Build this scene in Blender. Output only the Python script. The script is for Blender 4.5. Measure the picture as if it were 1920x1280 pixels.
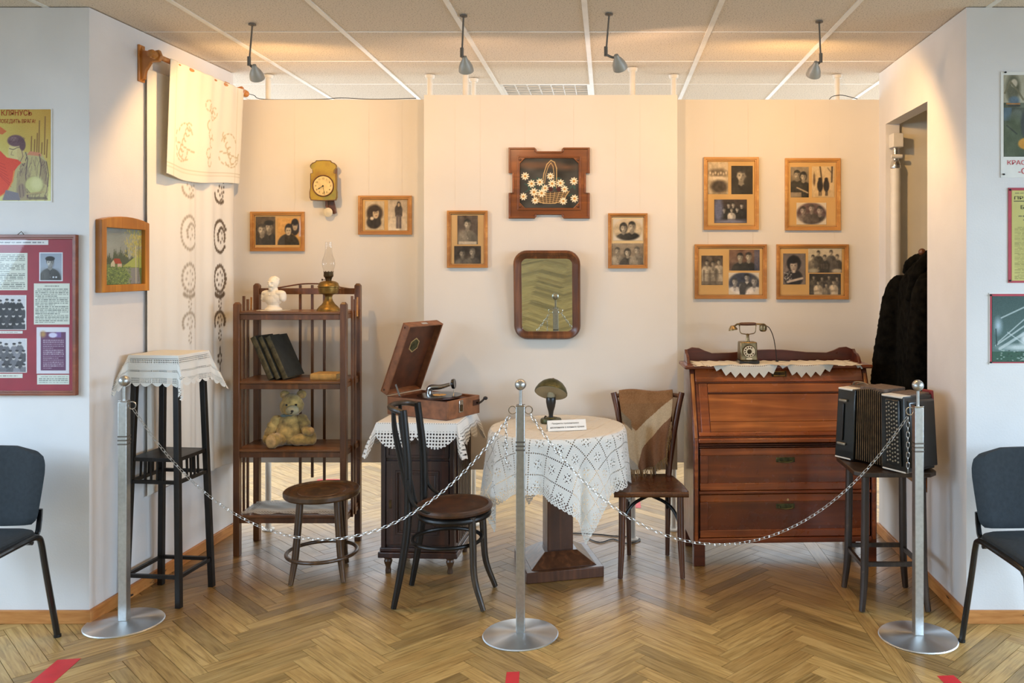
import bpy, bmesh, math, random
import numpy as np
from mathutils import Matrix, Vector

for _o in list(bpy.data.objects):
    bpy.data.objects.remove(_o, do_unlink=True)
scene = bpy.context.scene
COL = scene.collection
random.seed(7)
R = math.radians
PI = math.pi

# ---------------------------------------------------------------- camera
# focal length 1600 px in the 1920x1280 frame, level camera, optical axis at pixel (1140, 500)
FPX, PCX, PCY, CAMH = 1600.0, 1140.0, 500.0, 1.584
cam_data = bpy.data.cameras.new('camera')
cam_data.sensor_width = 36.0
cam_data.lens = FPX / 1920 * 36
cam_data.shift_x = (960 - PCX) / 1920
cam_data.shift_y = (PCY - 640) / 1920
cam_data.clip_start = 0.05
cam = bpy.data.objects.new('camera', cam_data)
cam.location = (0, 0, CAMH)
cam.rotation_euler = (PI / 2, 0, 0)
COL.objects.link(cam)
scene.camera = cam

def PX(px, d): return (px - PCX) * d / FPX
def PZ(py, d): return CAMH - (py - PCY) * d / FPX
def GD(py): return FPX * CAMH / (py - PCY)
def P(px, py, d): return Vector((PX(px, d), d, PZ(py, d)))

# ---------------------------------------------------------------- world, daylight, exposure
world = bpy.data.worlds.new('sky')
scene.world = world
world.use_nodes = True
wn = world.node_tree.nodes
wn['Background'].inputs['Color'].default_value = (0.62, 0.78, 1.0, 1)
wn['Background'].inputs['Strength'].default_value = 1.0
scene.view_settings.view_transform = 'Standard'
scene.view_settings.look = 'None'
scene.view_settings.exposure = 0.0
scene.view_settings.gamma = 1.0
scene.view_settings.use_curve_mapping = False

def area(name, loc, rot, sx, sy, power, color):
    l = bpy.data.lights.new(name, 'AREA')
    l.shape = 'RECTANGLE'; l.size = sx; l.size_y = sy
    l.energy = power; l.color = color
    o = bpy.data.objects.new(name, l)
    o.location = loc; o.rotation_euler = rot
    COL.objects.link(o)
    return o
# daylight entering by the side windows of the front room (sky light, so it falls downwards into the room)
# and by the far windows of the room behind the partitions
DAY = (0.58, 0.78, 1.0)
FRONT_W = 68.0
BACK_W = 17.0
SIDE_Y = (-2.6, -0.6, 2.2)
for wy in SIDE_Y:
    for sx, nm, pw_ in ((-1, 'daylight_left', .82), (1, 'daylight_right', 1.3)):
        o = area(nm, (sx * 4.48, wy, 1.75), (R(90 - 40), 0, sx * R(90 - 22)), 1.6, 1.2, FRONT_W * pw_, DAY)
        o.data.spread = R(125)
ADDED_BSIDE_Y = (6.3, 8.2)  # side windows added to the back room to brighten its ceiling without floor glare
for wy in ADDED_BSIDE_Y:
    for sx in (-1, 1):
        area('added_light_back_side', (sx * 4.48, wy, 1.75), (R(90), 0, sx * R(90)), 1.6, 1.2, 66.0, (0.80, 0.90, 1.0))
BWIN_X = (-2.3, 0.0, 2.3)
for wx in BWIN_X:
    area('daylight_back', (wx, 9.08, 1.9), (R(-90), 0, 0), 1.6, 1.15, BACK_W, (0.86, 0.93, 1.0))

# ---------------------------------------------------------------- node helpers
class NX:
    """tiny expression wrapper over shader math nodes"""
    def __init__(s, nt, sock): s.nt = nt; s.k = sock
    def _op(s, op, *a, clamp=False):
        n = s.nt.nodes.new('ShaderNodeMath'); n.operation = op; n.use_clamp = clamp
        for i, x in enumerate((s,) + a):
            if isinstance(x, NX): s.nt.links.new(x.k, n.inputs[i])
            else: n.inputs[i].default_value = x
        return NX(s.nt, n.outputs[0])
    def __add__(s, o): return s._op('ADD', o)
    def __sub__(s, o): return s._op('SUBTRACT', o)
    def __mul__(s, o): return s._op('MULTIPLY', o)
    def __truediv__(s, o): return s._op('DIVIDE', o)
    def lt(s, o): return s._op('LESS_THAN', o)
    def gt(s, o): return s._op('GREATER_THAN', o)
    def fract(s): return s._op('FRACT')
    def abs(s): return s._op('ABSOLUTE')
    def max(s, o): return s._op('MAXIMUM', o)
    def min(s, o): return s._op('MINIMUM', o)
    def cos(s): return s._op('COSINE')
    def sqrt(s): return s._op('SQRT')
    def atan2(s, o): return s._op('ARCTAN2', o)
    def clamp(s): return s._op('ADD', 0.0, clamp=True)

def lin(c):
    c = [x / 255.0 for x in c[:3]]
    return tuple((x / 12.92 if x <= 0.04045 else ((x + 0.055) / 1.055) ** 2.4) for x in c) + (1.0,)

MATS = {}
def new_mat(name):
    m = bpy.data.materials.new(name); m.use_nodes = True
    nt = m.node_tree
    b = nt.nodes['Principled BSDF']
    MATS[name] = m
    return m, nt, b

def add_bump(nt, b, height_sock, strength=0.2, dist=0.002):
    bp = nt.nodes.new('ShaderNodeBump')
    bp.inputs['Strength'].default_value = strength
    bp.inputs['Distance'].default_value = dist
    nt.links.new(height_sock, bp.inputs['Height'])
    nt.links.new(bp.outputs[0], b.inputs['Normal'])

def noise(nt, scale, detail=3, coord='Object', stretch=None):
    tc = nt.nodes.new('ShaderNodeTexCoord')
    mp = nt.nodes.new('ShaderNodeMapping')
    if stretch: mp.inputs['Scale'].default_value = stretch
    nt.links.new(tc.outputs[coord], mp.inputs['Vector'])
    nz = nt.nodes.new('ShaderNodeTexNoise')
    nz.inputs['Scale'].default_value = scale
    nz.inputs['Detail'].default_value = detail
    nt.links.new(mp.outputs[0], nz.inputs['Vector'])
    return nz

def ramp(nt, sock, stops):
    r = nt.nodes.new('ShaderNodeValToRGB')
    e = r.color_ramp.elements
    while len(e) < len(stops): e.new(0.5)
    for i, (p, c) in enumerate(stops):
        e[i].position = p; e[i].color = lin(c)
    nt.links.new(sock, r.inputs[0])
    return r.outputs[0]

def mixrgb(nt, fac, a, b, mode='MIX'):
    n = nt.nodes.new('ShaderNodeMix'); n.data_type = 'RGBA'; n.blend_type = mode
    for s, x in ((n.inputs[0], fac), (n.inputs[6], a), (n.inputs[7], b)):
        if hasattr(x, 'is_linked') or isinstance(x, bpy.types.NodeSocket): nt.links.new(x, s)
        else: s.default_value = x
    return n.outputs[2]

def plain(name, col, rough=0.5, metal=0.0, var=0.06, scale=12, bump=0.0, bscale=200, coat=0.0, sheen=0.0):
    m, nt, b = new_mat(name)
    nz = noise(nt, scale)
    lo = tuple(max(0, c * (1 - var)) for c in col); hi = tuple(min(255, c * (1 + var)) for c in col)
    nt.links.new(ramp(nt, nz.outputs[0], [(0.3, lo), (0.7, hi)]), b.inputs['Base Color'])
    b.inputs['Roughness'].default_value = rough
    b.inputs['Metallic'].default_value = metal
    b.inputs['Coat Weight'].default_value = coat
    b.inputs['Sheen Weight'].default_value = sheen
    if bump:
        n2 = noise(nt, bscale, 4)
        add_bump(nt, b, n2.outputs[0], bump, 0.002)
    return m

def wood(name, dark, light, axis='z', scale=1.0, rough=0.38, wear=None, coat=0.25, spec=0.5):
    m, nt, b = new_mat(name)
    st = {'x': (1.6, 26, 26), 'y': (26, 1.6, 26), 'z': (26, 26, 1.6)}[axis]
    nz = noise(nt, 1.0 * scale, 5, stretch=st)
    nz.inputs['Distortion'].default_value = 0.8
    c = ramp(nt, nz.outputs[0], [(0.3, dark), (0.52, tuple((a + 2 * d) / 3 for a, d in zip(light, dark))), (0.72, light)])
    big = noise(nt, 5.0, 2)
    cb = ramp(nt, big.outputs[0], [(0.3, (205, 205, 205)), (0.7, (255, 255, 255))])
    c = mixrgb(nt, 1.0, c, cb, 'MULTIPLY')
    if wear:
        w = noise(nt, 38, 6)
        wf = ramp(nt, w.outputs[0], [(0.66, (0, 0, 0)), (0.74, (160, 160, 160))])
        c = mixrgb(nt, wf, c, lin(wear))
    nt.links.new(c, b.inputs['Base Color'])
    rr = noise(nt, 14, 3)
    mr = nt.nodes.new('ShaderNodeMapRange')
    mr.inputs[3].default_value = rough - 0.08; mr.inputs[4].default_value = rough + 0.12
    nt.links.new(rr.outputs[0], mr.inputs[0]); nt.links.new(mr.outputs[0], b.inputs['Roughness'])
    b.inputs['Coat Weight'].default_value = coat
    b.inputs['Coat Roughness'].default_value = 0.25
    b.inputs['Specular IOR Level'].default_value = spec
    add_bump(nt, b, nz.outputs[0], 0.12, 0.001)
    return m

def vcol_mat(name, rough=0.6, spec=0.3, bump=0.0, bscale=300, sheen=0.0):
    m, nt, b = new_mat(name)
    a = nt.nodes.new('ShaderNodeAttribute'); a.attribute_name = 'print'
    nt.links.new(a.outputs['Color'], b.inputs['Base Color'])
    b.inputs['Roughness'].default_value = rough
    b.inputs['Specular IOR Level'].default_value = spec
    b.inputs['Sheen Weight'].default_value = sheen
    if bump:
        n2 = noise(nt, bscale, 3); add_bump(nt, b, n2.outputs[0], bump, 0.002)
    return m

# ---------------------------------------------------------------- mesh helpers
def crom(pts, n=6, closed=False):
    pts = [Vector(p) for p in pts]; out = []; L = len(pts)
    rng = range(L if closed else L - 1)
    for i in rng:
        p0 = pts[(i - 1) % L] if (closed or i > 0) else pts[0] * 2 - pts[1]
        p1 = pts[i]; p2 = pts[(i + 1) % L]
        p3 = pts[(i + 2) % L] if (closed or i + 2 < L) else pts[-1] * 2 - pts[-2]
        for k in range(n):
            t = k / n
            out.append(0.5 * ((2 * p1) + (p2 - p0) * t + (2 * p0 - 5 * p1 + 4 * p2 - p3) * t * t + (3 * p1 - p0 - 3 * p2 + p3) * t ** 3))
    if not closed: out.append(pts[-1])
    return out

def interp(vals, n):
    """resample list of scalars like crom would"""
    out = []
    for i in range(len(vals) - 1):
        for k in range(n): out.append(vals[i] + (vals[i + 1] - vals[i]) * k / n)
    out.append(vals[-1]); return out

class MB:
    def __init__(s, M=None): s.v = []; s.f = []; s.M = M or Matrix.Identity(4)
    def add(s, vs, fs):
        o = len(s.v)
        s.v += [tuple(s.M @ Vector(p)) for p in vs]
        s.f += [tuple(i + o for i in f) for f in fs]
        return s
    def box(s, x0, x1, y0, y1, z0, z1):
        return s.add([(x0, y0, z0), (x1, y0, z0), (x1, y1, z0), (x0, y1, z0), (x0, y0, z1), (x1, y0, z1), (x1, y1, z1), (x0, y1, z1)],
                     [(0, 3, 2, 1), (4, 5, 6, 7), (0, 1, 5, 4), (1, 2, 6, 5), (2, 3, 7, 6), (3, 0, 4, 7)])
    def hull8(s, bot, top):
        """bot, top: 4 points each, counter-clockwise from above"""
        return s.add(list(bot) + list(top), [(3, 2, 1, 0), (4, 5, 6, 7), (0, 1, 5, 4), (1, 2, 6, 5), (2, 3, 7, 6), (3, 0, 4, 7)])
    def bar(s, p0, p1, w, h=None, up=(0, 0, 1), w1=None, h1=None):
        p0 = Vector(p0); p1 = Vector(p1); h = h or w
        w1 = w if w1 is None else w1; h1 = h if h1 is None else h1
        a = (p1 - p0).normalized(); u = Vector(up)
        if abs(a.dot(u)) > 0.99: u = Vector((0, 1, 0))
        x = a.cross(u).normalized(); y = x.cross(a).normalized()
        vs = []
        for p, ww, hh in ((p0, w, h), (p1, w1, h1)):
            for sx, sy in ((-1, -1), (1, -1), (1, 1), (-1, 1)): vs.append(p + x * sx * ww / 2 + y * sy * hh / 2)
        return s.add(vs, [(0, 1, 2, 3), (7, 6, 5, 4), (4, 5, 1, 0), (5, 6, 2, 1), (6, 7, 3, 2), (7, 4, 0, 3)])
    def tube(s, pts, r, n=10, closed=False, flat=1.0):
        pts = [Vector(p) for p in pts]; L = len(pts)
        rs = r if isinstance(r, (list, tuple)) else [r] * L
        tans = []
        for i in range(L):
            a = pts[(i - 1) % L] if closed or i > 0 else pts[0]
            b = pts[(i + 1) % L] if closed or i < L - 1 else pts[-1]
            tans.append((b - a).normalized())
        t = tans[0]; u = Vector((0, 0, 1)) if abs(t.z) < 0.9 else Vector((0, 1, 0))
        x = t.cross(u).normalized()
        vs = []
        for i in range(L):
            t = tans[i]; x = (x - t * x.dot(t)).normalized(); y = t.cross(x)
            for k in range(n):
                a = 2 * PI * k / n
                vs.append(pts[i] + x * math.cos(a) * rs[i] + y * math.sin(a) * rs[i] * flat)
        fs = []
        for i in range(L if closed else L - 1):
            for k in range(n):
                a = i * n + k; b = i * n + (k + 1) % n
                c = ((i + 1) % L) * n + (k + 1) % n; d = ((i + 1) % L) * n + k
                fs.append((a, b, c, d))
        if not closed:
            fs.append(tuple(range(n))[::-1]); fs.append(tuple((L - 1) * n + k for k in range(n)))
        return s.add(vs, fs)
    def cyl(s, p0, p1, r0, r1=None, n=14): return s.tube([p0, p1], [r0, r0 if r1 is None else r1], n)
    def lathe(s, prof, n=24, c=(0, 0, 0)):
        vs = []; fs = []; L = len(prof); c = Vector(c)
        for r, z in prof:
            for k in range(n):
                a = 2 * PI * k / n; vs.append(c + Vector((r * math.cos(a), r * math.sin(a), z)))
        for i in range(L - 1):
            for k in range(n):
                fs.append((i * n + k, i * n + (k + 1) % n, (i + 1) * n + (k + 1) % n, (i + 1) * n + k))
        if prof[0][0] > 1e-5: fs.append(tuple(range(n))[::-1])
        if prof[-1][0] > 1e-5: fs.append(tuple((L - 1) * n + k for k in range(n)))
        return s.add(vs, fs)
    def sphere(s, c, r, nu=18, nv=10):
        if not isinstance(r, (tuple, list)): r = (r, r, r)
        vs = [(c[0], c[1], c[2] - r[2])]; fs = []
        for j in range(1, nv):
            t = -PI / 2 + PI * j / nv
            for k in range(nu):
                a = 2 * PI * k / nu
                vs.append((c[0] + r[0] * math.cos(t) * math.cos(a), c[1] + r[1] * math.cos(t) * math.sin(a), c[2] + r[2] * math.sin(t)))
        vs.append((c[0], c[1], c[2] + r[2])); T = len(vs) - 1
        for k in range(nu): fs.append((0, 1 + (k + 1) % nu, 1 + k)); fs.append((T, T - nu + k, T - nu + (k + 1) % nu))
        for j in range(nv - 2):
            for k in range(nu):
                a = 1 + j * nu + k; b = 1 + j * nu + (k + 1) % nu
                fs.append((a, b, b + nu, a + nu))
        return s.add(vs, fs)
    def prism(s, poly, y0, y1):
        """poly of (x, z) counter-clockwise seen from -y, extruded along y"""
        n = len(poly)
        vs = [(x, y0, z) for x, z in poly] + [(x, y1, z) for x, z in poly]
        fs = [tuple(range(n)), tuple(range(2 * n - 1, n - 1, -1))]
        for i in range(n):
            j = (i + 1) % n; fs.append((i, i + n, j + n, j))
        return s.add(vs, fs)
    def ring(s, outer, inner, y0, y1):
        """frame between two closed (x,z) outlines with equal point counts"""
        n = len(outer)
        vs = [(x, y0, z) for x, z in outer] + [(x, y0, z) for x, z in inner] + [(x, y1, z) for x, z in outer] + [(x, y1, z) for x, z in inner]
        fs = []
        for i in range(n):
            j = (i + 1) % n
            fs += [(i, j, n + j, n + i), (2 * n + j, 2 * n + i, 3 * n + i, 3 * n + j), (j, i, 2 * n + i, 2 * n + j), (n + i, n + j, 3 * n + j, 3 * n + i)]
        return s.add(vs, fs)

def mesh_of(name, mb, smooth=35):
    me = bpy.data.meshes.new(name)
    me.from_pydata([tuple(v) for v in mb.v], [], mb.f)
    me.update()
    if smooth:
        me.polygons.foreach_set('use_smooth', [True] * len(me.polygons))
        me.set_sharp_from_angle(angle=R(smooth))
    return me

def ob(name, mb, mat, parent=None, bevel=0.0, smooth=35, loc=None):
    me = mb if isinstance(mb, bpy.types.Mesh) else mesh_of(name, mb, smooth)
    if mat is not None and not me.materials: me.materials.append(MATS[mat] if isinstance(mat, str) else mat)
    o = bpy.data.objects.new(name, me)
    if parent is not None: o.parent = parent
    if loc is not None: o.location = loc
    COL.objects.link(o)
    if bevel:
        md = o.modifiers.new('bevel', 'BEVEL'); md.width = bevel; md.segments = 2; md.limit_method = 'ANGLE'; md.angle_limit = R(40)
    return o

def link_copy(o, parent, loc=None, rot=None):
    c = o.copy(); COL.objects.link(c); c.parent = parent
    if loc is not None: c.location = loc
    if rot is not None: c.rotation_euler = rot
    return c

def tag(o, label, cat, group=None):
    o['label'] = label; o['category'] = cat
    if group: o['group'] = group
    return o

def thing(name, label, cat, loc=(0, 0, 0), rotz=0.0, group=None):
    o = bpy.data.objects.new(name, None)
    o.empty_display_size = 0.1
    o.location = loc; o.rotation_euler = (0, 0, rotz)
    COL.objects.link(o)
    return tag(o, label, cat, group)

def struct(name, mb, mat, bevel=0.0, parent=None, smooth=35):
    o = ob(name, mb, mat, parent, bevel, smooth)
    o['kind'] = 'structure'
    return o

def remesh(o, voxel, smooth_iter=4, disp=0.0, dscale=0.02):
    md = o.modifiers.new('remesh', 'REMESH'); md.mode = 'VOXEL'; md.voxel_size = voxel; md.use_smooth_shade = True
    sm = o.modifiers.new('smooth', 'SMOOTH'); sm.factor = 0.5; sm.iterations = smooth_iter
    if disp:
        tx = bpy.data.textures.new(o.name + '_fur', 'CLOUDS'); tx.noise_scale = dscale; tx.noise_depth = 2
        dm = o.modifiers.new('fur', 'DISPLACE'); dm.texture = tx; dm.strength = disp; dm.mid_level = 0.5
    return o

# ---------------------------------------------------------------- flat prints: a tiny painter and a coloured grid
class Canvas:
    """normalised coordinates, x right, y down; colours 0..255"""
    def __init__(s, nx, ny, col):
        s.nx, s.ny = nx, ny
        s.a = np.ones((ny, nx, 3)) * np.array(col, float)
        s.y, s.x = np.meshgrid(np.linspace(0, 1, ny), np.linspace(0, 1, nx), indexing='ij')
        s.rng = np.random.RandomState(nx * 31 + ny)
        s.px = 1.0 / max(nx, ny)
    def put(s, m, col):
        m = np.clip(m, 0, 1)[..., None]
        s.a = s.a * (1 - m) + np.array(col, float) * m
        return s
    def rect(s, x0, y0, x1, y1, col, al=1.0): return s.put(((s.x >= x0) & (s.x <= x1) & (s.y >= y0) & (s.y <= y1)) * al, col)
    def ell(s, cx, cy, rx, ry, col, soft=0.12, al=1.0, rot=0.0):
        dx, dy = s.x - cx, s.y - cy
        if rot:
            c, n = math.cos(rot), math.sin(rot); dx, dy = dx * c + dy * n, -dx * n + dy * c
        d = np.sqrt((dx / rx) ** 2 + (dy / ry) ** 2)
        return s.put((1 + soft / 2 - d) / soft * al, col)
    def poly(s, pts, col, al=1.0):
        ins = np.zeros(s.x.shape, bool); n = len(pts)
        for i in range(n):
            x0, y0 = pts[i]; x1, y1 = pts[(i + 1) % n]
            if y0 == y1: continue
            c = ((y0 > s.y) != (y1 > s.y)) & (s.x < (x1 - x0) * (s.y - y0) / (y1 - y0) + x0)
            ins ^= c
        return s.put(ins * al, col)
    def line(s, pts, w, col, al=1.0):
        for (x0, y0), (x1, y1) in zip(pts[:-1], pts[1:]):
            dx, dy = x1 - x0, y1 - y0; L = dx * dx + dy * dy + 1e-12
            t = np.clip(((s.x - x0) * dx + (s.y - y0) * dy) / L, 0, 1)
            asp = s.ny / s.nx
            d = np.sqrt((s.x - x0 - t * dx) ** 2 + ((s.y - y0 - t * dy) * asp) ** 2)
            s.put((w / 2 - d) / s.px * 0.8 + 0.5, np.array(col)) if al == 1 else s.put(np.clip((w / 2 - d) / s.px * 0.8 + 0.5, 0, 1) * al, col)
        return s
    def vgrad(s, c0, c1):
        t = s.y[..., None]; s.a = np.array(c0, float) * (1 - t) + np.array(c1, float) * t; return s
    def grain(s, amt, cell=1):
        g = s.rng.randn(s.ny // cell + 2, s.nx // cell + 2)
        g = np.repeat(np.repeat(g, cell, 0), cell, 1)[:s.ny, :s.nx]
        s.a = s.a + g[..., None] * amt; return s
    def cloud(s, amt, cells=6):
        gy, gx = cells + 2, cells + 2
        g = s.rng.randn(gy, gx)
        yy = s.y * cells; xx = s.x * cells
        y0 = yy.astype(int); x0 = xx.astype(int); fy = yy - y0; fx = xx - x0
        fy = fy * fy * (3 - 2 * fy); fx = fx * fx * (3 - 2 * fx)
        v = (g[y0, x0] * (1 - fx) + g[y0, x0 + 1] * fx) * (1 - fy) + (g[y0 + 1, x0] * (1 - fx) + g[y0 + 1, x0 + 1] * fx) * fy
        s.a = s.a + v[..., None] * amt; return s
    def blur(s, k=1):
        for _ in range(k):
            p = np.pad(s.a, ((1, 1), (1, 1), (0, 0)), 'edge')
            s.a = (p[1:-1, 1:-1] * 4 + (p[:-2, 1:-1] + p[2:, 1:-1] + p[1:-1, :-2] + p[1:-1, 2:]) * 2 + p[:-2, :-2] + p[2:, 2:] + p[:-2, 2:] + p[2:, :-2]) / 16
        return s
    def textlines(s, x0, y0, x1, y1, n, col, al=0.6, indent=True):
        h = (y1 - y0) / n
        for i in range(n):
            x = x0 + (0.06 * (x1 - x0) if indent and i % 5 == 0 else 0); yy = y0 + (i + 0.5) * h
            xe = x1 if i % 5 != 4 else x0 + (x1 - x0) * s.rng.uniform(0.3, 0.8)
            while x < xe:
                w = s.rng.uniform(0.05, 0.14) * (x1 - x0)
                s.rect(x, yy - h * 0.24, min(x + w, xe), yy + h * 0.24, col, al * s.rng.uniform(0.6, 1))
                x += w + 0.018 * (x1 - x0)
        return s

def linarr(a):
    a = np.clip(a, 0, 255) / 255.0
    return np.where(a <= 0.04045, a / 12.92, ((a + 0.055) / 1.055) ** 2.4)

def colour_mesh(name, verts, nx, ny, canvas, smooth=True, flip=False):
    """verts: (ny, nx, 3) array, row 0 = top"""
    me = bpy.data.meshes.new(name)
    idx = np.arange(nx * ny).reshape(ny, nx)
    q = np.stack([idx[1:, :-1], idx[1:, 1:], idx[:-1, 1:], idx[:-1, :-1]], -1).reshape(-1, 4)
    if flip: q = q[:, ::-1]
    me.from_pydata(verts.reshape(-1, 3).tolist(), [], q.tolist())
    at = me.color_attributes.new('print', 'FLOAT_COLOR', 'POINT')
    c = np.ones((ny * nx, 4)); c[:, :3] = linarr(canvas).reshape(-1, 3)
    at.data.foreach_set('color', c.astype(np.float32).ravel())
    if smooth: me.polygons.foreach_set('use_smooth', [True] * len(me.polygons))
    me.update()
    return me

def print_plane(name, cv, x0, x1, z0, z1, y, parent, mat='print', thick=0.0015):
    """a printed sheet in the local XZ plane facing -y"""
    nx, ny = cv.nx, cv.ny
    xs = np.linspace(x0, x1, nx); zs = np.linspace(z1, z0, ny)
    v = np.zeros((ny, nx, 3)); v[..., 0] = xs[None, :]; v[..., 1] = y; v[..., 2] = zs[:, None]
    me = colour_mesh(name, v, nx, ny, cv.a)
    o = ob(name, me, mat, parent)
    if thick:
        md = o.modifiers.new('sheet', 'SOLIDIFY'); md.thickness = thick; md.offset = -1.0
    return o

def text_mesh(body, height, mat, parent, name, x, y, z, align='LEFT', M=None, bold=0.0, width=None):
    cu = bpy.data.curves.new(name, 'FONT')
    cu.body = body; cu.size = 1.0; cu.align_x = align; cu.resolution_u = 3; cu.offset = bold
    t = bpy.data.objects.new(name, cu); COL.objects.link(t)
    dg = bpy.context.evaluated_depsgraph_get()
    me = bpy.data.meshes.new_from_object(t.evaluated_get(dg))
    bpy.data.objects.remove(t, do_unlink=True)
    co = np.zeros(len(me.vertices) * 3); me.vertices.foreach_get('co', co); co = co.reshape(-1, 3)
    if len(co) == 0: return None
    h = co[:, 1].max() - min(0, co[:, 1].min())
    s = height / max(h, 1e-6)
    sx = s if width is None else width / max(1e-6, co[:, 0].max() - co[:, 0].min())
    out = np.zeros_like(co); out[:, 0] = x + co[:, 0] * sx; out[:, 2] = z + co[:, 1] * s; out[:, 1] = y
    if M is not None: out = np.array([tuple(M @ Vector(p)) for p in out])
    me.vertices.foreach_set('co', out.ravel()); me.update()
    me.materials.clear()
    return ob(name, me, mat, parent)
# ---------------------------------------------------------------- materials
plain('wall_paint', (226, 224, 222), 0.85, var=0.02, scale=3, bump=0.25, bscale=120)
plain('panel_paint', (228, 222, 212), 0.8, var=0.015, scale=2, bump=0.08, bscale=160)
plain('niche_paint', (246, 237, 216), 0.85, var=0.03, scale=3)
plain('white_metal', (226, 222, 212), 0.45, var=0.03)
plain('grid_metal', (236, 234, 228), 0.4, var=0.02)
plain('plenum', (90, 86, 80), 0.9)
plain('subfloor', (38, 26, 16), 0.9)
plain('dark_paint', (24, 22, 20), 0.42, var=0.25, scale=20, coat=0.2)
plain('black', (12, 12, 12), 0.5)
plain('black_tube', (16, 17, 18), 0.3, var=0.1, coat=0.3)
plain('tape', (206, 40, 48), 0.4, var=0.05)
plain('cable', (28, 26, 26), 0.5)
plain('paper', (232, 232, 226), 0.8, var=0.02)
plain('plaster', (240, 232, 214), 0.65, var=0.03, bump=0.1, bscale=90)
plain('brass_old', (132, 104, 52), 0.42, metal=0.75, var=0.22, scale=30)
plain('brass_dark', (78, 62, 40), 0.45, metal=0.8, var=0.25, scale=40)
plain('brass_bright', (190, 150, 80), 0.3, metal=0.9, var=0.2, scale=50)
plain('bronze_green', (78, 78, 52), 0.42, metal=0.7, var=0.3, scale=40)
plain('chrome', (200, 200, 200), 0.16, metal=1.0, var=0.05)
plain('chain_steel', (196, 194, 190), 0.28, metal=0.9, var=0.05)
plain('bakelite', (20, 18, 20), 0.25, coat=0.5)
plain('ivory', (226, 214, 184), 0.45, var=0.05)
plain('lamp_grey', (176, 172, 162), 0.45, metal=0.2)
plain('rod_grey', (112, 106, 98), 0.4, metal=0.5)
plain('leather_brown', (130, 84, 54), 0.5, var=0.14, scale=26, bump=0.15, bscale=240)
plain('leather_dark', (84, 46, 26), 0.5, var=0.2, scale=14, bump=0.1, bscale=240)
plain('felt_inside', (70, 40, 24), 0.85, var=0.15)
plain('shellac', (14, 13, 14), 0.22, coat=0.4)
plain('office_fabric', (40, 46, 50), 0.95, var=0.08, scale=60, bump=0.3, bscale=500)
plain('bear_fur', (176, 150, 92), 0.95, var=0.3, scale=22, bump=0.9, bscale=260, sheen=0.5)
plain('bear_pad', (198, 164, 112), 0.95, var=0.14, scale=40, bump=0.4, bscale=200)
plain('bear_muzzle', (176, 170, 138), 0.95, var=0.1, bump=0.5, bscale=260)
plain('bear_bow', (104, 122, 122), 0.8)
plain('book_dark', (30, 34, 30), 0.55, var=0.25, scale=30)
plain('book_spine', (74, 68, 46), 0.6, var=0.4, scale=40)
plain('pages_old', (176, 150, 100), 0.8, var=0.15, scale=60)
plain('book_yellow', (206, 162, 92), 0.7, var=0.12, scale=30)
plain('fur_coat', (13, 12, 9), 1.0, var=0.7, scale=26, bump=0.9, bscale=170)
MATS['fur_coat'].node_tree.nodes['Principled BSDF'].inputs['Specular IOR Level'].default_value = 0.08
plain('red_leather', (128, 34, 32), 0.5, var=0.15)
plain('accordion_black', (16, 19, 18), 0.28, var=0.2, scale=30, coat=0.4)
plain('accordion_cloth', (104, 88, 76), 0.85, var=0.15, scale=60)
plain('bellows', (36, 29, 23), 0.75, var=0.2, scale=40)
plain('bellows_edge', (122, 98, 68), 0.6, var=0.2, scale=40)
plain('button_silver', (150, 146, 134), 0.3, metal=0.6)
plain('linen', (232, 226, 212), 0.9, var=0.03, bump=0.2, bscale=300)
plain('lens_glow', (255, 214, 150), 0.4)
plain('wire', (224, 214, 198), 0.5)
plain('ink_red', (168, 52, 36), 0.8)
plain('ink_crimson', (208, 66, 84), 0.8)
plain('ink_black', (40, 40, 44), 0.8)
plain('board_cloth', (150, 40, 56), 0.6, var=0.05)
plain('newsprint', (198, 190, 110), 0.8, var=0.06)
plain('shade_inside', (150, 138, 108), 0.6)
plain('cane_dark', (66, 40, 22), 0.42, var=0.25, scale=26, coat=0.25)
plain('table_felt', (232, 224, 208), 0.9)
plain('dust', (150, 128, 100), 0.8)

wood('frame_oak', (188, 124, 54), (226, 166, 90), 'x', rough=0.42)
wood('frame_pine', (202, 140, 68), (236, 182, 106), 'x', rough=0.42)
wood('frame_amber', (176, 108, 28), (214, 146, 50), 'z', rough=0.35)
wood('frame_carved', (124, 68, 26), (172, 102, 44), 'x', rough=0.35)
wood('frame_red', (128, 66, 40), (166, 92, 56), 'x', rough=0.35)
wood('mirror_wood', (88, 50, 26), (142, 88, 48), 'z', rough=0.3)
wood('shelf_wood', (94, 56, 28), (146, 94, 52), 'z', rough=0.36, wear=(150, 100, 50))
wood('shelf_board', (112, 70, 36), (170, 114, 66), 'x', rough=0.34, wear=(160, 110, 60))
wood('desk_wood', (132, 62, 24), (192, 102, 44), 'x', rough=0.27, coat=0.5)
wood('desk_frame', (108, 48, 20), (160, 80, 36), 'x', rough=0.3, coat=0.4, wear=(150, 90, 50))
wood('desk_panel', (148, 76, 28), (212, 124, 54), 'x', rough=0.22, coat=0.6)
wood('desk_dark', (80, 34, 18), (124, 58, 30), 'x', rough=0.3, coat=0.4)
wood('desk_drawer', (104, 46, 20), (150, 74, 34), 'x', rough=0.24, coat=0.5)
wood('desk_trim', (150, 84, 32), (206, 130, 64), 'z', rough=0.3)
wood('cabinet_wood', (41, 20, 13), (75, 39, 25), 'z', rough=0.36, wear=(96, 62, 42), coat=0.3)
wood('cabinet_foot', (70, 44, 22), (120, 82, 44), 'z', rough=0.4)
wood('ebony', (18, 15, 12), (36, 29, 23), 'z', rough=0.42, coat=0.12, spec=0.35)
wood('ebony_worn', (39, 29, 20), (82, 64, 43), 'z', rough=0.4, coat=0.2)
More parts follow.
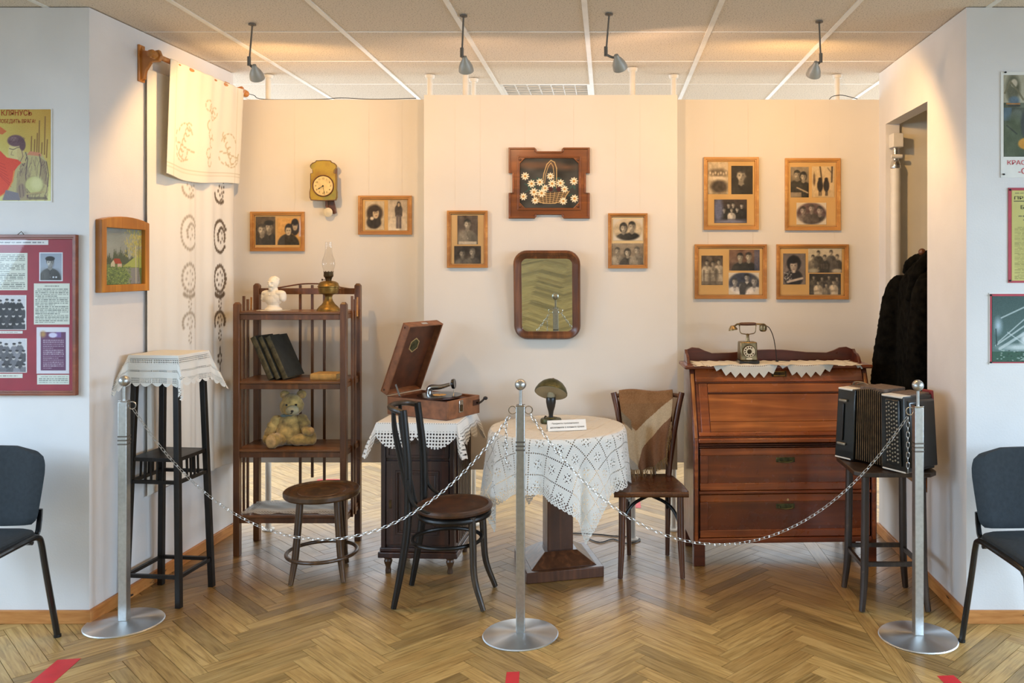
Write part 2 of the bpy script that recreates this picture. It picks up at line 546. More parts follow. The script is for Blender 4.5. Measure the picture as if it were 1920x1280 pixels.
wood('stool_wood', (66, 43, 23), (122, 87, 48), 'z', rough=0.38, coat=0.3)
wood('seat_wood', (79, 48, 23), (138, 92, 46), 'x', rough=0.3, coat=0.4)
wood('chair_wood', (78, 44, 26), (126, 76, 46), 'z', rough=0.3, coat=0.4)
wood('chair_seat', (72, 40, 22), (118, 70, 40), 'x', rough=0.25, coat=0.5)
wood('pedestal_wood', (76, 43, 25), (125, 76, 46), 'z', rough=0.36, coat=0.3)
wood('rack_stool', (41, 29, 23), (82, 64, 48), 'z', rough=0.4, coat=0.2, wear=(120, 104, 84))
wood('sill_wood', (112, 70, 34), (160, 108, 58), 'y', rough=0.45)
wood('rod_wood', (196, 118, 44), (232, 160, 76), 'z', rough=0.3, coat=0.5)
wood('handset_wood', (86, 48, 28), (120, 72, 44), 'x', rough=0.35)
vcol_mat('print', 0.55, 0.35)
vcol_mat('cloth_print', 0.95, 0.1, bump=0.25, bscale=350)
vcol_mat('wool', 1.0, 0.05, bump=0.6, bscale=220, sheen=0.2)
vcol_mat('enamel', 0.4, 0.5)

def glass_pane_mat():
    m = bpy.data.materials.new('glass_pane'); m.use_nodes = True; MATS['glass_pane'] = m
    nt = m.node_tree; nt.nodes.clear()
    out = nt.nodes.new('ShaderNodeOutputMaterial'); mx = nt.nodes.new('ShaderNodeMixShader')
    tr = nt.nodes.new('ShaderNodeBsdfTransparent'); gl = nt.nodes.new('ShaderNodeBsdfGlossy')
    gl.inputs['Roughness'].default_value = 0.03
    fr = nt.nodes.new('ShaderNodeFresnel'); fr.inputs['IOR'].default_value = 1.45
    ge = nt.nodes.new('ShaderNodeNewGeometry')
    fac = NX(nt, fr.outputs[0]) * (NX(nt, ge.outputs['Backfacing']) * -1.0 + 1.0)
    nt.links.new(fac.k, mx.inputs[0]); nt.links.new(tr.outputs[0], mx.inputs[1]); nt.links.new(gl.outputs[0], mx.inputs[2])
    nt.links.new(mx.outputs[0], out.inputs[0])
glass_pane_mat()

def chimney_mat():
    m = bpy.data.materials.new('chimney_glass'); m.use_nodes = True; MATS['chimney_glass'] = m
    nt = m.node_tree; nt.nodes.clear()
    out = nt.nodes.new('ShaderNodeOutputMaterial'); mx = nt.nodes.new('ShaderNodeMixShader')
    tr = nt.nodes.new('ShaderNodeBsdfTransparent'); gl = nt.nodes.new('ShaderNodeBsdfGlossy')
    tr.inputs[0].default_value = (0.93, 0.92, 0.90, 1)
    gl.inputs['Roughness'].default_value = 0.05
    lw = nt.nodes.new('ShaderNodeLayerWeight'); lw.inputs[0].default_value = 0.35
    nt.links.new(lw.outputs['Facing'], mx.inputs[0])
    mu = nt.nodes.new('ShaderNodeMath'); mu.operation = 'MULTIPLY'; mu.inputs[1].default_value = 0.45
    nt.links.new(lw.outputs['Facing'], mu.inputs[0]); nt.links.new(mu.outputs[0], mx.inputs[0])
    nt.links.new(tr.outputs[0], mx.inputs[1]); nt.links.new(gl.outputs[0], mx.inputs[2])
    nt.links.new(mx.outputs[0], out.inputs[0])
chimney_mat()

def mirror_mat():
    m, nt, b = new_mat('mirror_glass')
    nz = noise(nt, 8)
    nt.links.new(ramp(nt, nz.outputs[0], [(0.2, (232, 238, 222)), (0.8, (238, 243, 230))]), b.inputs['Base Color'])
    b.inputs['Metallic'].default_value = 1.0; b.inputs['Roughness'].default_value = 0.015
mirror_mat()

def brushed(name, col, rough=0.28):
    m, nt, b = new_mat(name)
    tc = nt.nodes.new('ShaderNodeTexCoord')
    sp = nt.nodes.new('ShaderNodeSeparateXYZ'); nt.links.new(tc.outputs['Object'], sp.inputs[0])
    x = NX(nt, sp.outputs[0]); y = NX(nt, sp.outputs[1])
    r = (x * x + y * y).sqrt()
    cb = nt.nodes.new('ShaderNodeCombineXYZ'); nt.links.new((r * 900.0).k, cb.inputs[0]); nt.links.new(sp.outputs[2], cb.inputs[1])
    nz = nt.nodes.new('ShaderNodeTexNoise'); nz.inputs['Scale'].default_value = 1.0; nt.links.new(cb.outputs[0], nz.inputs['Vector'])
    b.inputs['Base Color'].default_value = lin(col); b.inputs['Metallic'].default_value = 1.0
    b.inputs['Roughness'].default_value = rough
    b.inputs['Anisotropic'].default_value = 0.9
    tg = nt.nodes.new('ShaderNodeTangent'); tg.direction_type = 'RADIAL'; tg.axis = 'Z'
    nt.links.new(tg.outputs[0], b.inputs['Tangent'])
    add_bump(nt, b, nz.outputs[0], 0.05, 0.0005)
brushed('steel_disc', (226, 228, 230), 0.34)
plain('steel_post', (184, 186, 184), 0.34, metal=0.9, var=0.04, scale=60)

def plank_mat(name):
    m, nt, b = new_mat(name)
    uv = nt.nodes.new('ShaderNodeUVMap'); uv.uv_map = 'UVMap'
    oi = nt.nodes.new('ShaderNodeObjectInfo'); ge = nt.nodes.new('ShaderNodeNewGeometry')
    rnd = (NX(nt, oi.outputs['Random']) * 7.31 + NX(nt, ge.outputs['Random Per Island']) * 3.17).fract()
    cb = nt.nodes.new('ShaderNodeCombineXYZ')
    nt.links.new((rnd * 37.0).k, cb.inputs[0]); nt.links.new((rnd * 91.0).k, cb.inputs[1])
    va = nt.nodes.new('ShaderNodeVectorMath'); va.operation = 'ADD'
    nt.links.new(uv.outputs[0], va.inputs[0]); nt.links.new(cb.outputs[0], va.inputs[1])
    mp = nt.nodes.new('ShaderNodeMapping'); mp.inputs['Scale'].default_value = (3.0, 42.0, 1.0)
    nt.links.new(va.outputs[0], mp.inputs[0])
    nz = nt.nodes.new('ShaderNodeTexNoise'); nz.inputs['Scale'].default_value = 1.6; nz.inputs['Detail'].default_value = 6
    nz.inputs['Distortion'].default_value = 1.1
    nt.links.new(mp.outputs[0], nz.inputs['Vector'])
    grain = ramp(nt, nz.outputs[0], [(0.28, (156, 124, 68)), (0.5, (200, 166, 102)), (0.75, (224, 193, 130))])
    tone = ramp(nt, rnd.k, [(0.0, (176, 170, 160)), (0.35, (226, 222, 214)), (0.7, (246, 240, 232)), (1.0, (206, 196, 182))])
    c = mixrgb(nt, 1.0, grain, tone, 'MULTIPLY')
    # the alcove floor keeps its dark varnish, the walked floor in front is worn pale
    sp = nt.nodes.new('ShaderNodeSeparateXYZ'); nt.links.new(ge.outputs['Position'], sp.inputs[0])
    n2 = nt.nodes.new('ShaderNodeTexNoise'); n2.inputs['Scale'].default_value = 2.2; n2.inputs['Detail'].default_value = 6
    nt.links.new(ge.outputs['Position'], n2.inputs['Vector'])
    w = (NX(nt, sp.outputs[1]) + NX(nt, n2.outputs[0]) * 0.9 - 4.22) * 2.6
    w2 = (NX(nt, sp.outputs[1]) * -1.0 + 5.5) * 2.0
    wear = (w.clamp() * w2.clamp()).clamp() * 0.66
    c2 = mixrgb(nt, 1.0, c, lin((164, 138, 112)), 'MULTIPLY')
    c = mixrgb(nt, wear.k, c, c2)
    n3 = nt.nodes.new('ShaderNodeTexNoise'); n3.inputs['Scale'].default_value = 9.0; n3.inputs['Detail'].default_value = 8
    nt.links.new(ge.outputs['Position'], n3.inputs['Vector'])
    scuff = ramp(nt, n3.outputs[0], [(0.62, (0, 0, 0)), (0.8, (70, 70, 70))])
    c = mixrgb(nt, scuff, c, lin((176, 158, 122)))
    nt.links.new(c, b.inputs['Base Color'])
    mr = nt.nodes.new('ShaderNodeMapRange'); mr.inputs[3].default_value = 0.28; mr.inputs[4].default_value = 0.52
    nt.links.new(n3.outputs[0], mr.inputs[0]); nt.links.new(mr.outputs[0], b.inputs['Roughness'])
    b.inputs['Coat Weight'].default_value = 0.2; b.inputs['Coat Roughness'].default_value = 0.2
    add_bump(nt, b, nz.outputs[0], 0.1, 0.001)
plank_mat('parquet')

def tile_mat():
    m, nt, b = new_mat('ceiling_fibre')
    nz = noise(nt, 150, 2); nz2 = noise(nt, 60, 3)
    c = ramp(nt, nz.outputs[0], [(0.30, (150, 138, 122)), (0.42, (224, 213, 198)), (0.8, (232, 222, 207))])
    nt.links.new(c, b.inputs['Base Color']); b.inputs['Roughness'].default_value = 0.95
    add_bump(nt, b, nz2.outputs[0], 0.35, 0.002)
tile_mat()

def base_mat():
    m, nt, b = new_mat('baseboard_wood')
    nz = noise(nt, 3, 5, stretch=(3, 3, 24))
    c = ramp(nt, nz.outputs[0], [(0.3, (178, 112, 52)), (0.7, (206, 142, 78))])
    ch = noise(nt, 9, 7, stretch=(1, 1, 4))
    f = ramp(nt, ch.outputs[0], [(0.66, (0, 0, 0)), (0.69, (255, 255, 255))])
    c = mixrgb(nt, f, c, lin((44, 28, 18)))
    nt.links.new(c, b.inputs['Base Color']); b.inputs['Roughness'].default_value = 0.5
base_mat()

def emit_mat(name, col, st):
    m, nt, b = new_mat(name)
    b.inputs['Base Color'].default_value = lin(col)
    b.inputs['Emission Color'].default_value = lin(col); b.inputs['Emission Strength'].default_value = st
emit_mat('bulb_lit', (255, 206, 138), 7.0)
emit_mat('tube_light', (236, 244, 255), 4.0)

# ---------------------------------------------------------------- setting
CEIL = 2.738
DF, DS, DM = 3.80, 5.10, 4.92          # front walls, side partitions, middle partition
LW0, LW1 = Vector((-2.31, 3.80, 0)), Vector((-2.24, 5.10, 0))
RW0, RW1 = Vector((1.596, 3.80, 0)), Vector((1.62, 5.10, 0))

def lw_depth(px):
    k = (px - PCX) / FPX; s = (LW1.x - LW0.x) / (LW1.y - LW0.y)
    return (LW0.x - s * LW0.y) / (k - s)
def lw_x(d): return LW0.x + (LW1.x - LW0.x) * (d - LW0.y) / (LW1.y - LW0.y)
def rw_x(d): return RW0.x + (RW1.x - RW0.x) * (d - RW0.y) / (RW1.y - RW0.y)

def front_wall(name, pts): struct(name, MB().hull8([(x, y, 0) for x, y in pts], [(x, y, CEIL) for x, y in pts]), 'wall_paint')
front_wall('wall_front_left', [(-4.5, DF), (LW0.x, DF), (lw_x(DF + .1), DF + .1), (-4.5, DF + .1)])
front_wall('wall_front_right', [(RW0.x, DF), (4.5, DF), (4.5, DF + .1), (rw_x(DF + .1), DF + .1)])

OP0, OP1, OPZ0, OPZ1 = 4.29, 4.97, 0.45, 2.415
def side_wall(name, A, B, sgn):
    """slab with an opening; sgn -1 thickens to -x, +1 to +x"""
    m = MB()
    def pt(d, off, z):
        x = A.x + (B.x - A.x) * (d - A.y) / (B.y - A.y)
        return (x + sgn * off, d, z)
    def slab(d0, d1, z0, z1):
        a = [pt(d0, 0, z0), pt(d1, 0, z0), pt(d1, 0.08, z0), pt(d0, 0.08, z0)]
        b = [(p[0], p[1], z1) for p in a]
        if sgn > 0: a = a[::-1]; b = b[::-1]
        m.hull8(a, b)
    slab(DF + 0.1, OP0, 0, CEIL); slab(OP1, DS, 0, CEIL)
    slab(OP0, OP1, 0, OPZ0); slab(OP0, OP1, OPZ1, CEIL)
    bm_o = struct(name, m, 'wall_paint')
    return bm_o
side_wall('wall_left', LW0, LW1, -1)
side_wall('wall_right', RW0, RW1, 1)
struct('wall_niche_left', MB().box(-4.5, LW1.x - 0.085, 5.0, 5.1, 0, CEIL), 'wall_paint')
struct('wall_niche_right', MB().box(RW1.x + 0.085, 4.5, 5.0, 5.1, 0, CEIL), 'niche_paint')
struct('wall_niche_end', MB().box(2.75, 2.85, 3.9, 5.0, 0, CEIL), 'niche_paint')

def window_wall(name, M, u0, u1, us, hw, z0, z1, n0):
    """wall along local x, 0.1 thick outwards (+y), with windows centred on us"""
    m = MB(M); edges = [u0]
    for x in us: edges += [x - hw, x + hw]
    edges.append(u1)
    for i in range(0, len(edges), 2): m.box(edges[i], edges[i + 1], 0, .1, 0, CEIL)
    for x in us: m.box(x - hw, x + hw, 0, .1, 0, z0); m.box(x - hw, x + hw, 0, .1, z1, CEIL)
    struct(name, m, 'wall_paint')
    for i, x in enumerate(us):
        m = MB(M); y = .05
        m.ring([(x - hw, z0), (x + hw, z0), (x + hw, z1), (x - hw, z1)], [(x - hw + .06, z0 + .06), (x + hw - .06, z0 + .06), (x + hw - .06, z1 - .06), (x - hw + .06, z1 - .06)], y - .03, y + .03)
        m.box(x - .03, x + .03, y - .03, y + .03, z0 + .06, z1 - .06)
        w = struct('window_%d' % (n0 + i), m, 'white_metal')
        for s in (-1, 1):
            ob('pane', MB(M).box(min(x + s * .03, x + s * (hw - .06)), max(x + s * .03, x + s * (hw - .06)), y - .004, y + .004, z0 + .06, z1 - .06), 'glass_pane', w)
    return n0 + len(us)
TR_ = Matrix.Translation
k_ = window_wall('wall_rear', TR_((0, -4.1, 0)) @ Matrix.Rotation(PI, 4, 'Z'), -4.5, 4.5, [], 1.0, .15, 1.05, 1)
k_ = window_wall('wall_outer_left', TR_((-4.5, 0, 0)) @ Matrix.Rotation(PI / 2, 4, 'Z'), -4.2, 9.2, SIDE_Y + ADDED_BSIDE_Y, .85, 1.1, 2.4, k_)  # the back room's side windows are added openings for the extra light
k_ = window_wall('wall_outer_right', TR_((4.5, 0, 0)) @ Matrix.Rotation(-PI / 2, 4, 'Z'), -9.2, 4.2, sorted(-y for y in SIDE_Y + ADDED_BSIDE_Y), .85, 1.1, 2.4, k_)
k_ = window_wall('wall_back', TR_((0, 9.1, 0)), -4.5, 4.5, BWIN_X, .85, 1.28, 2.52, k_)

# partitions standing in front of the back room
PZ0, PZ1 = 0.415, 2.58
struct('wall_back_left', MB().box(LW1.x, PX(799, DS), DS, DS + 0.018, PZ0, PZ1 + .003), 'panel_paint')
struct('wall_back_center', MB().box(PX(795, DM), PX(1270, DM), DM, DM + 0.018, PZ0, PZ1 - .006), 'panel_paint')
struct('wall_back_right', MB().box(PX(1266, DS), RW1.x, DS, DS + 0.018, PZ0, PZ1 + .003), 'panel_paint')

# sills of the two side openings
def sill(name, A, B, sgn):
    def pt(d, off, z):
        x = A.x + (B.x - A.x) * (d - A.y) / (B.y - A.y); return (x + sgn * off, d, z)
    a = [pt(OP0, -.004, OPZ0), pt(OP1, -.004, OPZ0), pt(OP1, .08, OPZ0), pt(OP0, .08, OPZ0)]
    b = [(p[0], p[1], OPZ0 + .022) for p in a]
    if sgn > 0: a = a[::-1]; b = b[::-1]
    struct(name, MB().hull8(a, b), 'sill_wood')
sill('trim_1', LW0, LW1, -1); sill('trim_2', RW0, RW1, 1)

# baseboards
BH = 0.058
struct('baseboard_front_left', MB().box(-4.5, LW0.x + .016, DF - .016, DF, 0, BH), 'baseboard_wood', 0.002)
struct('baseboard_front_right', MB().box(RW0.x - .016, 4.5, DF - .016, DF, 0, BH), 'baseboard_wood', 0.002)
def sideboard(name, A, B, s):
    a = [(A.x, A.y, 0), (A.x + s * .016, A.y, 0), (B.x + s * .016, B.y, 0), (B.x, B.y, 0)]
    if s < 0: a = a[::-1]
    struct(name, MB().hull8(a, [(p[0], p[1], BH) for p in a]), 'baseboard_wood', 0.002)
sideboard('baseboard_left', LW0, LW1, 1); sideboard('baseboard_right', RW0, RW1, -1)

# ceiling: slab, fibre tiles and metal grid
ceil_o = struct('ceiling', MB().box(-4.6, 4.6, -4.3, 9.3, CEIL + .03, CEIL + .1), 'plenum')
TX0, TY0, TS = -0.104, 4.206, 0.6
def tile_box():
    h = TS / 2 - 0.006
    return MB().box(-h, h, -h, h, 0, 0.018)
tile_me = mesh_of('ceiling_tile', tile_box(), 0)
stuff = MB()
LUM = (-1, 2)    # recessed luminaire cell
for i in range(-8, 9):
    for j in range(-15, 9):
        cx = TX0 + (i + .5) * TS; cy = TY0 + (j + .5) * TS
        if abs(cx) > 4.5 or cy < -4.3 or cy > 9.2 or (i, j) == LUM: continue
        if -2 <= j <= 2 and -5 <= i <= 4:
            o = ob('ceiling_tile', tile_me, 'ceiling_fibre', ceil_o, loc=(cx, cy, CEIL + .004))
        else:
            h = TS / 2 - .006
            stuff.box(cx - h, cx + h, cy - h, cy + h, CEIL + .004, CEIL + .022)
st = ob('ceiling_tiles_far', stuff, 'ceiling_fibre', ceil_o, smooth=0); st['kind'] = 'stuff'
for i in range(-7, 9):
    x = TX0 + i * TS
    if abs(x) < 4.5: ob('ceiling_bar', MB().box(x - .012, x + .012, -4.1, 9.1, CEIL, CEIL + .028), 'grid_metal', ceil_o)
for j in range(-13, 9):
    y = TY0 + j * TS
    ob('ceiling_cross_bar', MB().box(-4.5, 4.5, y - .006, y + .006, CEIL + .002, CEIL + .028), 'grid_metal', ceil_o)

# recessed louvre luminaire in the ceiling behind the partitions
lx, ly = TX0 + (LUM[0] + .5) * TS, TY0 + (LUM[1] + .5) * TS
lum = thing('ceiling_light', 'recessed square louvre light in the ceiling behind the middle partition', 'light', (lx, ly, CEIL))
m = MB(); m.ring([(-.29, -.29), (.29, -.29), (.29, .29), (-.29, .29)], [(-.27, -.27), (.27, -.27), (.27, .27), (-.27, .27)], 0, .012)
m.v = [(a, c, b + .002) for a, b, c in m.v]; m.f = [f[::-1] for f in m.f]
ob('frame', m, 'grid_metal', lum)
ob('diffuser', MB().box(-.27, .27, -.27, .27, .05, .06), 'tube_light', lum)
for k in range(1, 7):
    c = -.27 + .54 * k / 7
    ob('louvre', MB().box(c - .002, c + .002, -.27, .27, .006, .045), 'grid_metal', lum)
    ob('louvre', MB().box(-.27, .27, c - .002, c + .002, .006, .045), 'grid_metal', lum)

# floor: herringbone oak
floor = struct('floor', MB().box(-4.6, 4.6, -4.3, 9.3, -.05, -.012), 'subfloor')
PW, PN = 0.0693, 7
X0 = 0.154 - PN * PW / math.sqrt(2)
SEAM0, SEAM1 = 1.12, 1.195

def clip(poly, nx, ny, c):
    """keep nx*x+ny*y<=c"""
    out = []
    for i in range(len(poly)):
        a, b = poly[i], poly[(i + 1) % len(poly)]
        da, db = nx * a[0] + ny * a[1] - c, nx * b[0] + ny * b[1] - c
        if da <= 0: out.append(a)
        if (da < 0 < db) or (db < 0 < da):
            t = da / (da - db); out.append((a[0] + (b[0] - a[0]) * t, a[1] + (b[1] - a[1]) * t))
    return out

G = 0.0011
planks = []
S2 = math.sqrt(2)
def w2(a, b, ox): return (ox + (a - b) / S2 * PW, (a + b) / S2 * PW)
for zone, ox, lo, hi in (('a', X0, -4.55, SEAM0), ('b', X0 + .21, SEAM1, 4.55)):
    for m_ in range(-12, 13):
        for k in range(-95, 190):
            K = k + 2 * PN * m_
            for kind in 'HV':
                if kind == 'H': a0, a1, b0, b1, ang = k, k + PN, K, K + 1, PI / 4
                else: a0, a1, b0, b1, ang = k - 1, k, K, K + PN, 3 * PI / 4
                cx, cy = w2((a0 + a1) / 2, (b0 + b1) / 2, ox)
                if cx < lo - .3 or cx > hi + .3 or cy < -4.2 or cy > 9.2: continue
                pts = [w2(a, b, ox) for a, b in ((a0, b0), (a1, b0), (a1, b1), (a0, b1))]
                full = all(lo <= p[0] <= hi for p in pts)
                if not full:
                    pts = clip(clip(pts, 1, 0, hi), -1, 0, -lo)
                    if len(pts) < 3: continue
                planks.append((cx, cy, ang, full, pts))
# border boards along the seam
yb = -4.0
while yb < 9:
    L = 1.15
    pts = [(SEAM0, yb), (SEAM1, yb), (SEAM1, yb + L), (SEAM0, yb + L)]
    planks.append(((SEAM0 + SEAM1) / 2, yb + L / 2, PI / 2, False, pts)); yb += L

def plank_geo(pts, cx, cy, ang):
    """local polygon shrunk by the joint, with uv along the grain"""
    c, s = math.cos(-ang), math.sin(-ang)
    q = [((x - cx) * c - (y - cy) * s, (x - cx) * s + (y - cy) * c) for x, y in pts]
    mx = sum(p[0] for p in q) / len(q); my = sum(p[1] for p in q) / len(q)
    ar = sum(q[i][0] * q[(i + 1) % len(q)][1] - q[(i + 1) % len(q)][0] * q[i][1] for i in range(len(q)))
    if ar < 0: q = q[::-1]
    def shr(p):
        return (p[0] - math.copysign(G, p[0] - mx), p[1] - math.copysign(G, p[1] - my))
    return [shr(p) for p in q]

def poly_mesh(name, polys, h=0.011):
    V = []; Fc = []; UV = []
    for base, q in polys:
        n = len(q); o = len(V); bx, by, ang = base
        c, s = math.cos(ang), math.sin(ang)
        W = [(bx + x * c - y * s, by + x * s + y * c) for x, y in q]
        V += [(x, y, 0) for x, y in W] + [(x, y, -h) for x, y in W]
        Fc.append(tuple(range(o, o + n))); UV += [(x, y) for x, y in q]
        for i in range(n):
            j = (i + 1) % n
            Fc.append((o + i, o + n + i, o + n + j, o + j)); UV += [q[i], q[i], q[j], q[j]]
    me = bpy.data.meshes.new(name); me.from_pydata(V, [], Fc)
    uvl = me.uv_layers.new(name='UVMap'); uvl.data.foreach_set('uv', np.array(UV, np.float32).ravel())
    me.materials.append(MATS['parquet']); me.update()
    return me

def visible(cx, cy):
    if cy < 3.12 or cy > 6.9: return False
    px = PCX + FPX * cx / cy
    if px < -70 or px > 1990: return False
    if cy > 3.8 and (cx < -2.35 or cx > 1.65): return False
    return True
cand = sorted([p for p in planks if visible(p[0], p[1])], key=lambda p: p[1])
near = set(id(p) for p in cand[:300])
full_me = None
rest = []
for p in planks:
    cx, cy, ang, full, pts = p
    q = plank_geo(pts, cx, cy, ang)
    if id(p) in near:
        if full:
            if full_me is None: full_me = poly_mesh('plank', [((0, 0, 0), q)])
            me = full_me
        else: me = poly_mesh('plank', [((0, 0, 0), q)])
        o = bpy.data.objects.new('plank', me); o.parent = floor
        o.location = (cx, cy, 0); o.rotation_euler = (0, 0, ang); COL.objects.link(o)
    else: rest.append(((cx, cy, ang), q))
ro = bpy.data.objects.new('planks_far', poly_mesh('planks_far', rest)); ro.parent = floor; ro['kind'] = 'stuff'; COL.objects.link(ro)

# red tape strips stuck on the floor
def tape(pts, label):
    a = [Vector((PX(x, GD(y)), GD(y), 0.0003)) for x, y in pts]
    o = ob('floor_tape', MB().hull8(a, [v + Vector((0, 0, .0008)) for v in a]), 'tape')
    tag(o, label, 'tape', 'red tape strips on the parquet')
tape([(20, 1310), (66, 1310), (152, 1234), (108, 1237)], 'red tape strip on the parquet in front of the left office chair')
tape([(945, 1300), (972, 1300), (974, 1259), (950, 1260)], 'red tape strip on the parquet in front of the middle stanchion')
tape([(1790, 1300), (1825, 1300), (1788, 1266), (1757, 1267)], 'red tape strip on the parquet before the right stanchion and office chair')
tape([(590, 908), (650, 908), (648, 898), (596, 898)], 'red tape strip on the floor seen behind the open shelf')
tape([(1185, 952), (1202, 952), (1200, 938), (1184, 938)], 'red tape strip on the floor behind the chair with the scarf')
# ---------------------------------------------------------------- partition poles
def pole(px, d, label, r=0.017):
    t = thing('partition_pole', label, 'pole', (PX(px, d), d, 0), 0, 'white poles carrying the partitions')
    ob('tube', MB().cyl((0, 0, 0.004), (0, 0, CEIL + .0), r, n=16), 'white_metal', t)
    ob('foot_flange', MB().lathe([(.0, .0), (.036, .0), (.036, .008), (.02, .014), (.018, .03), (0, .03)], 20), 'white_metal', t)
    ob('top_collar', MB().lathe([(0, CEIL - .02), (.026, CEIL - .02), (.03, CEIL - .001), (0, CEIL - .001)], 20), 'white_metal', t)
pole(503, 5.14, 'white pole behind the left partition, standing behind the open shelf')
pole(806, 5.14, 'white pole behind the left partition, at the seam with the middle partition')
pole(873, 4.957, 'white pole behind the middle partition, under the second spotlight from the left')
pole(888, 5.24, 'thin white pole farthest back, just right of the one under the second spotlight', 0.014)
pole(1186, 4.957, 'white pole behind the middle partition, with its foot behind the chair with the scarf')
pole(1263, 5.14, 'white pole at the seam of the middle and right partitions')
pole(1570, 5.14, 'white pole behind the right partition, near the rightmost spotlight')

# loose cables along the partition tops and on the floor
def cable(pts, label, r=.003):
    o = ob('cable', MB().tube(crom(pts, 5), r, 6), 'cable'); tag(o, label, 'cable', 'loose cables'); return o
zt = PZ1 + .007
cable([(PX(446, 5.11), 5.112, zt + .02), (PX(455, 5.11), 5.112, zt + .035), (PX(475, 5.11), 5.112, zt + .025), (PX(495, 5.11), 5.112, zt), (PX(600, 5.11), 5.112, zt), (PX(640, 5.11), 5.112, zt + .008), (PX(700, 5.11), 5.112, zt), (PX(780, 5.11), 5.112, zt + .006)], 'thin dark cable lying along the top of the left partition', .0022)
cable([(PX(1555, 5.11), 5.112, zt), (PX(1562, 5.11), 5.112, zt + .018), (PX(1580, 5.11), 5.112, zt + .024), (PX(1608, 5.11), 5.112, zt + .002)], 'thin dark cable arching over the top of the right partition', .0022)
def gp(px, py, z=.005): d = GD(py); return (PX(px, d), d, z)
cable([gp(1100, 1010), gp(1125, 1018), gp(1150, 1012), gp(1175, 1020), gp(1200, 1014), gp(1188, 1008), gp(1150, 1006), gp(1120, 1003), gp(1060, 1000)], 'black cable looped on the floor between table and chair', .0035)

# ---------------------------------------------------------------- ceiling spotlights
SPOT_W, SPOT_SIZE = 23.0, 179
WARM = (1.0, 0.58, 0.22)
ROSE = (1.0, 0.62, 0.36)
def spot_lamp(top_px, top_py, joint_px, joint_py, bulb_px, bulb_py, aim, label, power=1.0, col=WARM):
    d = FPX * (CEIL - CAMH) / (PCY - top_py)
    base = Vector((PX(top_px, d), d, CEIL - .0005))
    t = thing('spotlight', label, 'lamp', base, 0, 'ceiling spotlights on rods')
    j = P(joint_px, joint_py, d) - base
    b = P(bulb_px, bulb_py, d + .03) - base
    ob('ceiling_plate', MB().lathe([(0, 0), (.018, 0), (.018, -.006), (.006, -.01), (0, -.01)][::-1], 16), 'rod_grey', t)
    ob('rod', MB().tube([(0, 0, -.008), j], .0042, 8), 'rod_grey', t)
    ob('joint', MB().tube([j + Vector((0, 0, .035)), j + Vector((0, 0, -.008))], .0085, 10), 'rod_grey', t)
    aimv = (Vector(aim) - base - b).normalized()
    q = aimv.to_track_quat('Z', 'Y').to_matrix().to_4x4()
    Mh = Matrix.Translation(b) @ q
    arm = MB(); arm.tube(crom([j, (j + b) / 2 + Vector((0, 0, .006)), b - aimv * .035], 4), .006, 8)
    ob('arm', arm, 'rod_grey', t)
    ob('shade', MB(Mh).lathe([(.0, -.045), (.010, -.044), (.013, -.03), (.022, -.016), (.031, .004), (.034, .022), (.035, .03), (.0335, .03), (.031, .02), (.02, .0), (.0, -.01)], 24), 'lamp_grey', t)
    ob('bulb', MB(Mh).lathe([(0, .0), (.016, .004), (.022, .014), (.02, .022), (.0, .028)], 20), 'bulb_lit', t)
    l = bpy.data.lights.new('spot_light', 'SPOT'); l.energy = SPOT_W * power; l.color = col
    l.spot_size = R(SPOT_SIZE); l.spot_blend = 0.3; l.shadow_soft_size = 0.03
    lo = bpy.data.objects.new('spot_light', l); lo.parent = t
    lo.matrix_local = Matrix.Translation(b + aimv * .036) @ aimv.to_track_quat('-Z', 'Y').to_matrix().to_4x4()
    COL.objects.link(lo)
spot_lamp(473, 45, 467, 120, 480, 137, P(580, 520, 5.1), 'grey ceiling spotlight on a rod, leftmost of four', 1.12)
spot_lamp(869, 29, 866, 104, 873, 122, P(920, 520, 4.92), 'grey ceiling spotlight on a rod, second from the left, aimed away', .55, ROSE)
spot_lamp(1142, 26, 1136, 102, 1160, 118, P(1290, 520, 5.0), 'grey ceiling spotlight on a rod, third from the left, glowing rim turned right', .6, ROSE)
spot_lamp(1536, 40, 1539, 114, 1527, 131, P(1440, 520, 5.1), 'grey ceiling spotlight on a rod, rightmost of four', 1.3)

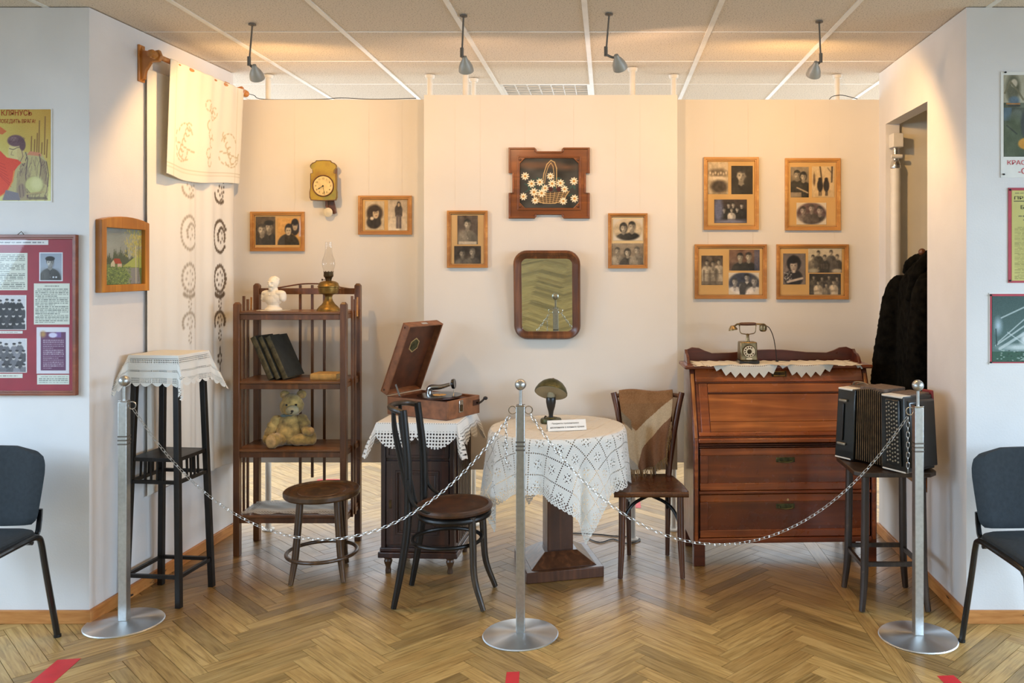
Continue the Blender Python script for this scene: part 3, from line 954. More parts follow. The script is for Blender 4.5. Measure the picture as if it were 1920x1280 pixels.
# ---------------------------------------------------------------- photographs
def figure(c, cx, cy, s, body=60, hair=40, skin=190, fem=False, cap=False, light_collar=False):
    """head-and-shoulders; cy = centre of the head, s = head height, both in picture heights"""
    k = c.ny / c.nx
    hx, hy = s * .36 * k, s * .5
    t3 = lambda v: (v, v * .965, v * .90)
    sk = skin * .93
    # shoulders with a lit and a shaded side, lapels, buttons
    c.ell(cx, cy + s * 1.62, s * 1.02 * k, s * 1.05, t3(body), .12)
    c.rect(cx - s * .98 * k, cy + s * 1.62, cx + s * .98 * k, 1, t3(body))
    c.ell(cx - s * .55 * k, cy + s * 1.25, s * .42 * k, s * .55, t3(min(255, body * 1.3 + 12)), 1.1, .55)
    c.ell(cx + s * .62 * k, cy + s * 1.7, s * .42 * k, s * .8, t3(body * .65), 1.1, .55)
    for sx in (-1, 1):
        c.line([(cx + sx * hx * .5, cy + hy * 1.15), (cx, cy + hy * 2.3)], .018 * s * k * 2 + .006, t3(body * .55 + 6), .7)
        c.line([(cx + sx * s * .6 * k, cy + s * 1.2), (cx + sx * s * .7 * k, cy + s * 2.2)], .02, t3(body * .7), .5)
    for q in range(3): c.ell(cx + .01, cy + s * (1.45 + .35 * q), .016 * k, .016, t3(min(255, body * 1.5 + 30)), .6, .7)
    if fem: c.ell(cx, cy - s * .02, hx * 1.22, hy * 1.16, t3(hair), .25)
    c.poly([(cx - hx * .45, cy + hy * .5), (cx + hx * .45, cy + hy * .5), (cx + hx * .6, cy + hy * 1.3), (cx, cy + hy * 1.6), (cx - hx * .6, cy + hy * 1.3)], t3(sk * .74))
    if light_collar: c.poly([(cx - hx * .8, cy + hy * 1.15), (cx, cy + hy * 1.9), (cx + hx * .8, cy + hy * 1.15)], (205, 200, 186))
    for sx in (-1, 1): c.ell(cx + sx * hx * .86, cy + hy * .1, hx * .14, hy * .2, t3(sk * .8), .5)
    c.ell(cx, cy - hy * .28, hx * .98, hy * .78, t3(hair), .2)
    c.ell(cx, cy + hy * .02, hx * .82, hy * .80, t3(sk), .2); c.ell(cx, cy + hy * .36, hx * .62, hy * .58, t3(sk), .25)
    c.ell(cx, cy - hy * .62, hx * .86, hy * .34, t3(hair), .35)
    c.ell(cx - hx * .28, cy - hy * .2, hx * .42, hy * .34, t3(min(255, sk * 1.22)), 1.2, .6); c.ell(cx - hx * .3, cy + hy * .3, hx * .3, hy * .26, t3(min(255, sk * 1.18)), 1.2, .55)
    c.ell(cx + hx * .6, cy + hy * .2, hx * .42, hy * .75, t3(sk * .55), 1.1, .6); c.ell(cx, cy + hy * .82, hx * .5, hy * .2, t3(sk * .62), 1.1, .5)
    for sx in (-1, 1):
        c.ell(cx + sx * hx * .36, cy + hy * .02, hx * .25, hy * .13, t3(sk * .62), 1.0, .6); c.ell(cx + sx * hx * .36, cy + hy * .02, hx * .11, hy * .06, (46, 42, 38), .9, .85)
        c.line([(cx + sx * hx * .16, cy - hy * .13), (cx + sx * hx * .56, cy - hy * .15)], .018 * s * k + .004, t3(hair + 14), .75)
    c.ell(cx + hx * .1, cy + hy * .28, hx * .12, hy * .16, t3(sk * .66), 1.0, .7); c.ell(cx, cy + hy * .54, hx * .26, hy * .055, t3(sk * .48), .9, .85)
    if cap:
        c.ell(cx, cy - hy * .68, hx * 1.22, hy * .46, t3(hair), .2); c.rect(cx - hx * .98, cy - hy * .48, cx + hx * .98, cy - hy * .34, (22, 22, 24), .9)
    return c

def photo(w, h, bg0=(120, 112, 100), bg1=(150, 140, 124), people=(), tint=(1, .96, .88), vign=0, extra=None, border=0):
    nx = max(24, int(w * 1.25)); ny = max(24, int(h * 1.25))
    c = Canvas(nx, ny, bg0).vgrad(bg0, bg1).cloud(9, 5)
    for p in people: figure(c, *p[:3], **(p[3] if len(p) > 3 else {}))
    if extra: extra(c)
    c.cloud(5, 11).cloud(4, 19).blur(1).grain(6)
    c.a *= np.array(tint)
    if vign:
        d = np.sqrt(((c.x - .5) / .5) ** 2 + ((c.y - .5) / .5) ** 2)
        m = np.clip((d - (1.0 - vign)) / .18, 0, 1)
        c.put(m, (214, 202, 180))
    if border:
        m = (c.x < border) | (c.x > 1 - border) | (c.y < border * nx / ny) | (c.y > 1 - border * nx / ny)
        c.put(m * 1.0, (226, 220, 206))
    return c

def wall_frame(label, rect, d, rail, mat, photos, backing=(214, 172, 106), group='wooden photo frames on the partitions', wires=True, depth=.02):
    x0, y0, x1, y1 = rect
    X0_, X1_ = PX(x0, d), PX(x1, d); Z0_, Z1_ = PZ(y1, d), PZ(y0, d)
    xc = (X0_ + X1_) / 2
    t = thing('photo_frame', label, 'photo frame', (xc, d, Z0_), 0, group)
    W, H = (X1_ - X0_) / 2, Z1_ - Z0_
    r = rail * d / FPX
    o = MB(); sq = lambda a: [(-W + a, a), (W - a, a), (W - a, H - a), (-W + a, H - a)]
    o.ring(sq(0), sq(r * .62), -depth, -.001); o.ring(sq(r * .6), sq(r), -depth * .72, -.001)
    ob('frame', o, mat, t, .0015, smooth=0)
    c = Canvas(24, 24, backing).cloud(5, 4)
    print_plane('backing', c, -W + r * .9, W - r * .9, r * .9, H - r * .9, -.005, t, thick=.003)
    for pr, cv in photos:
        a0, b0, a1, b1 = pr
        print_plane('photograph', cv, PX(a0, d) - xc, PX(a1, d) - xc, PZ(b1, d) - Z0_, PZ(b0, d) - Z0_, -.0062, t, thick=.001)
    ob('glass', MB().box(-W + r * .95, W - r * .95, -.0095, -.0085, r * .95, H - r * .95), 'glass_pane', t)
    if wires:
        zt_ = (PZ1 - .01 if wires is True else PZ(wires, d)) - Z0_
        for s in (-.62, .62):
            ob('hanging_wire', MB().cyl((s * W, -.002, H - .002), (s * W, -.002, zt_), .0003, n=5), 'wire', t)
    return t

D_ = dict
# left partition
def cut_women(c):
    c.a[:] = np.array((214, 166, 96)); c.cloud(3, 4)
    c.ell(.80, .34, .20, .30, (36, 30, 28), .12); c.ell(.80, .28, .12, .19, (176, 160, 136), .2); c.ell(.80, .14, .15, .12, (30, 26, 24), .2)
    c.ell(.5, 1.0, .5, .42, (52, 50, 44), .1); c.ell(.52, .42, .19, .22, (34, 30, 28), .12); c.ell(.5, .48, .13, .17, (196, 182, 158), .2)
    c.rect(.36, .30, .68, .36, (34, 30, 28)); c.poly([(.38, .66), (.5, .78), (.62, .66)], (70, 66, 58))
    for fx, fy in ((.5, .48), (.80, .29)):
        c.ell(fx - .05, fy - .02, .03, .018, (50, 44, 40), .8); c.ell(fx + .05, fy - .02, .03, .018, (50, 44, 40), .8); c.ell(fx, fy + .08, .04, .014, (110, 74, 64), .8)
wall_frame('pine frame with two photographs of couples, left of the wall clock above the shelf', (471, 397, 572, 471), DS, 6.6, 'frame_oak',
           [((480, 406, 517, 459), photo(37, 53, (92, 82, 70), (70, 64, 54), [(.68, .36, .40, D_(body=48, hair=34, cap=True)), (.32, .46, .40, D_(body=56, hair=60, skin=205))])),
            ((521, 409, 562, 459), photo(41, 50, extra=cut_women, tint=(1, .98, .92)))])
def curly(c):
    c.a[:] = np.array((206, 194, 172)); c.cloud(6, 5)
    c.ell(.5, .42, .42, .30, (64, 52, 42), .3); c.ell(.46, .74, .38, .22, (52, 46, 40), .25); c.ell(.56, .42, .16, .19, (206, 188, 162), .2)
    c.ell(.52, .27, .2, .1, (56, 44, 36), .3); c.ell(.36, .60, .1, .06, (220, 210, 196), .4)
    c.ell(.51, .41, .03, .015, (50, 40, 34), .8); c.ell(.62, .40, .03, .015, (50, 40, 34), .8); c.ell(.58, .51, .05, .014, (120, 70, 60), .8)
def standing(c):
    c.vgrad((186, 176, 164), (228, 222, 212)); c.cloud(8, 6)
    c.rect(.0, .55, 1, .6, (196, 188, 176), .6); c.ell(.55, .34, .2, .2, (70, 64, 62), .15); c.rect(.38, .3, .74, .54, (74, 68, 66))
    c.rect(.42, .5, .56, .93, (112, 106, 112)); c.rect(.58, .5, .7, .93, (100, 94, 102)); c.ell(.56, .15, .1, .1, (50, 44, 40), .15); c.ell(.56, .16, .06, .07, (190, 174, 154), .2)
wall_frame('pine frame with a curly haired portrait and a standing figure, right of the wall clock', (673, 367, 773, 440), DS, 6.6, 'frame_oak',
           [((685, 377, 721, 431), photo(36, 54, extra=curly)), ((728, 375, 764, 432), photo(36, 57, extra=standing))])
# middle partition
wall_frame('narrow upright frame with a soldier portrait above two soldiers, left of the mirror', (839, 395, 915, 502), DM, 6.2, 'frame_oak',
           [((858, 404, 896, 458), photo(38, 54, (96, 86, 80), (84, 76, 70), [(.5, .30, .34, D_(body=118, hair=48, skin=196))], extra=lambda c: c.rect(.05, .9, .95, 1, (188, 180, 168)))),
            ((852, 461, 902, 494), photo(50, 33, (66, 58, 50), (52, 46, 40), [(.3, .42, .46, D_(body=88, hair=50, skin=158)), (.68, .36, .46, D_(body=84, hair=96, skin=176))]))], backing=(206, 168, 112))
wall_frame('narrow upright frame with a vignetted couple above three people, right of the mirror', (1140, 400, 1214, 503), DM, 6.2, 'frame_oak',
           [((1149, 410, 1205, 451), photo(56, 41, (206, 192, 170), (196, 184, 160), [(.36, .42, .42, D_(body=46, hair=40, skin=206, fem=True)), (.64, .36, .46, D_(body=40, hair=36, skin=200))], vign=.10)),
            ((1147, 456, 1206, 496), photo(59, 40, (150, 140, 126), (120, 110, 98), [(.18, .36, .34, D_(body=150, hair=80)), (.5, .44, .36, D_(body=60, hair=56, skin=214, fem=True)), (.8, .34, .36, D_(body=128, hair=90))]))], backing=(222, 196, 146))
# right partition
def crowd(c):
    c.vgrad((204, 190, 166), (180, 168, 146)); c.cloud(10, 8); c.ell(.5, .34, .45, .14, (120, 108, 92), .6)
    for i in range(7): c.ell(.12 + i * .13, .34 + .03 * (i % 2), .045, .045, (208, 196, 176), .4)
    c.ell(.5, .52, .44, .08, (222, 212, 196), .6); c.ell(.55, .76, .4, .2, (74, 66, 58), .5); c.cloud(8, 9)
def family(c):
    c.vgrad((66, 54, 48), (50, 44, 44))
    for x, y in ((.44, .24), (.58, .22), (.84, .26), (.30, .44), (.70, .42)): figure(c, x, y, .20, body=34, hair=30, skin=206)
    figure(c, .53, .46, .17, body=200, hair=90, skin=214)
    c.rect(0, .82, 1, 1, (74, 72, 84), .7); c.ell(.13, .45, .15, .6, (104, 110, 138), .5, .75); c.ell(.5, .95, .5, .08, (120, 122, 142), .6, .8)
wall_frame('pine frame with a dark portrait of a man, upper left of the four frames', (1319, 295, 1422, 431), DS, 6.6, 'frame_pine',
           [((1327, 304, 1365, 364), photo(38, 60, extra=crowd)),
            ((1371, 311, 1411, 364), photo(40, 53, (46, 42, 36), (38, 36, 30), [(.46, .34, .48, D_(body=44, hair=40, skin=196))])),
            ((1339, 374, 1400, 418), photo(61, 44, extra=family, tint=(1, 1, 1)))])
def park(c):
    c.vgrad((214, 196, 160), (206, 186, 150)); c.line([(.36, 0), (.44, .45)], .05, (60, 50, 42)); c.line([(.9, 0), (.88, .5)], .07, (70, 60, 50)); c.line([(.86, .2), (.7, .05)], .03, (80, 70, 58))
    for x in (.36, .64):
        c.ell(x, .42, .08, .06, (40, 32, 28), .2); c.ell(x, .62, .13, .2, (42, 36, 34), .15); c.rect(x - .05, .78, x - .01, .95, (40, 34, 32)); c.rect(x + .02, .78, x + .06, .95, (40, 34, 32))
    c.ell(.1, .42, .05, .2, (110, 90, 70), .5)
wall_frame('pine frame showing two figures in a park, upper right of the four frames', (1471, 297, 1575, 432), DS, 6.6, 'frame_pine',
           [((1482, 313, 1516, 370), photo(34, 57, (150, 140, 124), (120, 110, 96), [(.36, .26, .30, D_(body=48, hair=38, skin=186)), (.7, .32, .28, D_(body=46, hair=34, skin=206, fem=True))], extra=lambda c: (c.line([(.35, .68), (.95, .85)], .07, (204, 190, 168)), c.rect(0, .84, .6, 1, (150, 140, 126))))),
            ((1522, 312, 1564, 370), photo(42, 58, extra=park)),
            ((1493, 380, 1549, 421), photo(56, 41, (110, 92, 88), (84, 70, 70), [(.22, .36, .38, D_(body=110, hair=60)), (.5, .26, .36, D_(body=76, hair=70)), (.78, .36, .4, D_(body=70, hair=60))], vign=.10, tint=(1, .94, .94)))])
def boys(c):
    c.vgrad((86, 76, 66), (120, 108, 94)); c.cloud(14, 7)
    for x, y, b in ((.26, .24, 176), (.82, .22, 186), (.54, .28, 140)):
        figure(c, x, y, .19, body=b, hair=50, skin=196)
    for x in (.12, .40, .68): c.line([(x, .5), (x, 1)], .05, (84, 74, 64), .8)
    c.rect(0, .88, 1, 1, (104, 94, 82), .7); c.line([(.15, .62), (.95, .62)], .03, (90, 80, 70), .6)
wall_frame('wide pine frame of three photographs, one of three boys standing, lower left of four', (1302, 458, 1437, 560), DS, 6.6, 'frame_oak',
           [((1315, 479, 1355, 534), photo(40, 55, extra=boys)),
            ((1367, 468, 1424, 507), photo(57, 39, (128, 100, 84), (96, 76, 66), [(.36, .36, .42, D_(body=44, hair=40, skin=200)), (.64, .34, .42, D_(body=40, hair=44, skin=206))], extra=lambda c: c.rect(.82, 0, 1, 1, (86, 98, 140), .6))),  # bluish strip at the right edge is a painted glass reflection
            ((1366, 511, 1423, 552), photo(57, 41, (60, 64, 76), (70, 72, 82), [(.2, .42, .36, D_(body=214, hair=70)), (.42, .60, .32, D_(body=216, hair=60)), (.6, .22, .34, D_(body=60, hair=34, light_collar=True)), (.84, .40, .4, D_(body=220, hair=80))], vign=.06, tint=(.98, .98, 1)))], wires=433)
def woman(c):
    c.vgrad((118, 108, 100), (132, 120, 108)); c.ell(.48, .32, .32, .26, (32, 30, 34), .2); c.ell(.46, .8, .42, .28, (44, 42, 44), .15); c.ell(.47, .40, .16, .185, (186, 172, 152), .25); c.ell(.42, .36, .09, .1, (208, 194, 172), 1.0, .6); c.ell(.58, .42, .07, .15, (132, 118, 102), 1.0, .7)
    c.ell(.44, .24, .22, .09, (30, 28, 32), .3); c.rect(.4, .54, .54, .62, (196, 184, 164)); c.line([(.2, .92), (.85, .80)], .1, (206, 192, 172))
    for i in range(26): c.ell(c.rng.uniform(.05, .42), c.rng.uniform(.58, .86), .022, .016, (208, 206, 196), .4)
    for sx in (-1, 1): c.ell(.46 + sx * .07, .39, .028, .013, (52, 44, 40), 1.0)
    c.ell(.47, .51, .045, .013, (104, 76, 68), 1.0); c.ell(.47, .45, .025, .02, (170, 150, 130), .8)
def band(c):
    c.vgrad((206, 200, 184), (190, 184, 168))
    for x, y, b in ((.30, .18, 70), (.68, .16, 84), (.14, .36, 116), (.86, .34, 76), (.49, .36, 58)): figure(c, x, y, .20, body=b, hair=44, skin=200)
    c.rect(.37, .60, .62, .86, (50, 46, 42)); [c.rect(.385 + i * .045, .62, .40 + i * .045, .84, (140, 132, 120)) for i in range(5)]
    c.ell(.16, .92, .16, .09, (170, 168, 156), .5); c.ell(.86, .93, .16, .09, (182, 178, 164), .5); c.line([(.3, .8), (.22, 1)], .04, (160, 154, 140), .7)
def group7(c):
    c.vgrad((52, 48, 42), (60, 54, 48))
    for x, y in ((.14, .17), (.40, .22), (.62, .16), (.88, .22)): figure(c, x, y, .19, body=84, hair=36, skin=190)
    for x, y, b in ((.28, .42, 200), (.77, .40, 206), (.54, .54, 126)): figure(c, x, y, .21, body=b, hair=38, skin=200)
    for x in (.28, .77): c.line([(x - .1, .84), (x + .1, .80)], .05, (150, 138, 122), .8)
wall_frame('wide pine frame of three photographs, one of a dark haired woman, lower right of four', (1455, 458, 1590, 561), DS, 6.6, 'frame_oak',
           [((1468, 475, 1510, 533), photo(42, 58, extra=woman, tint=(.98, .97, .98))), ((1515, 466, 1578, 511), photo(63, 45, extra=band)), ((1517, 513, 1576, 552), photo(59, 39, extra=group7))], wires=434)

# ---------------------------------------------------------------- carved frame with flower basket
def flower_picture():
    d = DM; x0, y0, x1, y1 = 954, 277, 1106, 410
    xc = PX((x0 + x1) / 2, d); zb = PZ(y1, d)
    t = thing('flower_picture', 'carved notched wooden frame with a basket of white daisies above the mirror', 'picture', (xc, d, zb), 0)
    s = d / FPX; W, H = 76 * s, 133 * s
    a, bx, bz, n = 7 * s, 49 * s, 48 * s, 0
    def outline(off):
        a_ = a; B, Cc = bx, bz
        w, h = W - off, H - off; lo = off
        p = [(-w, lo), (-w + B - off * 0, lo), (-w + B - 0, lo + a_), (w - B, lo + a_), (w - B, lo), (w, lo), (w, lo + Cc - off), (w - a_, lo + Cc - off), (w - a_, h - Cc + off), (w, h - Cc + off), (w, h), (w - B, h), (w - B, h - a_), (-w + B, h - a_), (-w + B, h), (-w, h), (-w, h - Cc + off), (-w + a_, h - Cc + off), (-w + a_, lo + Cc - off), (-w, lo + Cc - off)]
        return p
    ix, iz = 55 * s, 20 * s
    iw, i0, i1 = ix, iz, H - iz
    # inner opening outline with matching count (cut corners)
    k = 10 * s
    inner = [(-iw + k, i0), (-iw + 2.6 * k, i0), (-iw + 3 * k, i0), (iw - 3 * k, i0), (iw - 2.6 * k, i0), (iw - k, i0), (iw, i0 + k), (iw, i0 + 2.6 * k), (iw, i1 - 2.6 * k), (iw, i1 - k), (iw - k, i1), (iw - 2.6 * k, i1), (iw - 3 * k, i1), (-iw + 3 * k, i1), (-iw + 2.6 * k, i1), (-iw + k, i1), (-iw, i1 - k), (-iw, i1 - 2.6 * k), (-iw, i0 + 2.6 * k), (-iw, i0 + k)]
    # rotate start so both begin at lower-left
    inner = inner[0:6] + inner[6:]
    m = MB(); m.ring(outline(0), inner, -.016, -.001)
    ob('frame', m, 'frame_carved', t, .002, smooth=0)
    m = MB(); o1 = outline(.002); o2 = outline(.011)
    m.ring(o1, o2, -.024, -.015); ob('outer_moulding', m, 'frame_carved', t, .002, smooth=0)
    m = MB(); sq = lambda q: [(-iw - q, i0 - q), (iw + q, i0 - q), (iw + q, i1 + q), (-iw - q, i1 + q)]
    m.ring(sq(.013), sq(.006), -.021, -.015); ob('inner_moulding', m, 'frame_carved', t, .0015, smooth=0)
    for sx in (-1, 1):
        for z in (i0 + 3 * s, i1 - 3 * s):
            ob('corner_stud', MB().sphere((sx * (iw - 1 * s), -.018, z), (.007, .005, .007), 12, 8), 'mirror_wood', t)
    c = Canvas(150, 124, (58, 58, 54)).cloud(14, 6)
    for q in ((.26, .16), (.78, .18), (.5, .12), (.12, .12)): c.ell(q[0], q[1], .2, .06, (112, 82, 60), 1.2, .7)
    for i in range(40): 
        xx, yy = c.rng.uniform(.05, .95), c.rng.uniform(.38, .75); c.ell(xx, yy, .05, .012, (52, 92, 82), .8, .7, c.rng.uniform(-1.5, 1.5))
    gold = (214, 178, 120)
    arc = [(.40 + .115 * (1 - math.cos(u)) * 1.0, .55 - .50 * math.sin(u)) for u in np.linspace(0, PI, 18)]
    c.line([(.385, .5), (.41, .3), (.46, .12), (.53, .04), (.59, .08), (.625, .2), (.625, .6)], .014, gold)
    c.line([(.42, .5), (.44, .32), (.485, .16), (.53, .09), (.565, .16), (.58, .3), (.58, .5)], .010, gold)
    c.poly([(.2, .70), (.84, .66), (.74, .84), (.62, .90), (.38, .90), (.26, .84)], (74, 60, 44))
    for i in range(9): c.line([(.22 + i * .075, .68), (.30 + i * .052, .9)], .008, gold)
    for i in range(6): c.line([(.22 + i * .012, .70 + i * .036), (.52, .715 + i * .038), (.83 - i * .022, .67 + i * .04)], .008, gold)
    c.line([(.22, .72), (.28, .85), (.4, .905), (.6, .905), (.74, .84), (.84, .66)], .012, gold)
    for q in ((.52, .62), (.66, .62)): c.ell(q[0], q[1], .04, .05, (74, 34, 34), .4)
    fl = [(.09, .36, 1.), (.20, .51, 1.), (.34, .48, .95), (.52, .36, .9), (.55, .51, 1.), (.69, .50, 1.), (.92, .46, 1.), (.06, .77, .95), (.24, .68, 1.05), (.37, .70, 1.05), (.43, .60, .9), (.76, .62, .9), (.26, .85, .9), (.74, .86, .95), (.93, .81, 1.)]
    for fx, fy, fs in fl:
        for p in range(9):
            an = 2 * PI * p / 9 + fx * 9
            c.ell(fx + .048 * fs * math.cos(an) * .82, fy + .048 * fs * math.sin(an), .034 * fs, .014 * fs, (244, 230, 196), .35, 1, an)
        c.ell(fx, fy, .021 * fs, .024 * fs, (196, 142, 66), .4)
    print_plane('embroidery', c, -iw, iw, i0, i1, -.008, t, thick=.002)
    for sx in (-.6, .6): ob('hanging_wire', MB().cyl((sx * W, -.001, H - a - .002), (sx * W, -.001, PZ1 - .02 - zb), .0003, n=5), 'wire', t)
flower_picture()

# ---------------------------------------------------------------- mirror, tilted forward
def rrect(x0, x1, z0, z1, r, n=6):
    p = []
    for cx, cz, a0 in ((x0 + r, z0 + r, PI), (x1 - r, z0 + r, 1.5 * PI), (x1 - r, z1 - r, 0), (x0 + r, z1 - r, .5 * PI)):
        for k in range(n + 1):
            a = a0 + (PI / 2) * k / n; p.append((cx + r * math.cos(a), cz + r * math.sin(a)))
    return p
def mirror():
    d = DM - .035; s = d / FPX
    W, H = 62.5 * s, 168 * s
    t = thing('wall_mirror', 'rectangular mirror with rounded dark wooden frame hung tilted on the middle partition', 'mirror', (PX(1026, d), DM - .012, PZ(635, DM)), 0)
    T = Matrix.Rotation(R(6.9), 4, 'X')
    m = MB(T)
    prof = [(0, -.004), (.003, -.022), (.012, -.03), (.024, -.026), (.032, -.018), (.046, -.016), (.048, -.008)]
    outl = lambda o, r: rrect(-W + o, W - o, o, H - o, max(r - o, .006), 7)
    rings = [outl(o, 26 * s) for o, _ in prof]; n = len(rings[0])
    vs = []; fs = []
    for (o, y), rg in zip(prof, rings): vs += [(x, y, z) for x, z in rg]
    for i in range(len(prof) - 1):
        for k in range(n):
            j = (k + 1) % n; fs.append((i * n + k, i * n + j, (i + 1) * n + j, (i + 1) * n + k))
    m.add(vs, fs); ob('frame', m, 'mirror_wood', t, smooth=50)
    m = MB(T); m.prism(outl(.040, 26 * s), -.011, -.008); ob('mirror_glass', m, 'mirror_glass', t, smooth=0)
    m = MB(T); m.prism(outl(.004, 26 * s), -.006, -.001); ob('back_board', m, 'pedestal_wood', t, smooth=0)
    for sx in (-.6, .6): ob('hanging_wire', MB().cyl((sx * W, -.03, H - .01), (sx * W, .008, PZ(410, DM) - PZ(635, DM) + .03), .0003, n=5), 'wire', t)
mirror()

# ---------------------------------------------------------------- wall clock
def wall_clock():
    d = DS; s = d / FPX; xc = PX(613.5, d); zb = PZ(378, d)
    t = thing('wall_clock', 'small painted yellow pendulum wall clock with round dial', 'clock', (xc, d, zb), 0)
    q = lambda x, y: ((x - 438) / 985 * 100 * s, (858 - y) / 9.85 * s)
    half = [(0, 116), (130, 122), (150, 150), (200, 168), (238, 205), (242, 240), (225, 268), (200, 290), (196, 352), (236, 360), (238, 480), (236, 620), (252, 700), (250, 800), (228, 850), (0, 860)]
    right = [q(438 + x, y) for x, y in half]
    left = [q(438 - x, y) for x, y in half[1:-1]]
    out = left[:] ; poly = [right[0]] + left + [right[-1]] + right[1:-1][::-1]
    m = MB(); m.prism(poly, -.070, -.055); ob('dial_board', m, 'print_clock', t, .002, smooth=0)
    ob('case', MB().box(-.062, .062, -.055, -.001, .02, .20), 'mirror_wood', t, .002)
    # brown edge line
    m = MB(); n = len(poly); cz = .12
    inn = [(x * .955, cz + (z - cz) * .965) for x, z in poly]
    m.ring(poly, inn, -.0712, -.069); ob('edge_line', m, 'mirror_wood', t, smooth=0)
    zc = q(438, 588)[1]; rd = 188 / 9.85 * s
    Md = Matrix.Translation((0, -.0705, zc)) @ Matrix.Rotation(R(90), 4, 'X')
    ob('dial', MB(Md).lathe([(0, .004), (rd * .94, .003), (rd * .94, 0), (0, 0)][::-1], 40), 'clock_face', t)
    ob('dial_rim', MB().tube([(rd * math.cos(a), -.0725, zc + rd * math.sin(a)) for a in np.linspace(0, 2 * PI, 40)[:-1]], .0035, 8, True), 'mirror_wood', t)
    for k, tx in enumerate(['12', '1', '2', '3', '4', '5', '6', '7', '8', '9', '10', '11']):
        a = PI / 2 - k * PI / 6
        text_mesh(tx, rd * .17, 'brass_dark', t, 'numeral', rd * .72 * math.cos(a), -.0752, zc + rd * .72 * math.sin(a) - rd * .08, 'CENTER')
    def hand(dx, dz, w, nm):
        v = Vector((dx, 0, dz)).normalized(); u = Vector((-v.z, 0, v.x))
        L = math.hypot(dx, dz); c = Vector((0, -.0765, zc)); m = MB()
        pts = [c - u * w * .5, c + v * L * .55 - u * w * .4, c + v * L * .7 - u * w * 1.3, c + v * L, c + v * L * .7 + u * w * 1.3, c + v * L * .55 + u * w * .4, c + u * w * .5]
        m.prism([(p.x, p.z) for p in pts][::-1] if (u.x * v.z - u.z * v.x) > 0 else [(p.x, p.z) for p in pts], -.0772, -.0762); ob(nm, m, 'black', t, smooth=0)
    hand(-rd * .52, -rd * .34, .0022, 'hour_hand'); hand(rd * .17, -rd * .88, .0018, 'minute_hand')
    ob('hub', MB(Md).lathe([(.004, .0), (.004, .009), (0, .01)], 12), 'black', t)
    m = MB(); m.prism([(-.002, .02), (-.004, -.03), (.03, -.072), (.048, -.075), (.062, -.068), (.045, .02)], -.026, -.012); ob('weight_board', m, 'mirror_wood', t, .001)
    Mb = Matrix.Translation((.017, -.038, -.066)) @ Matrix.Rotation(R(90), 4, 'X')
    ob('pendulum_bob', MB(Mb).lathe([(0, -.004), (.02, -.003), (.0275, 0), (.02, .004), (0, .006)], 28), 'ivory', t)
    ob('pendulum_rod', MB().box(.0165, .0195, -.0375, -.0355, -.05, .05), 'brass_dark', t)
m, nt, b = new_mat('print_clock')
nz = noise(nt, 9, 4)
nt.links.new(ramp(nt, nz.outputs[0], [(0.3, (150, 112, 40)), (0.5, (178, 150, 52)), (0.66, (138, 134, 66))]), b.inputs['Base Color']); b.inputs['Roughness'].default_value = .5
plain('clock_face', (226, 200, 140), 0.5, var=.06, scale=30)
wall_clock()
# ---------------------------------------------------------------- left wall: painting and embroidered curtain
LWROT = math.atan2(LW1.y - LW0.y, LW1.x - LW0.x)
def lw_loc(d, z): return (lw_x(d), d, z)

def painting():
    d0, d1 = lw_depth(178), lw_depth(268)
    W = (d1 - d0) / math.sin(LWROT); zb = 1.467; H = .33
    t = thing('landscape_painting', 'small landscape with red roofed cottage in an amber arched frame on the left wall', 'painting', lw_loc(d0, zb), LWROT)
    def arch(o):
        p = [(o, o), (W - o, o), (W - o, H - o)]
        for k in range(1, 8):
            u = k / 8; x = W - o - u * (W - 2 * o); p.append((x, H - o + (.022 if o == 0 else .0) * math.sin(PI * u) ** .8))
        p.append((o, H - o)); return p
    m = MB(); r = .034
    m.ring(arch(0), arch(r), -.034, -.001); ob('frame', m, 'frame_amber', t, .003, smooth=0)
    c = Canvas(110, 110, (128, 140, 140)).vgrad((128, 142, 140), (158, 160, 148)).cloud(7, 6)
    for i in range(26):
        x = i / 25 * 1.0; h = .36 + .12 * abs(math.sin(i * 2.3)) - (.1 if 6 < i < 16 else 0)
        c.poly([(x - .06, .68), (x, h + .04), (x + .06, .68)], (66, 84, 66))
    c.poly([(.0, .68), (0, .55), (.5, .6), (.62, .68)], (62, 82, 60)); c.rect(0, .64, 1, 1, (96, 120, 72))
    c.poly([(.5, .68), (.9, .46), (1, .48), (1, .7)], (158, 172, 88)); c.poly([(.55, .70), (.92, .70), (.98, 1), (.6, 1), (.7, .84)], (128, 132, 132))
    c.poly([(.2, .62), (.28, .54), (.42, .54), (.48, .64)], (158, 62, 42)); c.poly([(.2, .62), (.26, .56), (.3, .62), (.3, .68), (.2, .68)], (196, 190, 160)); c.rect(.36, .63, .47, .68, (196, 176, 160))
    for i in range(420):
        x, y = c.rng.uniform(0, .72), c.rng.uniform(.68, 1); c.ell(x, y, .02, .007, [(148, 170, 90), (62, 88, 54), (112, 140, 76)][i % 3], .8, .8, c.rng.uniform(-1, 1))
    for i in range(420):
        x, y = c.rng.beta(2.2, 1.1) * .48 + .52, c.rng.uniform(.02, .5) ** 1.0; c.ell(x, y, .007, .02, [(176, 166, 70), (146, 150, 70), (196, 184, 100)][i % 3], .8, .75)
    c.line([(.84, .3), (.85, .98)], .022, (186, 182, 160)); c.line([(.93, .2), (.92, .95)], .016, (90, 86, 70))
    c.grain(4)
    print_plane('canvas', c, r, W - r, r, H - r, -.014, t, thick=.004)
    ob('glass', MB().box(r, W - r, -.0185, -.0175, r, H - r), 'glass_pane', t)
painting()

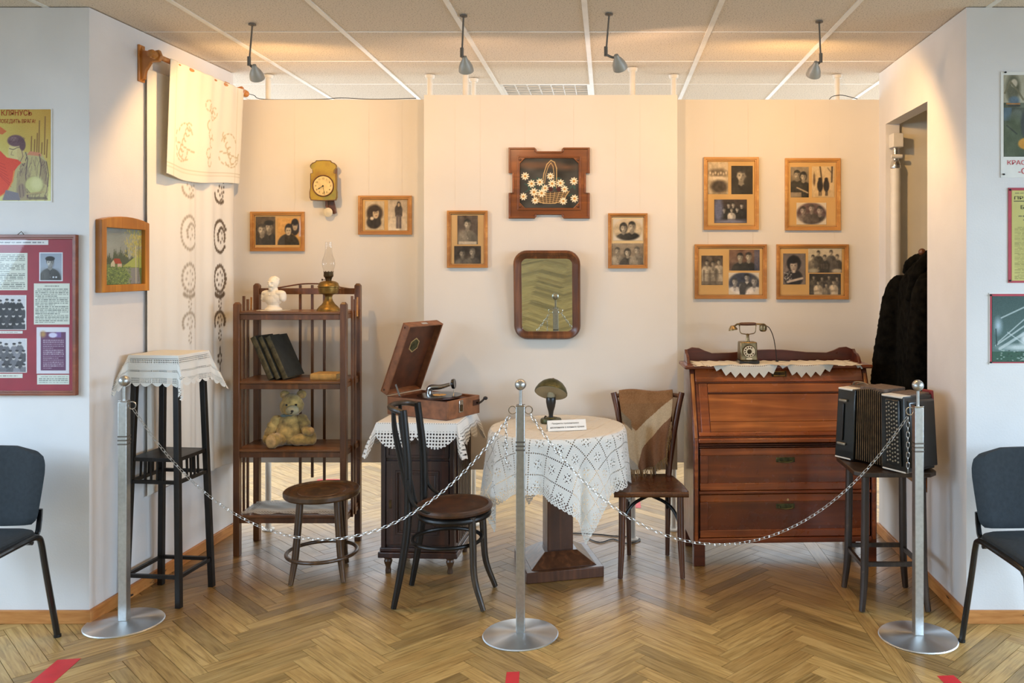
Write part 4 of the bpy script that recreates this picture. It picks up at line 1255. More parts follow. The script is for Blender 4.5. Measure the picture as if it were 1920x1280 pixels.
def curtain():
    zr = 2.612
    t = thing('embroidered_curtain', 'white cutwork embroidered linen curtain with valance hung on a wooden rod at the left wall', 'curtain', lw_loc(4.14, 0), LWROT)
    yo = -.088
    ob('rod', MB().cyl((.0, yo, zr), (.93, yo, zr), .013, n=14), 'rod_wood', t)
    for bx in (.035, .875):
        m = MB()
        prof = [(0, zr + .05), (-.012, zr + .05), (-.02, zr + .03), (-.06, zr + .022), (-.1, zr + .03), (-.112, zr), (-.1, zr - .026), (-.06, zr - .03), (-.034, zr - .07), (-.026, zr - .11), (-.012, zr - .118), (0, zr - .118)]
        # profile in (y,z), extruded along x
        m.M = Matrix.Translation((bx, 0, 0)) @ Matrix.Rotation(R(90), 4, 'Z')
        m.prism([(y, z) for y, z in prof][::-1], -.011, .011)
        ob('bracket', m, 'rod_wood', t, .003)
        ob('back_plate', MB().box(bx - .024, bx + .024, -.012, -.001, zr - .125, zr + .055), 'rod_wood', t, .003)
    for bx in (-.004, .93):
        ob('finial', MB(Matrix.Translation((bx, yo, zr)) @ Matrix.Rotation(R(90), 4, 'Y')).lathe([(0, -.03), (.016, -.025), (.022, -.01), (.016, .004), (.02, .012), (0, .02)], 18), 'rod_wood', t)
    brown = (112, 98, 80)
    # long sheet
    nx, ny = 150, 330
    c = Canvas(nx, ny, (236, 231, 220)).cloud(2, 5)
    z_hi, z_lo, s0, s1 = 2.56, 0.452, .060, .872
    vz = lambda z: (z_hi - z) / (z_hi - z_lo)
    au = 1.0 / (s1 - s0); av = 1.0 / (z_hi - z_lo)
    def blob(u, z, du, dz, col, al=1.0): c.ell(u, vz(z), du * au, dz * av, col, .5, al)
    def ringm(u, z, ru, rz, a0, a1, n, col, sz=.008, al=1.0):
        for k in range(n):
            a = a0 + (a1 - a0) * k / (n - 1)
            blob(u + ru * math.cos(a) * au, z + rz * math.sin(a), sz, sz * 1.25, col, al)
    for u, al in ((.82, 1.0), (.41, .5)):
        col = (104, 90, 74) if al == 1 else (168, 156, 138)
        ringm(u, 2.04, .045, .075, -1.5, 1.6, 9, col, .007, al); ringm(u, 2.0, .06, .05, 3.2, 5.4, 8, col, .009, al)
        ringm(u, 1.76, .07, .09, .5, 5.6, 22, col, .009, al); ringm(u + .02, 1.76, .04, .05, -.5, 3.6, 12, col, .008, al)
        ringm(u, 1.52, .062, .075, 0, 2 * PI, 20, col, .010, al); ringm(u, 1.44, .05, .02, 3.4, 6.0, 8, col, .011, al)
        ringm(u, 1.28, .058, .055, -.4, 3.6, 14, col, .009, al); ringm(u, 1.38, .016, .03, 0, 2 * PI, 8, col, .006, al); ringm(u, 1.20, .016, .028, 0, 2 * PI, 8, col, .006, al)
        for zc, rr, n_ in ((1.76, .030, 6), (1.52, .034, 7), (1.28, .026, 6), (2.02, .024, 5)):
            for k in range(n_):
                a = k * 2 * PI / n_ + zc; blob(u + rr * math.cos(a) * au, zc + rr * 1.1 * math.sin(a), .0075, .010, col, al * .8)
        if al == 1:
            for k in range(6):
                a = PI / 2 + k * PI / 3; blob(u + .022 * math.cos(a) * au, 1.07 + .03 * math.sin(a), .009, .012, col)
            blob(u, 1.01, .006, .02, col); blob(u, 1.12, .008, .02, col)
    u = np.linspace(0, 1, nx)[None, :]; v = np.linspace(0, 1, ny)[:, None]
    V = np.zeros((ny, nx, 3))
    V[..., 0] = s0 + (s1 - s0) * u + 0 * v
    fold = .010 * np.sin(2 * PI * (u * 3.2 + .1)) + .006 * np.sin(2 * PI * (u * 7.3 + .3)) + .018 * np.exp(-((u - .47) / .03) ** 2)
    hug = np.clip(u / .42, 0, 1)
    V[..., 1] = -.020 - .026 * hug * hug * (3 - 2 * hug) - fold * (.35 + .65 * v) * (.25 + .75 * hug)
    V[..., 2] = z_hi + (z_lo - z_hi) * v + .012 * np.sin(u * 5) * v
    me = colour_mesh('sheet', V, nx, ny, c.a); o = ob('sheet', me, 'cloth_print', t)
    md = o.modifiers.new('t', 'SOLIDIFY'); md.thickness = .0015
    # valance
    nx, ny = 150, 120
    c = Canvas(nx, ny, (238, 232, 216)).cloud(2, 4)
    col = (196, 180, 146)
    def st(pts, w=.011, cc=col): c.line(pts, w, cc)
    rng = np.random.RandomState(5)
    def swirl(cx, cy, r, a0, a1, w=.010):
        P_ = [(cx + r * math.cos(a) * .8, cy + r * math.sin(a)) for a in np.linspace(a0, a1, 12)]
        for k in range(0, 11, 2): st([P_[k], P_[k + 1]], w)
    for i, sx in enumerate((-1, 1)):
        bx = .53 + sx * .30; by = .66
        swirl(bx, by, .16, .2 if sx > 0 else 1.2, 2.6 if sx > 0 else 3.6); swirl(bx, by - .05, .11, 3.4, 6.0); swirl(bx + sx * .04, by + .08, .1, 0, 2.6)
        for k in range(5): st([(bx - .1 + k * .045, by + .03 + .01 * k), (bx - .07 + k * .045, by + .025 + .012 * k)])
        for k in range(6): swirl(bx + sx * (.02 * k - .05), by - .14 + .05 * k, .035, rng.uniform(0, 3), rng.uniform(3.5, 6))
    for k, yy in enumerate((.30, .36, .46, .54, .62, .72, .80)): swirl(.55 + .03 * math.sin(k * 2.1), yy, .045, rng.uniform(0, 2), rng.uniform(4, 6))
    for k, (xx, yy) in enumerate(((.5, .28), (.6, .33))): swirl(xx, yy, .05, 0, 5.2)
    for xx in (.08, .92): c.line([(xx, 0), (xx, 1)], .004, (206, 196, 170))
    c.line([(0, .90), (1, .90)], .006, (206, 196, 170)); c.line([(0, .93), (1, .93)], .004, (206, 196, 170))
    s0, s1, z_hi, z_lo = .118, .875, 2.622, 2.05
    u = np.linspace(0, 1, nx)[None, :]; v = np.linspace(0, 1, ny)[:, None]
    V = np.zeros((ny, nx, 3)); V[..., 0] = s0 + (s1 - s0) * u + .012 * (v) * np.sin(u * PI * 2) + 0 * v
    V[..., 1] = -.104 + .03 * v - .010 * np.sin(2 * PI * (u * 2.2 + .2)) * (.2 + v) - .004 * np.sin(u * 40) * (1 - v)
    V[..., 2] = z_hi + (z_lo - z_hi) * v - .03 * v * np.sin(u * PI * 1.5) * .6
    me = colour_mesh('valance', V, nx, ny, c.a); o = ob('valance', me, 'cloth_print', t)
    md = o.modifiers.new('t', 'SOLIDIFY'); md.thickness = .0015
curtain()

# ---------------------------------------------------------------- posters and boards on the front walls
DW = DF
def sheet_thing(name, label, cat, px0, py0, px1, py1, d, group=None):
    x0, x1, z0, z1 = PX(px0, d), PX(px1, d), PZ(py1, d), PZ(py0, d)
    t = thing(name, label, cat, ((x0 + x1) / 2, d, z0), 0, group)
    q = lambda px, py: (PX(px, d) - (x0 + x1) / 2, PZ(py, d) - z0)
    return t, (x1 - x0) / 2, z1 - z0, q

def poster_left():
    t, W, H, q = sheet_thing('poster', 'yellow poster of a soldier kissing a red banner on the left front wall', 'poster', -44, 204, 98, 379, DW)
    ob('sheet', MB().box(-W, W, -.004, -.001, 0, H), 'paper', t)
    nx, ny = 210, 258; c = Canvas(nx, ny, (206, 202, 124)).vgrad((204, 182, 84), (212, 212, 142)).cloud(6, 5); c.ell(1.0, .0, .5, .5, (196, 150, 66), 1.4, .7)
    f = lambda x, y: ((x + 44) / 142, (y - 204) / 175)
    def poly(pts, col, al=1.0): c.poly([f(*p) for p in pts], col, al)
    def el(x, y, rx, ry, col, soft=.2, al=1.0, rot=0): a, b = f(x, y); c.ell(a, b, rx / 142, ry / 175, col, soft, al, rot)
    def ln(pts, w, col): c.line([f(*p) for p in pts], w / 142, col)
    for x, a, b in ((60, 256, 300), (66, 262, 300), (71, 250, 298), (75, 226, 298), (80, 268, 300), (86, 218, 290), (90, 262, 296)): ln([(x, b), (x + 1.5, a)], 2.2, (140, 104, 58))
    rg = np.random.RandomState(11)
    poly([(4, 378), (18, 334), (30, 312), (40, 292), (50, 286), (80, 289), (90, 304), (94, 350), (92, 378)], (186, 176, 124))
    poly([(30, 378), (34, 330), (50, 300), (62, 340), (60, 378)], (158, 142, 112), .7); poly([(76, 294), (90, 306), (93, 350), (80, 344)], (150, 132, 104), .7)
    poly([(52, 291), (58, 284), (78, 287), (81, 294)], (206, 140, 104))
    for i in range(90):
        x, y = rg.uniform(34, 92), rg.uniform(294, 372); ln([(x, y), (x - rg.uniform(-3, 5), y + rg.uniform(5, 14))], rg.uniform(.5, 1.1), [(128, 104, 96), (150, 128, 104), (104, 82, 84)][i % 3])
    for q_ in ([(50, 286), (54, 300), (50, 330), (54, 372)], [(76, 290), (80, 310), (76, 344)], [(90, 304), (94, 330), (92, 352)], [(36, 300), (46, 312), (52, 296)]): ln(q_, 1.4, (96, 74, 78))
    el(30, 283, 13, 19, (214, 200, 140)); el(25, 292, 8, 10, (210, 196, 134)); el(40, 288, 7, 15, (204, 186, 128)); poly([(36, 296), (48, 290), (50, 306), (40, 308)], (196, 178, 122))
    el(31, 264, 16, 11, (112, 82, 88)); el(44, 272, 6, 11, (104, 76, 80)); el(27, 261, 8, 4, (146, 118, 118), .6)
    for i in range(14): ln([(18 + i * 2.1, 268 - (i % 4)), (21 + i * 2.1, 258 + (i % 3))], .8, (88, 62, 70))
    ln([(19, 279), (26, 281), (31, 279)], 1.3, (96, 74, 72)); ln([(32, 278), (40, 276)], 1.2, (96, 74, 72)); ln([(24, 284), (22, 291), (27, 292)], .9, (140, 114, 92)); ln([(42, 280), (45, 294), (40, 304)], 1.2, (120, 94, 88))
    poly([(-44, 230), (0, 236), (14, 246), (6, 252), (-44, 246)], (206, 112, 60))
    poly([(-44, 250), (0, 282), (14, 296), (34, 300), (42, 306), (36, 312), (30, 320), (26, 342), (14, 362), (0, 370), (-44, 378)], (222, 78, 52))
    for i in range(7): ln([(-40 + i * 6, 290 + i * 6), (10 + i * 2, 310 + i * 7)], 1.2, (196, 60, 44))
    ln([(28, 322), (25, 342), (14, 362), (0, 371)], 2.2, (222, 140, 70))
    el(66, 350, 18, 18, (150, 136, 100)); el(66, 349, 16.5, 16.5, (196, 194, 130)); el(71, 346, 11, 12, (212, 210, 154), .8); ln([(52, 356), (60, 366), (80, 364)], 1.2, (120, 104, 84)); el(42, 360, 8, 14, (150, 132, 110)); ln([(38, 350), (40, 372)], 1, (104, 84, 84)); ln([(44, 348), (46, 370)], 1, (104, 84, 84)); poly([(6, 378), (12, 358), (36, 364), (40, 378)], (128, 122, 128)); ln([(52, 366), (84, 362)], 3, (178, 160, 112))
    for i in range(14): ln([(54 + i * 2.6, 372), (58 + i * 2.6, 376)], 1.2, (96, 84, 74))
    c.grain(3)
    print_plane('print', c, -W + .003, W - .004, .006, H - .003, -.0045, t, thick=.0004)
    x, z = q(3, 217); text_mesh('КЛЯНУСЬ', .0255, 'ink_red', t, 'lettering', x, -.0056, z, width=PX(60, DW) - PX(3, DW))
    x, z = q(-2, 231); text_mesh('ПОБЕДИТЬ ВРАГА!', .0215, 'ink_red', t, 'lettering', x, -.0056, z, width=PX(67, DW) - PX(-2, DW))
poster_left()

def memorial_board():
    t, W, H, q = sheet_thing('display_board', 'framed maroon display board with typed sheets and army photographs on the left front wall', 'board', -195, 440, 148, 740, DW)
    sq = lambda o: [(-W + o, o), (W - o, o), (W - o, H - o), (-W + o, H - o)]
    m = MB(); m.ring(sq(0), sq(.013), -.022, -.001); m.ring(sq(.012), sq(.020), -.016, -.001); ob('frame', m, 'frame_red', t, .002, smooth=0)
    ob('backing', MB().box(-W + .012, W - .012, -.008, -.003, .012, H - .012), 'board_cloth', t)
    ob('hanging_loop', MB().tube([q(36, 440)[0:1] + (-.01,) + q(36, 440)[1:], q(43, 434)[0:1] + (-.01,) + q(43, 434)[1:], q(48, 440)[0:1] + (-.01,) + q(48, 440)[1:]], .0015, 6), 'brass_dark', t)
    def sheet(x0, y0, x1, y1, cv, nm='typed_sheet'):
        a, b = q(x0, y1); c_, d_ = q(x1, y0); print_plane(nm, cv, a, c_, b, d_, -.0086, t, thick=.0006)
    def typed(w, h, n, title=False):
        c = Canvas(int(w * 1.4), int(h * 1.4), (214, 218, 206))
        if title: c.textlines(.3, .03, .7, .1, 1, (70, 76, 72), .7, False)
        return c.textlines(.04, .12 if title else .03, .96, .97, n, (92, 100, 92), .75)
    c = Canvas(int(130 * 1.6), 16, (222, 222, 220)); c.textlines(.02, .2, .94, .8, 1, (110, 110, 116), .85, False); sheet(-40, 450, 93, 459, c, 'title_strip')
    sheet(-60, 474, 54, 544, typed(114, 70, 19))
    sheet(66, 531, 133, 608, typed(67, 77, 20, True))
    c = Canvas(60, 76, (170, 176, 184)).vgrad((150, 158, 168), (178, 182, 186)); figure(c, .46, .34, .36, body=78, hair=30, skin=200, cap=True)
    for xx in (.6, .72): c.ell(xx, .86, .04, .03, (220, 220, 220), .4)
    c.put(((c.x < .04) | (c.x > .96) | (c.y < .03) | (c.y > .97)) * 1.0, (226, 226, 226)); c.a *= np.array((.97, 1, 1.04)); sheet(76, 473, 120, 527, c, 'photograph')
    def troop(w, h, sd, dark):
        c = Canvas(int(w * 1.3), int(h * 1.3), (206, 206, 210)); r = np.random.RandomState(sd)
        for row in range(4):
            for i in range(9):
                x = (i + .5 * (row % 2) + r.uniform(-.1, .1)) / 9; y = .18 + row * .21 + r.uniform(-.02, .02)
                b = r.uniform(*dark); c.ell(x, y + .16, .065, .14, (b, b, b * 1.05), .2); c.ell(x, y, .026, .045, (186, 182, 178), .3); c.ell(x, y - .035, .03, .03, (50, 50, 54), .3)
        c.put(((c.x < .02) | (c.x > .98) | (c.y < .02) | (c.y > .98)) * 1.0, (228, 228, 228)); return c.grain(6)
    sheet(-60, 553, 52, 618, troop(112, 65, 2, (36, 70)), 'photograph'); sheet(-60, 634, 53, 698, troop(113, 64, 4, (70, 140)), 'photograph')
    c = Canvas(120, 10, (218, 218, 214)); c.textlines(.3, .2, .9, .8, 1, (120, 110, 100), .7, False); sheet(-50, 620, 45, 625, c, 'caption_strip')
    c = Canvas(120, 14, (218, 222, 212)); c.textlines(.3, .2, .9, .8, 1, (120, 110, 100), .7, False); sheet(-50, 700, 45, 708, c, 'caption_strip')
    c = Canvas(84, 122, (216, 214, 222)); c.rect(.13, .1, .9, .93, (104, 62, 96)); c.ell(.2, .15, .09, .07, (178, 140, 90), .8, .8); c.rect(.6, .1, .75, .22, (132, 110, 190), .6)
    c.ell(.5, .17, .13, .055, (206, 204, 230), .4); c.textlines(.2, .26, .84, .9, 15, (206, 196, 206), .75, False); sheet(71, 613, 132, 700, c, 'plaque_picture')
    c = Canvas(84, 28, (214, 220, 210)); c.textlines(.06, .1, .96, .9, 4, (100, 106, 100), .7); sheet(72, 702, 132, 720, c)
    ob('glass', MB().box(-W + .014, W - .014, -.0125, -.0118, .014, H - .014), 'glass_pane', t)
memorial_board()

def pin(t, x, z): ob('pin', MB().sphere((x, -.007, z), (.006, .003, .004), 10, 6), 'black', t)
def poster_right():
    t, W, H, q = sheet_thing('poster', 'white bordered army poster with crimson lettering, highest on the right front wall', 'poster', 1876, 135, 2010, 333, DW)
    ob('sheet', MB().box(-W, W, -.004, -.001, 0, H), 'paper', t)
    c = Canvas(170, 200, (92, 100, 84)).cloud(10, 7)
    c.rect(0, 0, 1, .34, (176, 172, 150)); c.ell(.14, .16, .11, .17, (104, 104, 84), .5); c.ell(.16, .10, .05, .05, (196, 186, 164), .4); c.line([(.02, .22), (.1, .08), (.22, .2), (.3, .3)], .03, (120, 116, 92)); c.ell(.16, .31, .08, .05, (92, 112, 126), .6); c.rect(.04, .345, .25, .36, (186, 130, 70)); c.rect(.06, .37, .26, .385, (70, 66, 60))
    c.rect(0, .40, 1, 1, (82, 90, 78)); c.rect(0, .40, .12, .56, (88, 108, 118)); c.ell(.2, .52, .1, .1, (104, 112, 100), .3); c.ell(.16, .78, .22, .26, (88, 98, 74), .4); c.ell(.34, .60, .08, .18, (72, 78, 76), .4); c.ell(.34, .84, .12, .07, (206, 150, 60), .25); c.line([(.05, .62), (.2, .72)], .02, (60, 66, 56))
    c.ell(.6, .5, .2, .22, (120, 112, 92), .3); c.cloud(6, 14).grain(4)
    a, b = q(1881, 294); e, f = q(2004, 141); print_plane('print', c, a, e, b, f, -.0045, t, thick=.0004)
    x, z = q(1887, 309); text_mesh('КРАСНОЙ АРМИИ', .0262, 'ink_crimson', t, 'lettering', x, -.0056, z, width=.275)
    x, z = q(1908, 326); text_mesh('-СЛАВА-', .0262, 'ink_crimson', t, 'lettering', x, -.0056, z, width=.16)
    for p in ((1884, 136), (1881, 327)): pin(t, *q(*p))
poster_right()
def newspaper():
    t, W, H, q = sheet_thing('newspaper_page', 'yellowed newspaper page on a red backing, middle of the right front wall', 'newspaper', 1890, 352, 2010, 530, DW)
    ob('backing', MB().box(-W, W, -.004, -.001, 0, H), 'tape_red', t)
    c = Canvas(150, 215, (196, 188, 112)).cloud(5, 5)
    c.textlines(.05, .40, .95, .92, 34, (120, 112, 64), .55); c.textlines(.05, .93, .95, .985, 4, (120, 112, 64), .55)
    c.rect(.04, .115, 1, .122, (60, 60, 50)); c.textlines(.12, .27, .9, .30, 1, (70, 66, 50), .8, False); c.textlines(.2, .31, .9, .34, 1, (70, 66, 50), .7, False)
    c.textlines(.06, .02, .8, .04, 1, (60, 60, 50), .7, False)
    a, b = q(1896, 526); e, f = q(2004, 357); print_plane('page', c, a, e, b, f, -.0045, t, thick=.0004)
    x, z = q(1900, 374); text_mesh('ПРАВДА', .017, 'ink_black', t, 'lettering', x, -.0056, z, width=.13)
    x, z = q(1912, 392); text_mesh('БЕРЛИН', .017, 'ink_black', t, 'lettering', x, -.0056, z, width=.11)
    for p in ((1893, 356), (1893, 526)): pin(t, *q(*p))
plain('tape_red', (176, 62, 74), 0.6)
newspaper()
def salute_photo():
    t, W, H, q = sheet_thing('searchlight_picture', 'green toned night picture of searchlight beams with red border, lowest on the right front wall', 'picture', 1854, 549, 2010, 683, DW)
    ob('sheet', MB().box(-W, W, -.003, -.001, 0, H), 'paper', t)
    ob('border', MB().box(-W + .004, W - .004, -.0045, -.003, .006, H - .004), 'tape_red', t)
    c = Canvas(190, 150, (70, 92, 88)).vgrad((58, 82, 78), (92, 116, 112))
    for p0, p1, w in (((.12, .33), (.9, -.1), .018), ((.05, .75), (.85, .1), .02), ((.1, .8), (.9, .2), .035), ((.08, .7), (.8, -.05), .015), ((.2, .55), (.5, .8), .012)): c.line([p0, p1], w, (196, 208, 206), .75)
    c.ell(.08, .45, .05, .12, (170, 190, 200), .9, .7); c.ell(.42, .66, .06, .1, (206, 214, 214), .9, .8); c.ell(.36, .78, .25, .05, (190, 202, 200), .9, .8)
    c.rect(0, .84, 1, 1, (54, 88, 70)); c.line([(.05, .5), (.06, .75)], .012, (40, 56, 54))
    for i in range(90): c.ell(c.rng.uniform(0, 1), c.rng.uniform(.82, 1), .012, .008, [(150, 170, 160), (40, 66, 54)][i % 2], .6)
    c.grain(4)
    a, b = q(1859, 678); e, f = q(2005, 555); print_plane('print', c, a, e, b, f, -.0052, t, thick=.0004)
    for p in ((1857, 553), (1857, 679)): pin(t, *q(*p))
salute_photo()
# ---------------------------------------------------------------- lace materials (uv in metres, centred on the cloth)
def lace(name, A, B, col, kind):
    m = bpy.data.materials.new(name); m.use_nodes = True; MATS[name] = m
    nt = m.node_tree; nt.nodes.clear()
    out = nt.nodes.new('ShaderNodeOutputMaterial'); mx = nt.nodes.new('ShaderNodeMixShader')
    tr = nt.nodes.new('ShaderNodeBsdfTransparent'); b = nt.nodes.new('ShaderNodeBsdfPrincipled')
    tl = nt.nodes.new('ShaderNodeBsdfTranslucent'); tl.inputs[0].default_value = lin(col)
    m2 = nt.nodes.new('ShaderNodeMixShader'); m2.inputs[0].default_value = 0.10
    b.inputs['Roughness'].default_value = 0.95; b.inputs['Specular IOR Level'].default_value = 0.1
    uvn = nt.nodes.new('ShaderNodeUVMap'); uvn.uv_map = 'UVMap'
    sp = nt.nodes.new('ShaderNodeSeparateXYZ'); nt.links.new(uvn.outputs[0], sp.inputs[0])
    U, V = NX(nt, sp.outputs[0]), NX(nt, sp.outputs[1])
    ea = U.abs() * -1.0 + A; eb = V.abs() * -1.0 + B
    e = ea.min(eb); sel = ea.lt(eb); al = V * sel + U * (sel * -1.0 + 1.0)
    def lat(a, bb, p, r):
        x = (a * (1 / p)).fract() - 0.5; y = (bb * (1 / p)).fract() - 0.5
        return (x * x + y * y).lt(r * r)
    def band(e0, e1): return e.gt(e0) * e.lt(e1)
    def tri(p): return ((al * (1 / p)).fract() - 0.5).abs() * 2.0
    if kind == 'crochet':
        T = 0.105
        qx = (U * (1 / T)).fract() - 0.5; qy = (V * (1 / T)).fract() - 0.5
        def dots(q1, q2):
            dx = (q1.abs() * -1.0 + 0.5) * T; dy = ((q2 * 9.0).fract() - 0.5) * (T / 9)
            return (dx * dx + dy * dy).lt(0.0036 ** 2)
        h = dots(qx, qy).max(dots(qy, qx))
        r = (qx * qx + qy * qy).sqrt(); an = qy.atan2(qx)
        pet = ((an * 4.0).cos()).gt(0.25) * r.gt(0.115) * r.lt(0.17)
        pet2 = ((an * 8.0 + 1.57).cos()).gt(0.55) * r.gt(0.20) * r.lt(0.235)
        h = h.max(pet).max(pet2).max(r.lt(0.025))
        h = h.max(lat(U, V, 0.0062, 0.14) * r.gt(0.24))
        h = h.max(lat(U + V, U - V, 0.020, 0.25) * e.lt(0.045) * e.gt(0.010))
        h = h.max(e.lt(tri(0.03) * 0.008))
    elif kind == 'big':
        sc = tri(0.205); sc2 = sc * sc * 0.055
        step = ((al * (1 / 0.018)).fract() - 0.5).abs() * 0.012
        h = lat(al, e, 0.0165, 0.29) * band(0.006, 0.088)
        h = h.max(e.lt(sc2 + step)).max(lat(al, e, 0.012, 0.22) * band(0.125, 0.137))
    elif kind == 'drawn':
        h = e.lt(tri(0.05) * tri(0.05) * 0.016)
        h = h.max(lat(al, e, 0.0075, 0.30) * band(0.014, 0.035)).max(lat(al, e, 0.006, 0.36) * band(0.068, 0.076)).max(lat(al, e, 0.009, 0.30) * band(0.105, 0.125)).max(band(0.128, 0.130)).max(band(0.038, 0.0395))
    elif kind == 'points':
        h = e.lt(tri(0.052) * 0.030) * eb.lt(ea + 1.0)
        h = h.max(lat(al + 0.026, e + 0.004, 0.052, 0.085) * band(0.02, 0.06)).max(lat(al, e, 0.010, 0.25) * band(0.058, 0.068))
    else:
        h = e.lt(tri(0.07) * 0.012).max(lat(U + V, U - V, 0.016, 0.3) * e.lt(0.05) * e.gt(0.012))
    nz = noise(nt, 900 if kind != 'crochet' else 500, 2, 'Object')
    c = ramp(nt, nz.outputs[0], [(0.3, tuple(v * .93 for v in col)), (0.7, col)])
    nt.links.new(c, b.inputs['Base Color'])
    bp = nt.nodes.new('ShaderNodeBump'); bp.inputs['Strength'].default_value = .3; bp.inputs['Distance'].default_value = .001
    nt.links.new(nz.outputs[0], bp.inputs['Height']); nt.links.new(bp.outputs[0], b.inputs['Normal'])
    nt.links.new(b.outputs[0], m2.inputs[1]); nt.links.new(tl.outputs[0], m2.inputs[2])
    nt.links.new(h.clamp().k, mx.inputs[0]); nt.links.new(m2.outputs[0], mx.inputs[1]); nt.links.new(tr.outputs[0], mx.inputs[2])
    nt.links.new(mx.outputs[0], out.inputs[0])
    return m

def grid_mesh(name, V, UV):
    ny, nx = V.shape[:2]
    me = bpy.data.meshes.new(name); idx = np.arange(nx * ny).reshape(ny, nx)
    q = np.stack([idx[:-1, :-1], idx[:-1, 1:], idx[1:, 1:], idx[1:, :-1]], -1).reshape(-1, 4)
    me.from_pydata(V.reshape(-1, 3).tolist(), [], q.tolist())
    uvl = me.uv_layers.new(name='UVMap'); uvl.data.foreach_set('uv', UV.reshape(-1, 2)[q.ravel()].astype(np.float32).ravel())
    me.polygons.foreach_set('use_smooth', [True] * len(me.polygons)); me.update()
    return me

def drape_box(name, hx, hy, A, B, mat, parent, z, n=90, flare=.12, seed=1, ripple=.004, corner=.55):
    a = np.linspace(-A, A, n)[None, :] + np.zeros((n, 1)); b = np.linspace(-B, B, n)[:, None] + np.zeros((1, n))
    ex = np.maximum(np.abs(a) - hx, 0); ey = np.maximum(np.abs(b) - hy, 0)
    mn, mxx = np.minimum(ex, ey), np.maximum(ex, ey)
    rnd = .006
    drop = np.where(mxx < rnd, mxx ** 2 / (2 * rnd), mxx - rnd / 2) + .38 * mn
    ox = flare * ex * (ex >= ey) + corner * mn; oy = flare * ey * (ey >= ex) + corner * mn
    ph = seed * 1.7
    ox = ox + ripple * np.sin(b * 46 + ph) * np.clip(ex / .08, 0, 1) * (ex > ey); oy = oy + ripple * np.sin(a * 46 + ph) * np.clip(ey / .08, 0, 1) * (ey > ex)
    V = np.stack([np.sign(a) * (np.minimum(np.abs(a), hx) + ox + .002), np.sign(b) * (np.minimum(np.abs(b), hy) + oy + .002), z + .002 - drop], -1)
    return ob(name, grid_mesh(name, V, np.stack([a, b], -1)), mat, parent)

# ---------------------------------------------------------------- tall plant stand and its cloth
def plant_stand():
    c = Vector((-2.112, 4.112, 0)); rz = R(-6.2)
    t = thing('plant_stand', 'tall slender black wooden plant stand with mid shelf by the left wall', 'stand', c, rz)
    H = 1.168; b0, b1 = .134, .102
    hb = lambda z: b0 + (b1 - b0) * z / H
    for sx in (-1, 1):
        for sy in (-1, 1):
            ob('leg', MB().bar((sx * b0, sy * b0, 0), (sx * b1, sy * b1, H - .02), .026, .026, up=(0, 1, 0)), 'ebony', t, .002)
    ob('top', MB().box(-b1 - .018, b1 + .018, -b1 - .018, b1 + .018, H - .022, H), 'ebony', t, .003)
    h = hb(.68); ob('mid_shelf', MB().box(-h - .005, h + .005, -h - .005, h + .005, .672, .69), 'ebony', t, .002)
    zr = .577; h = hb(zr)
    for k in range(4):
        Mr = Matrix.Rotation(k * PI / 2, 4, 'Z')
        ob('rail', MB(Mr).bar((-h, -h, zr), (h, -h, zr), .016), 'ebony', t)
        for i in (-1.5, -.5, .5, 1.5):
            ob('spindle', MB(Mr).bar((i * .03, -h, zr), (i * .03, -hb(.672), .672), .008), 'ebony', t)
        h2 = hb(.14); ob('stretcher', MB(Mr).bar((-h2, -h2, .14), (h2, -h2, .14), .016), 'ebony', t)
    lace('lace_drawn', .27, .27, (246, 246, 240), 'drawn')
    cl = drape_box('lace_cloth', .122, .122, .27, .27, 'lace_drawn', None, 0, 100, .10, 2, .006, .35)
    cl.location = c + Vector((0, 0, H + .0008)); cl.rotation_euler = (0, 0, rz)
    tag(cl, 'small white drawn thread cloth draped over the tall black stand', 'cloth')
plant_stand()

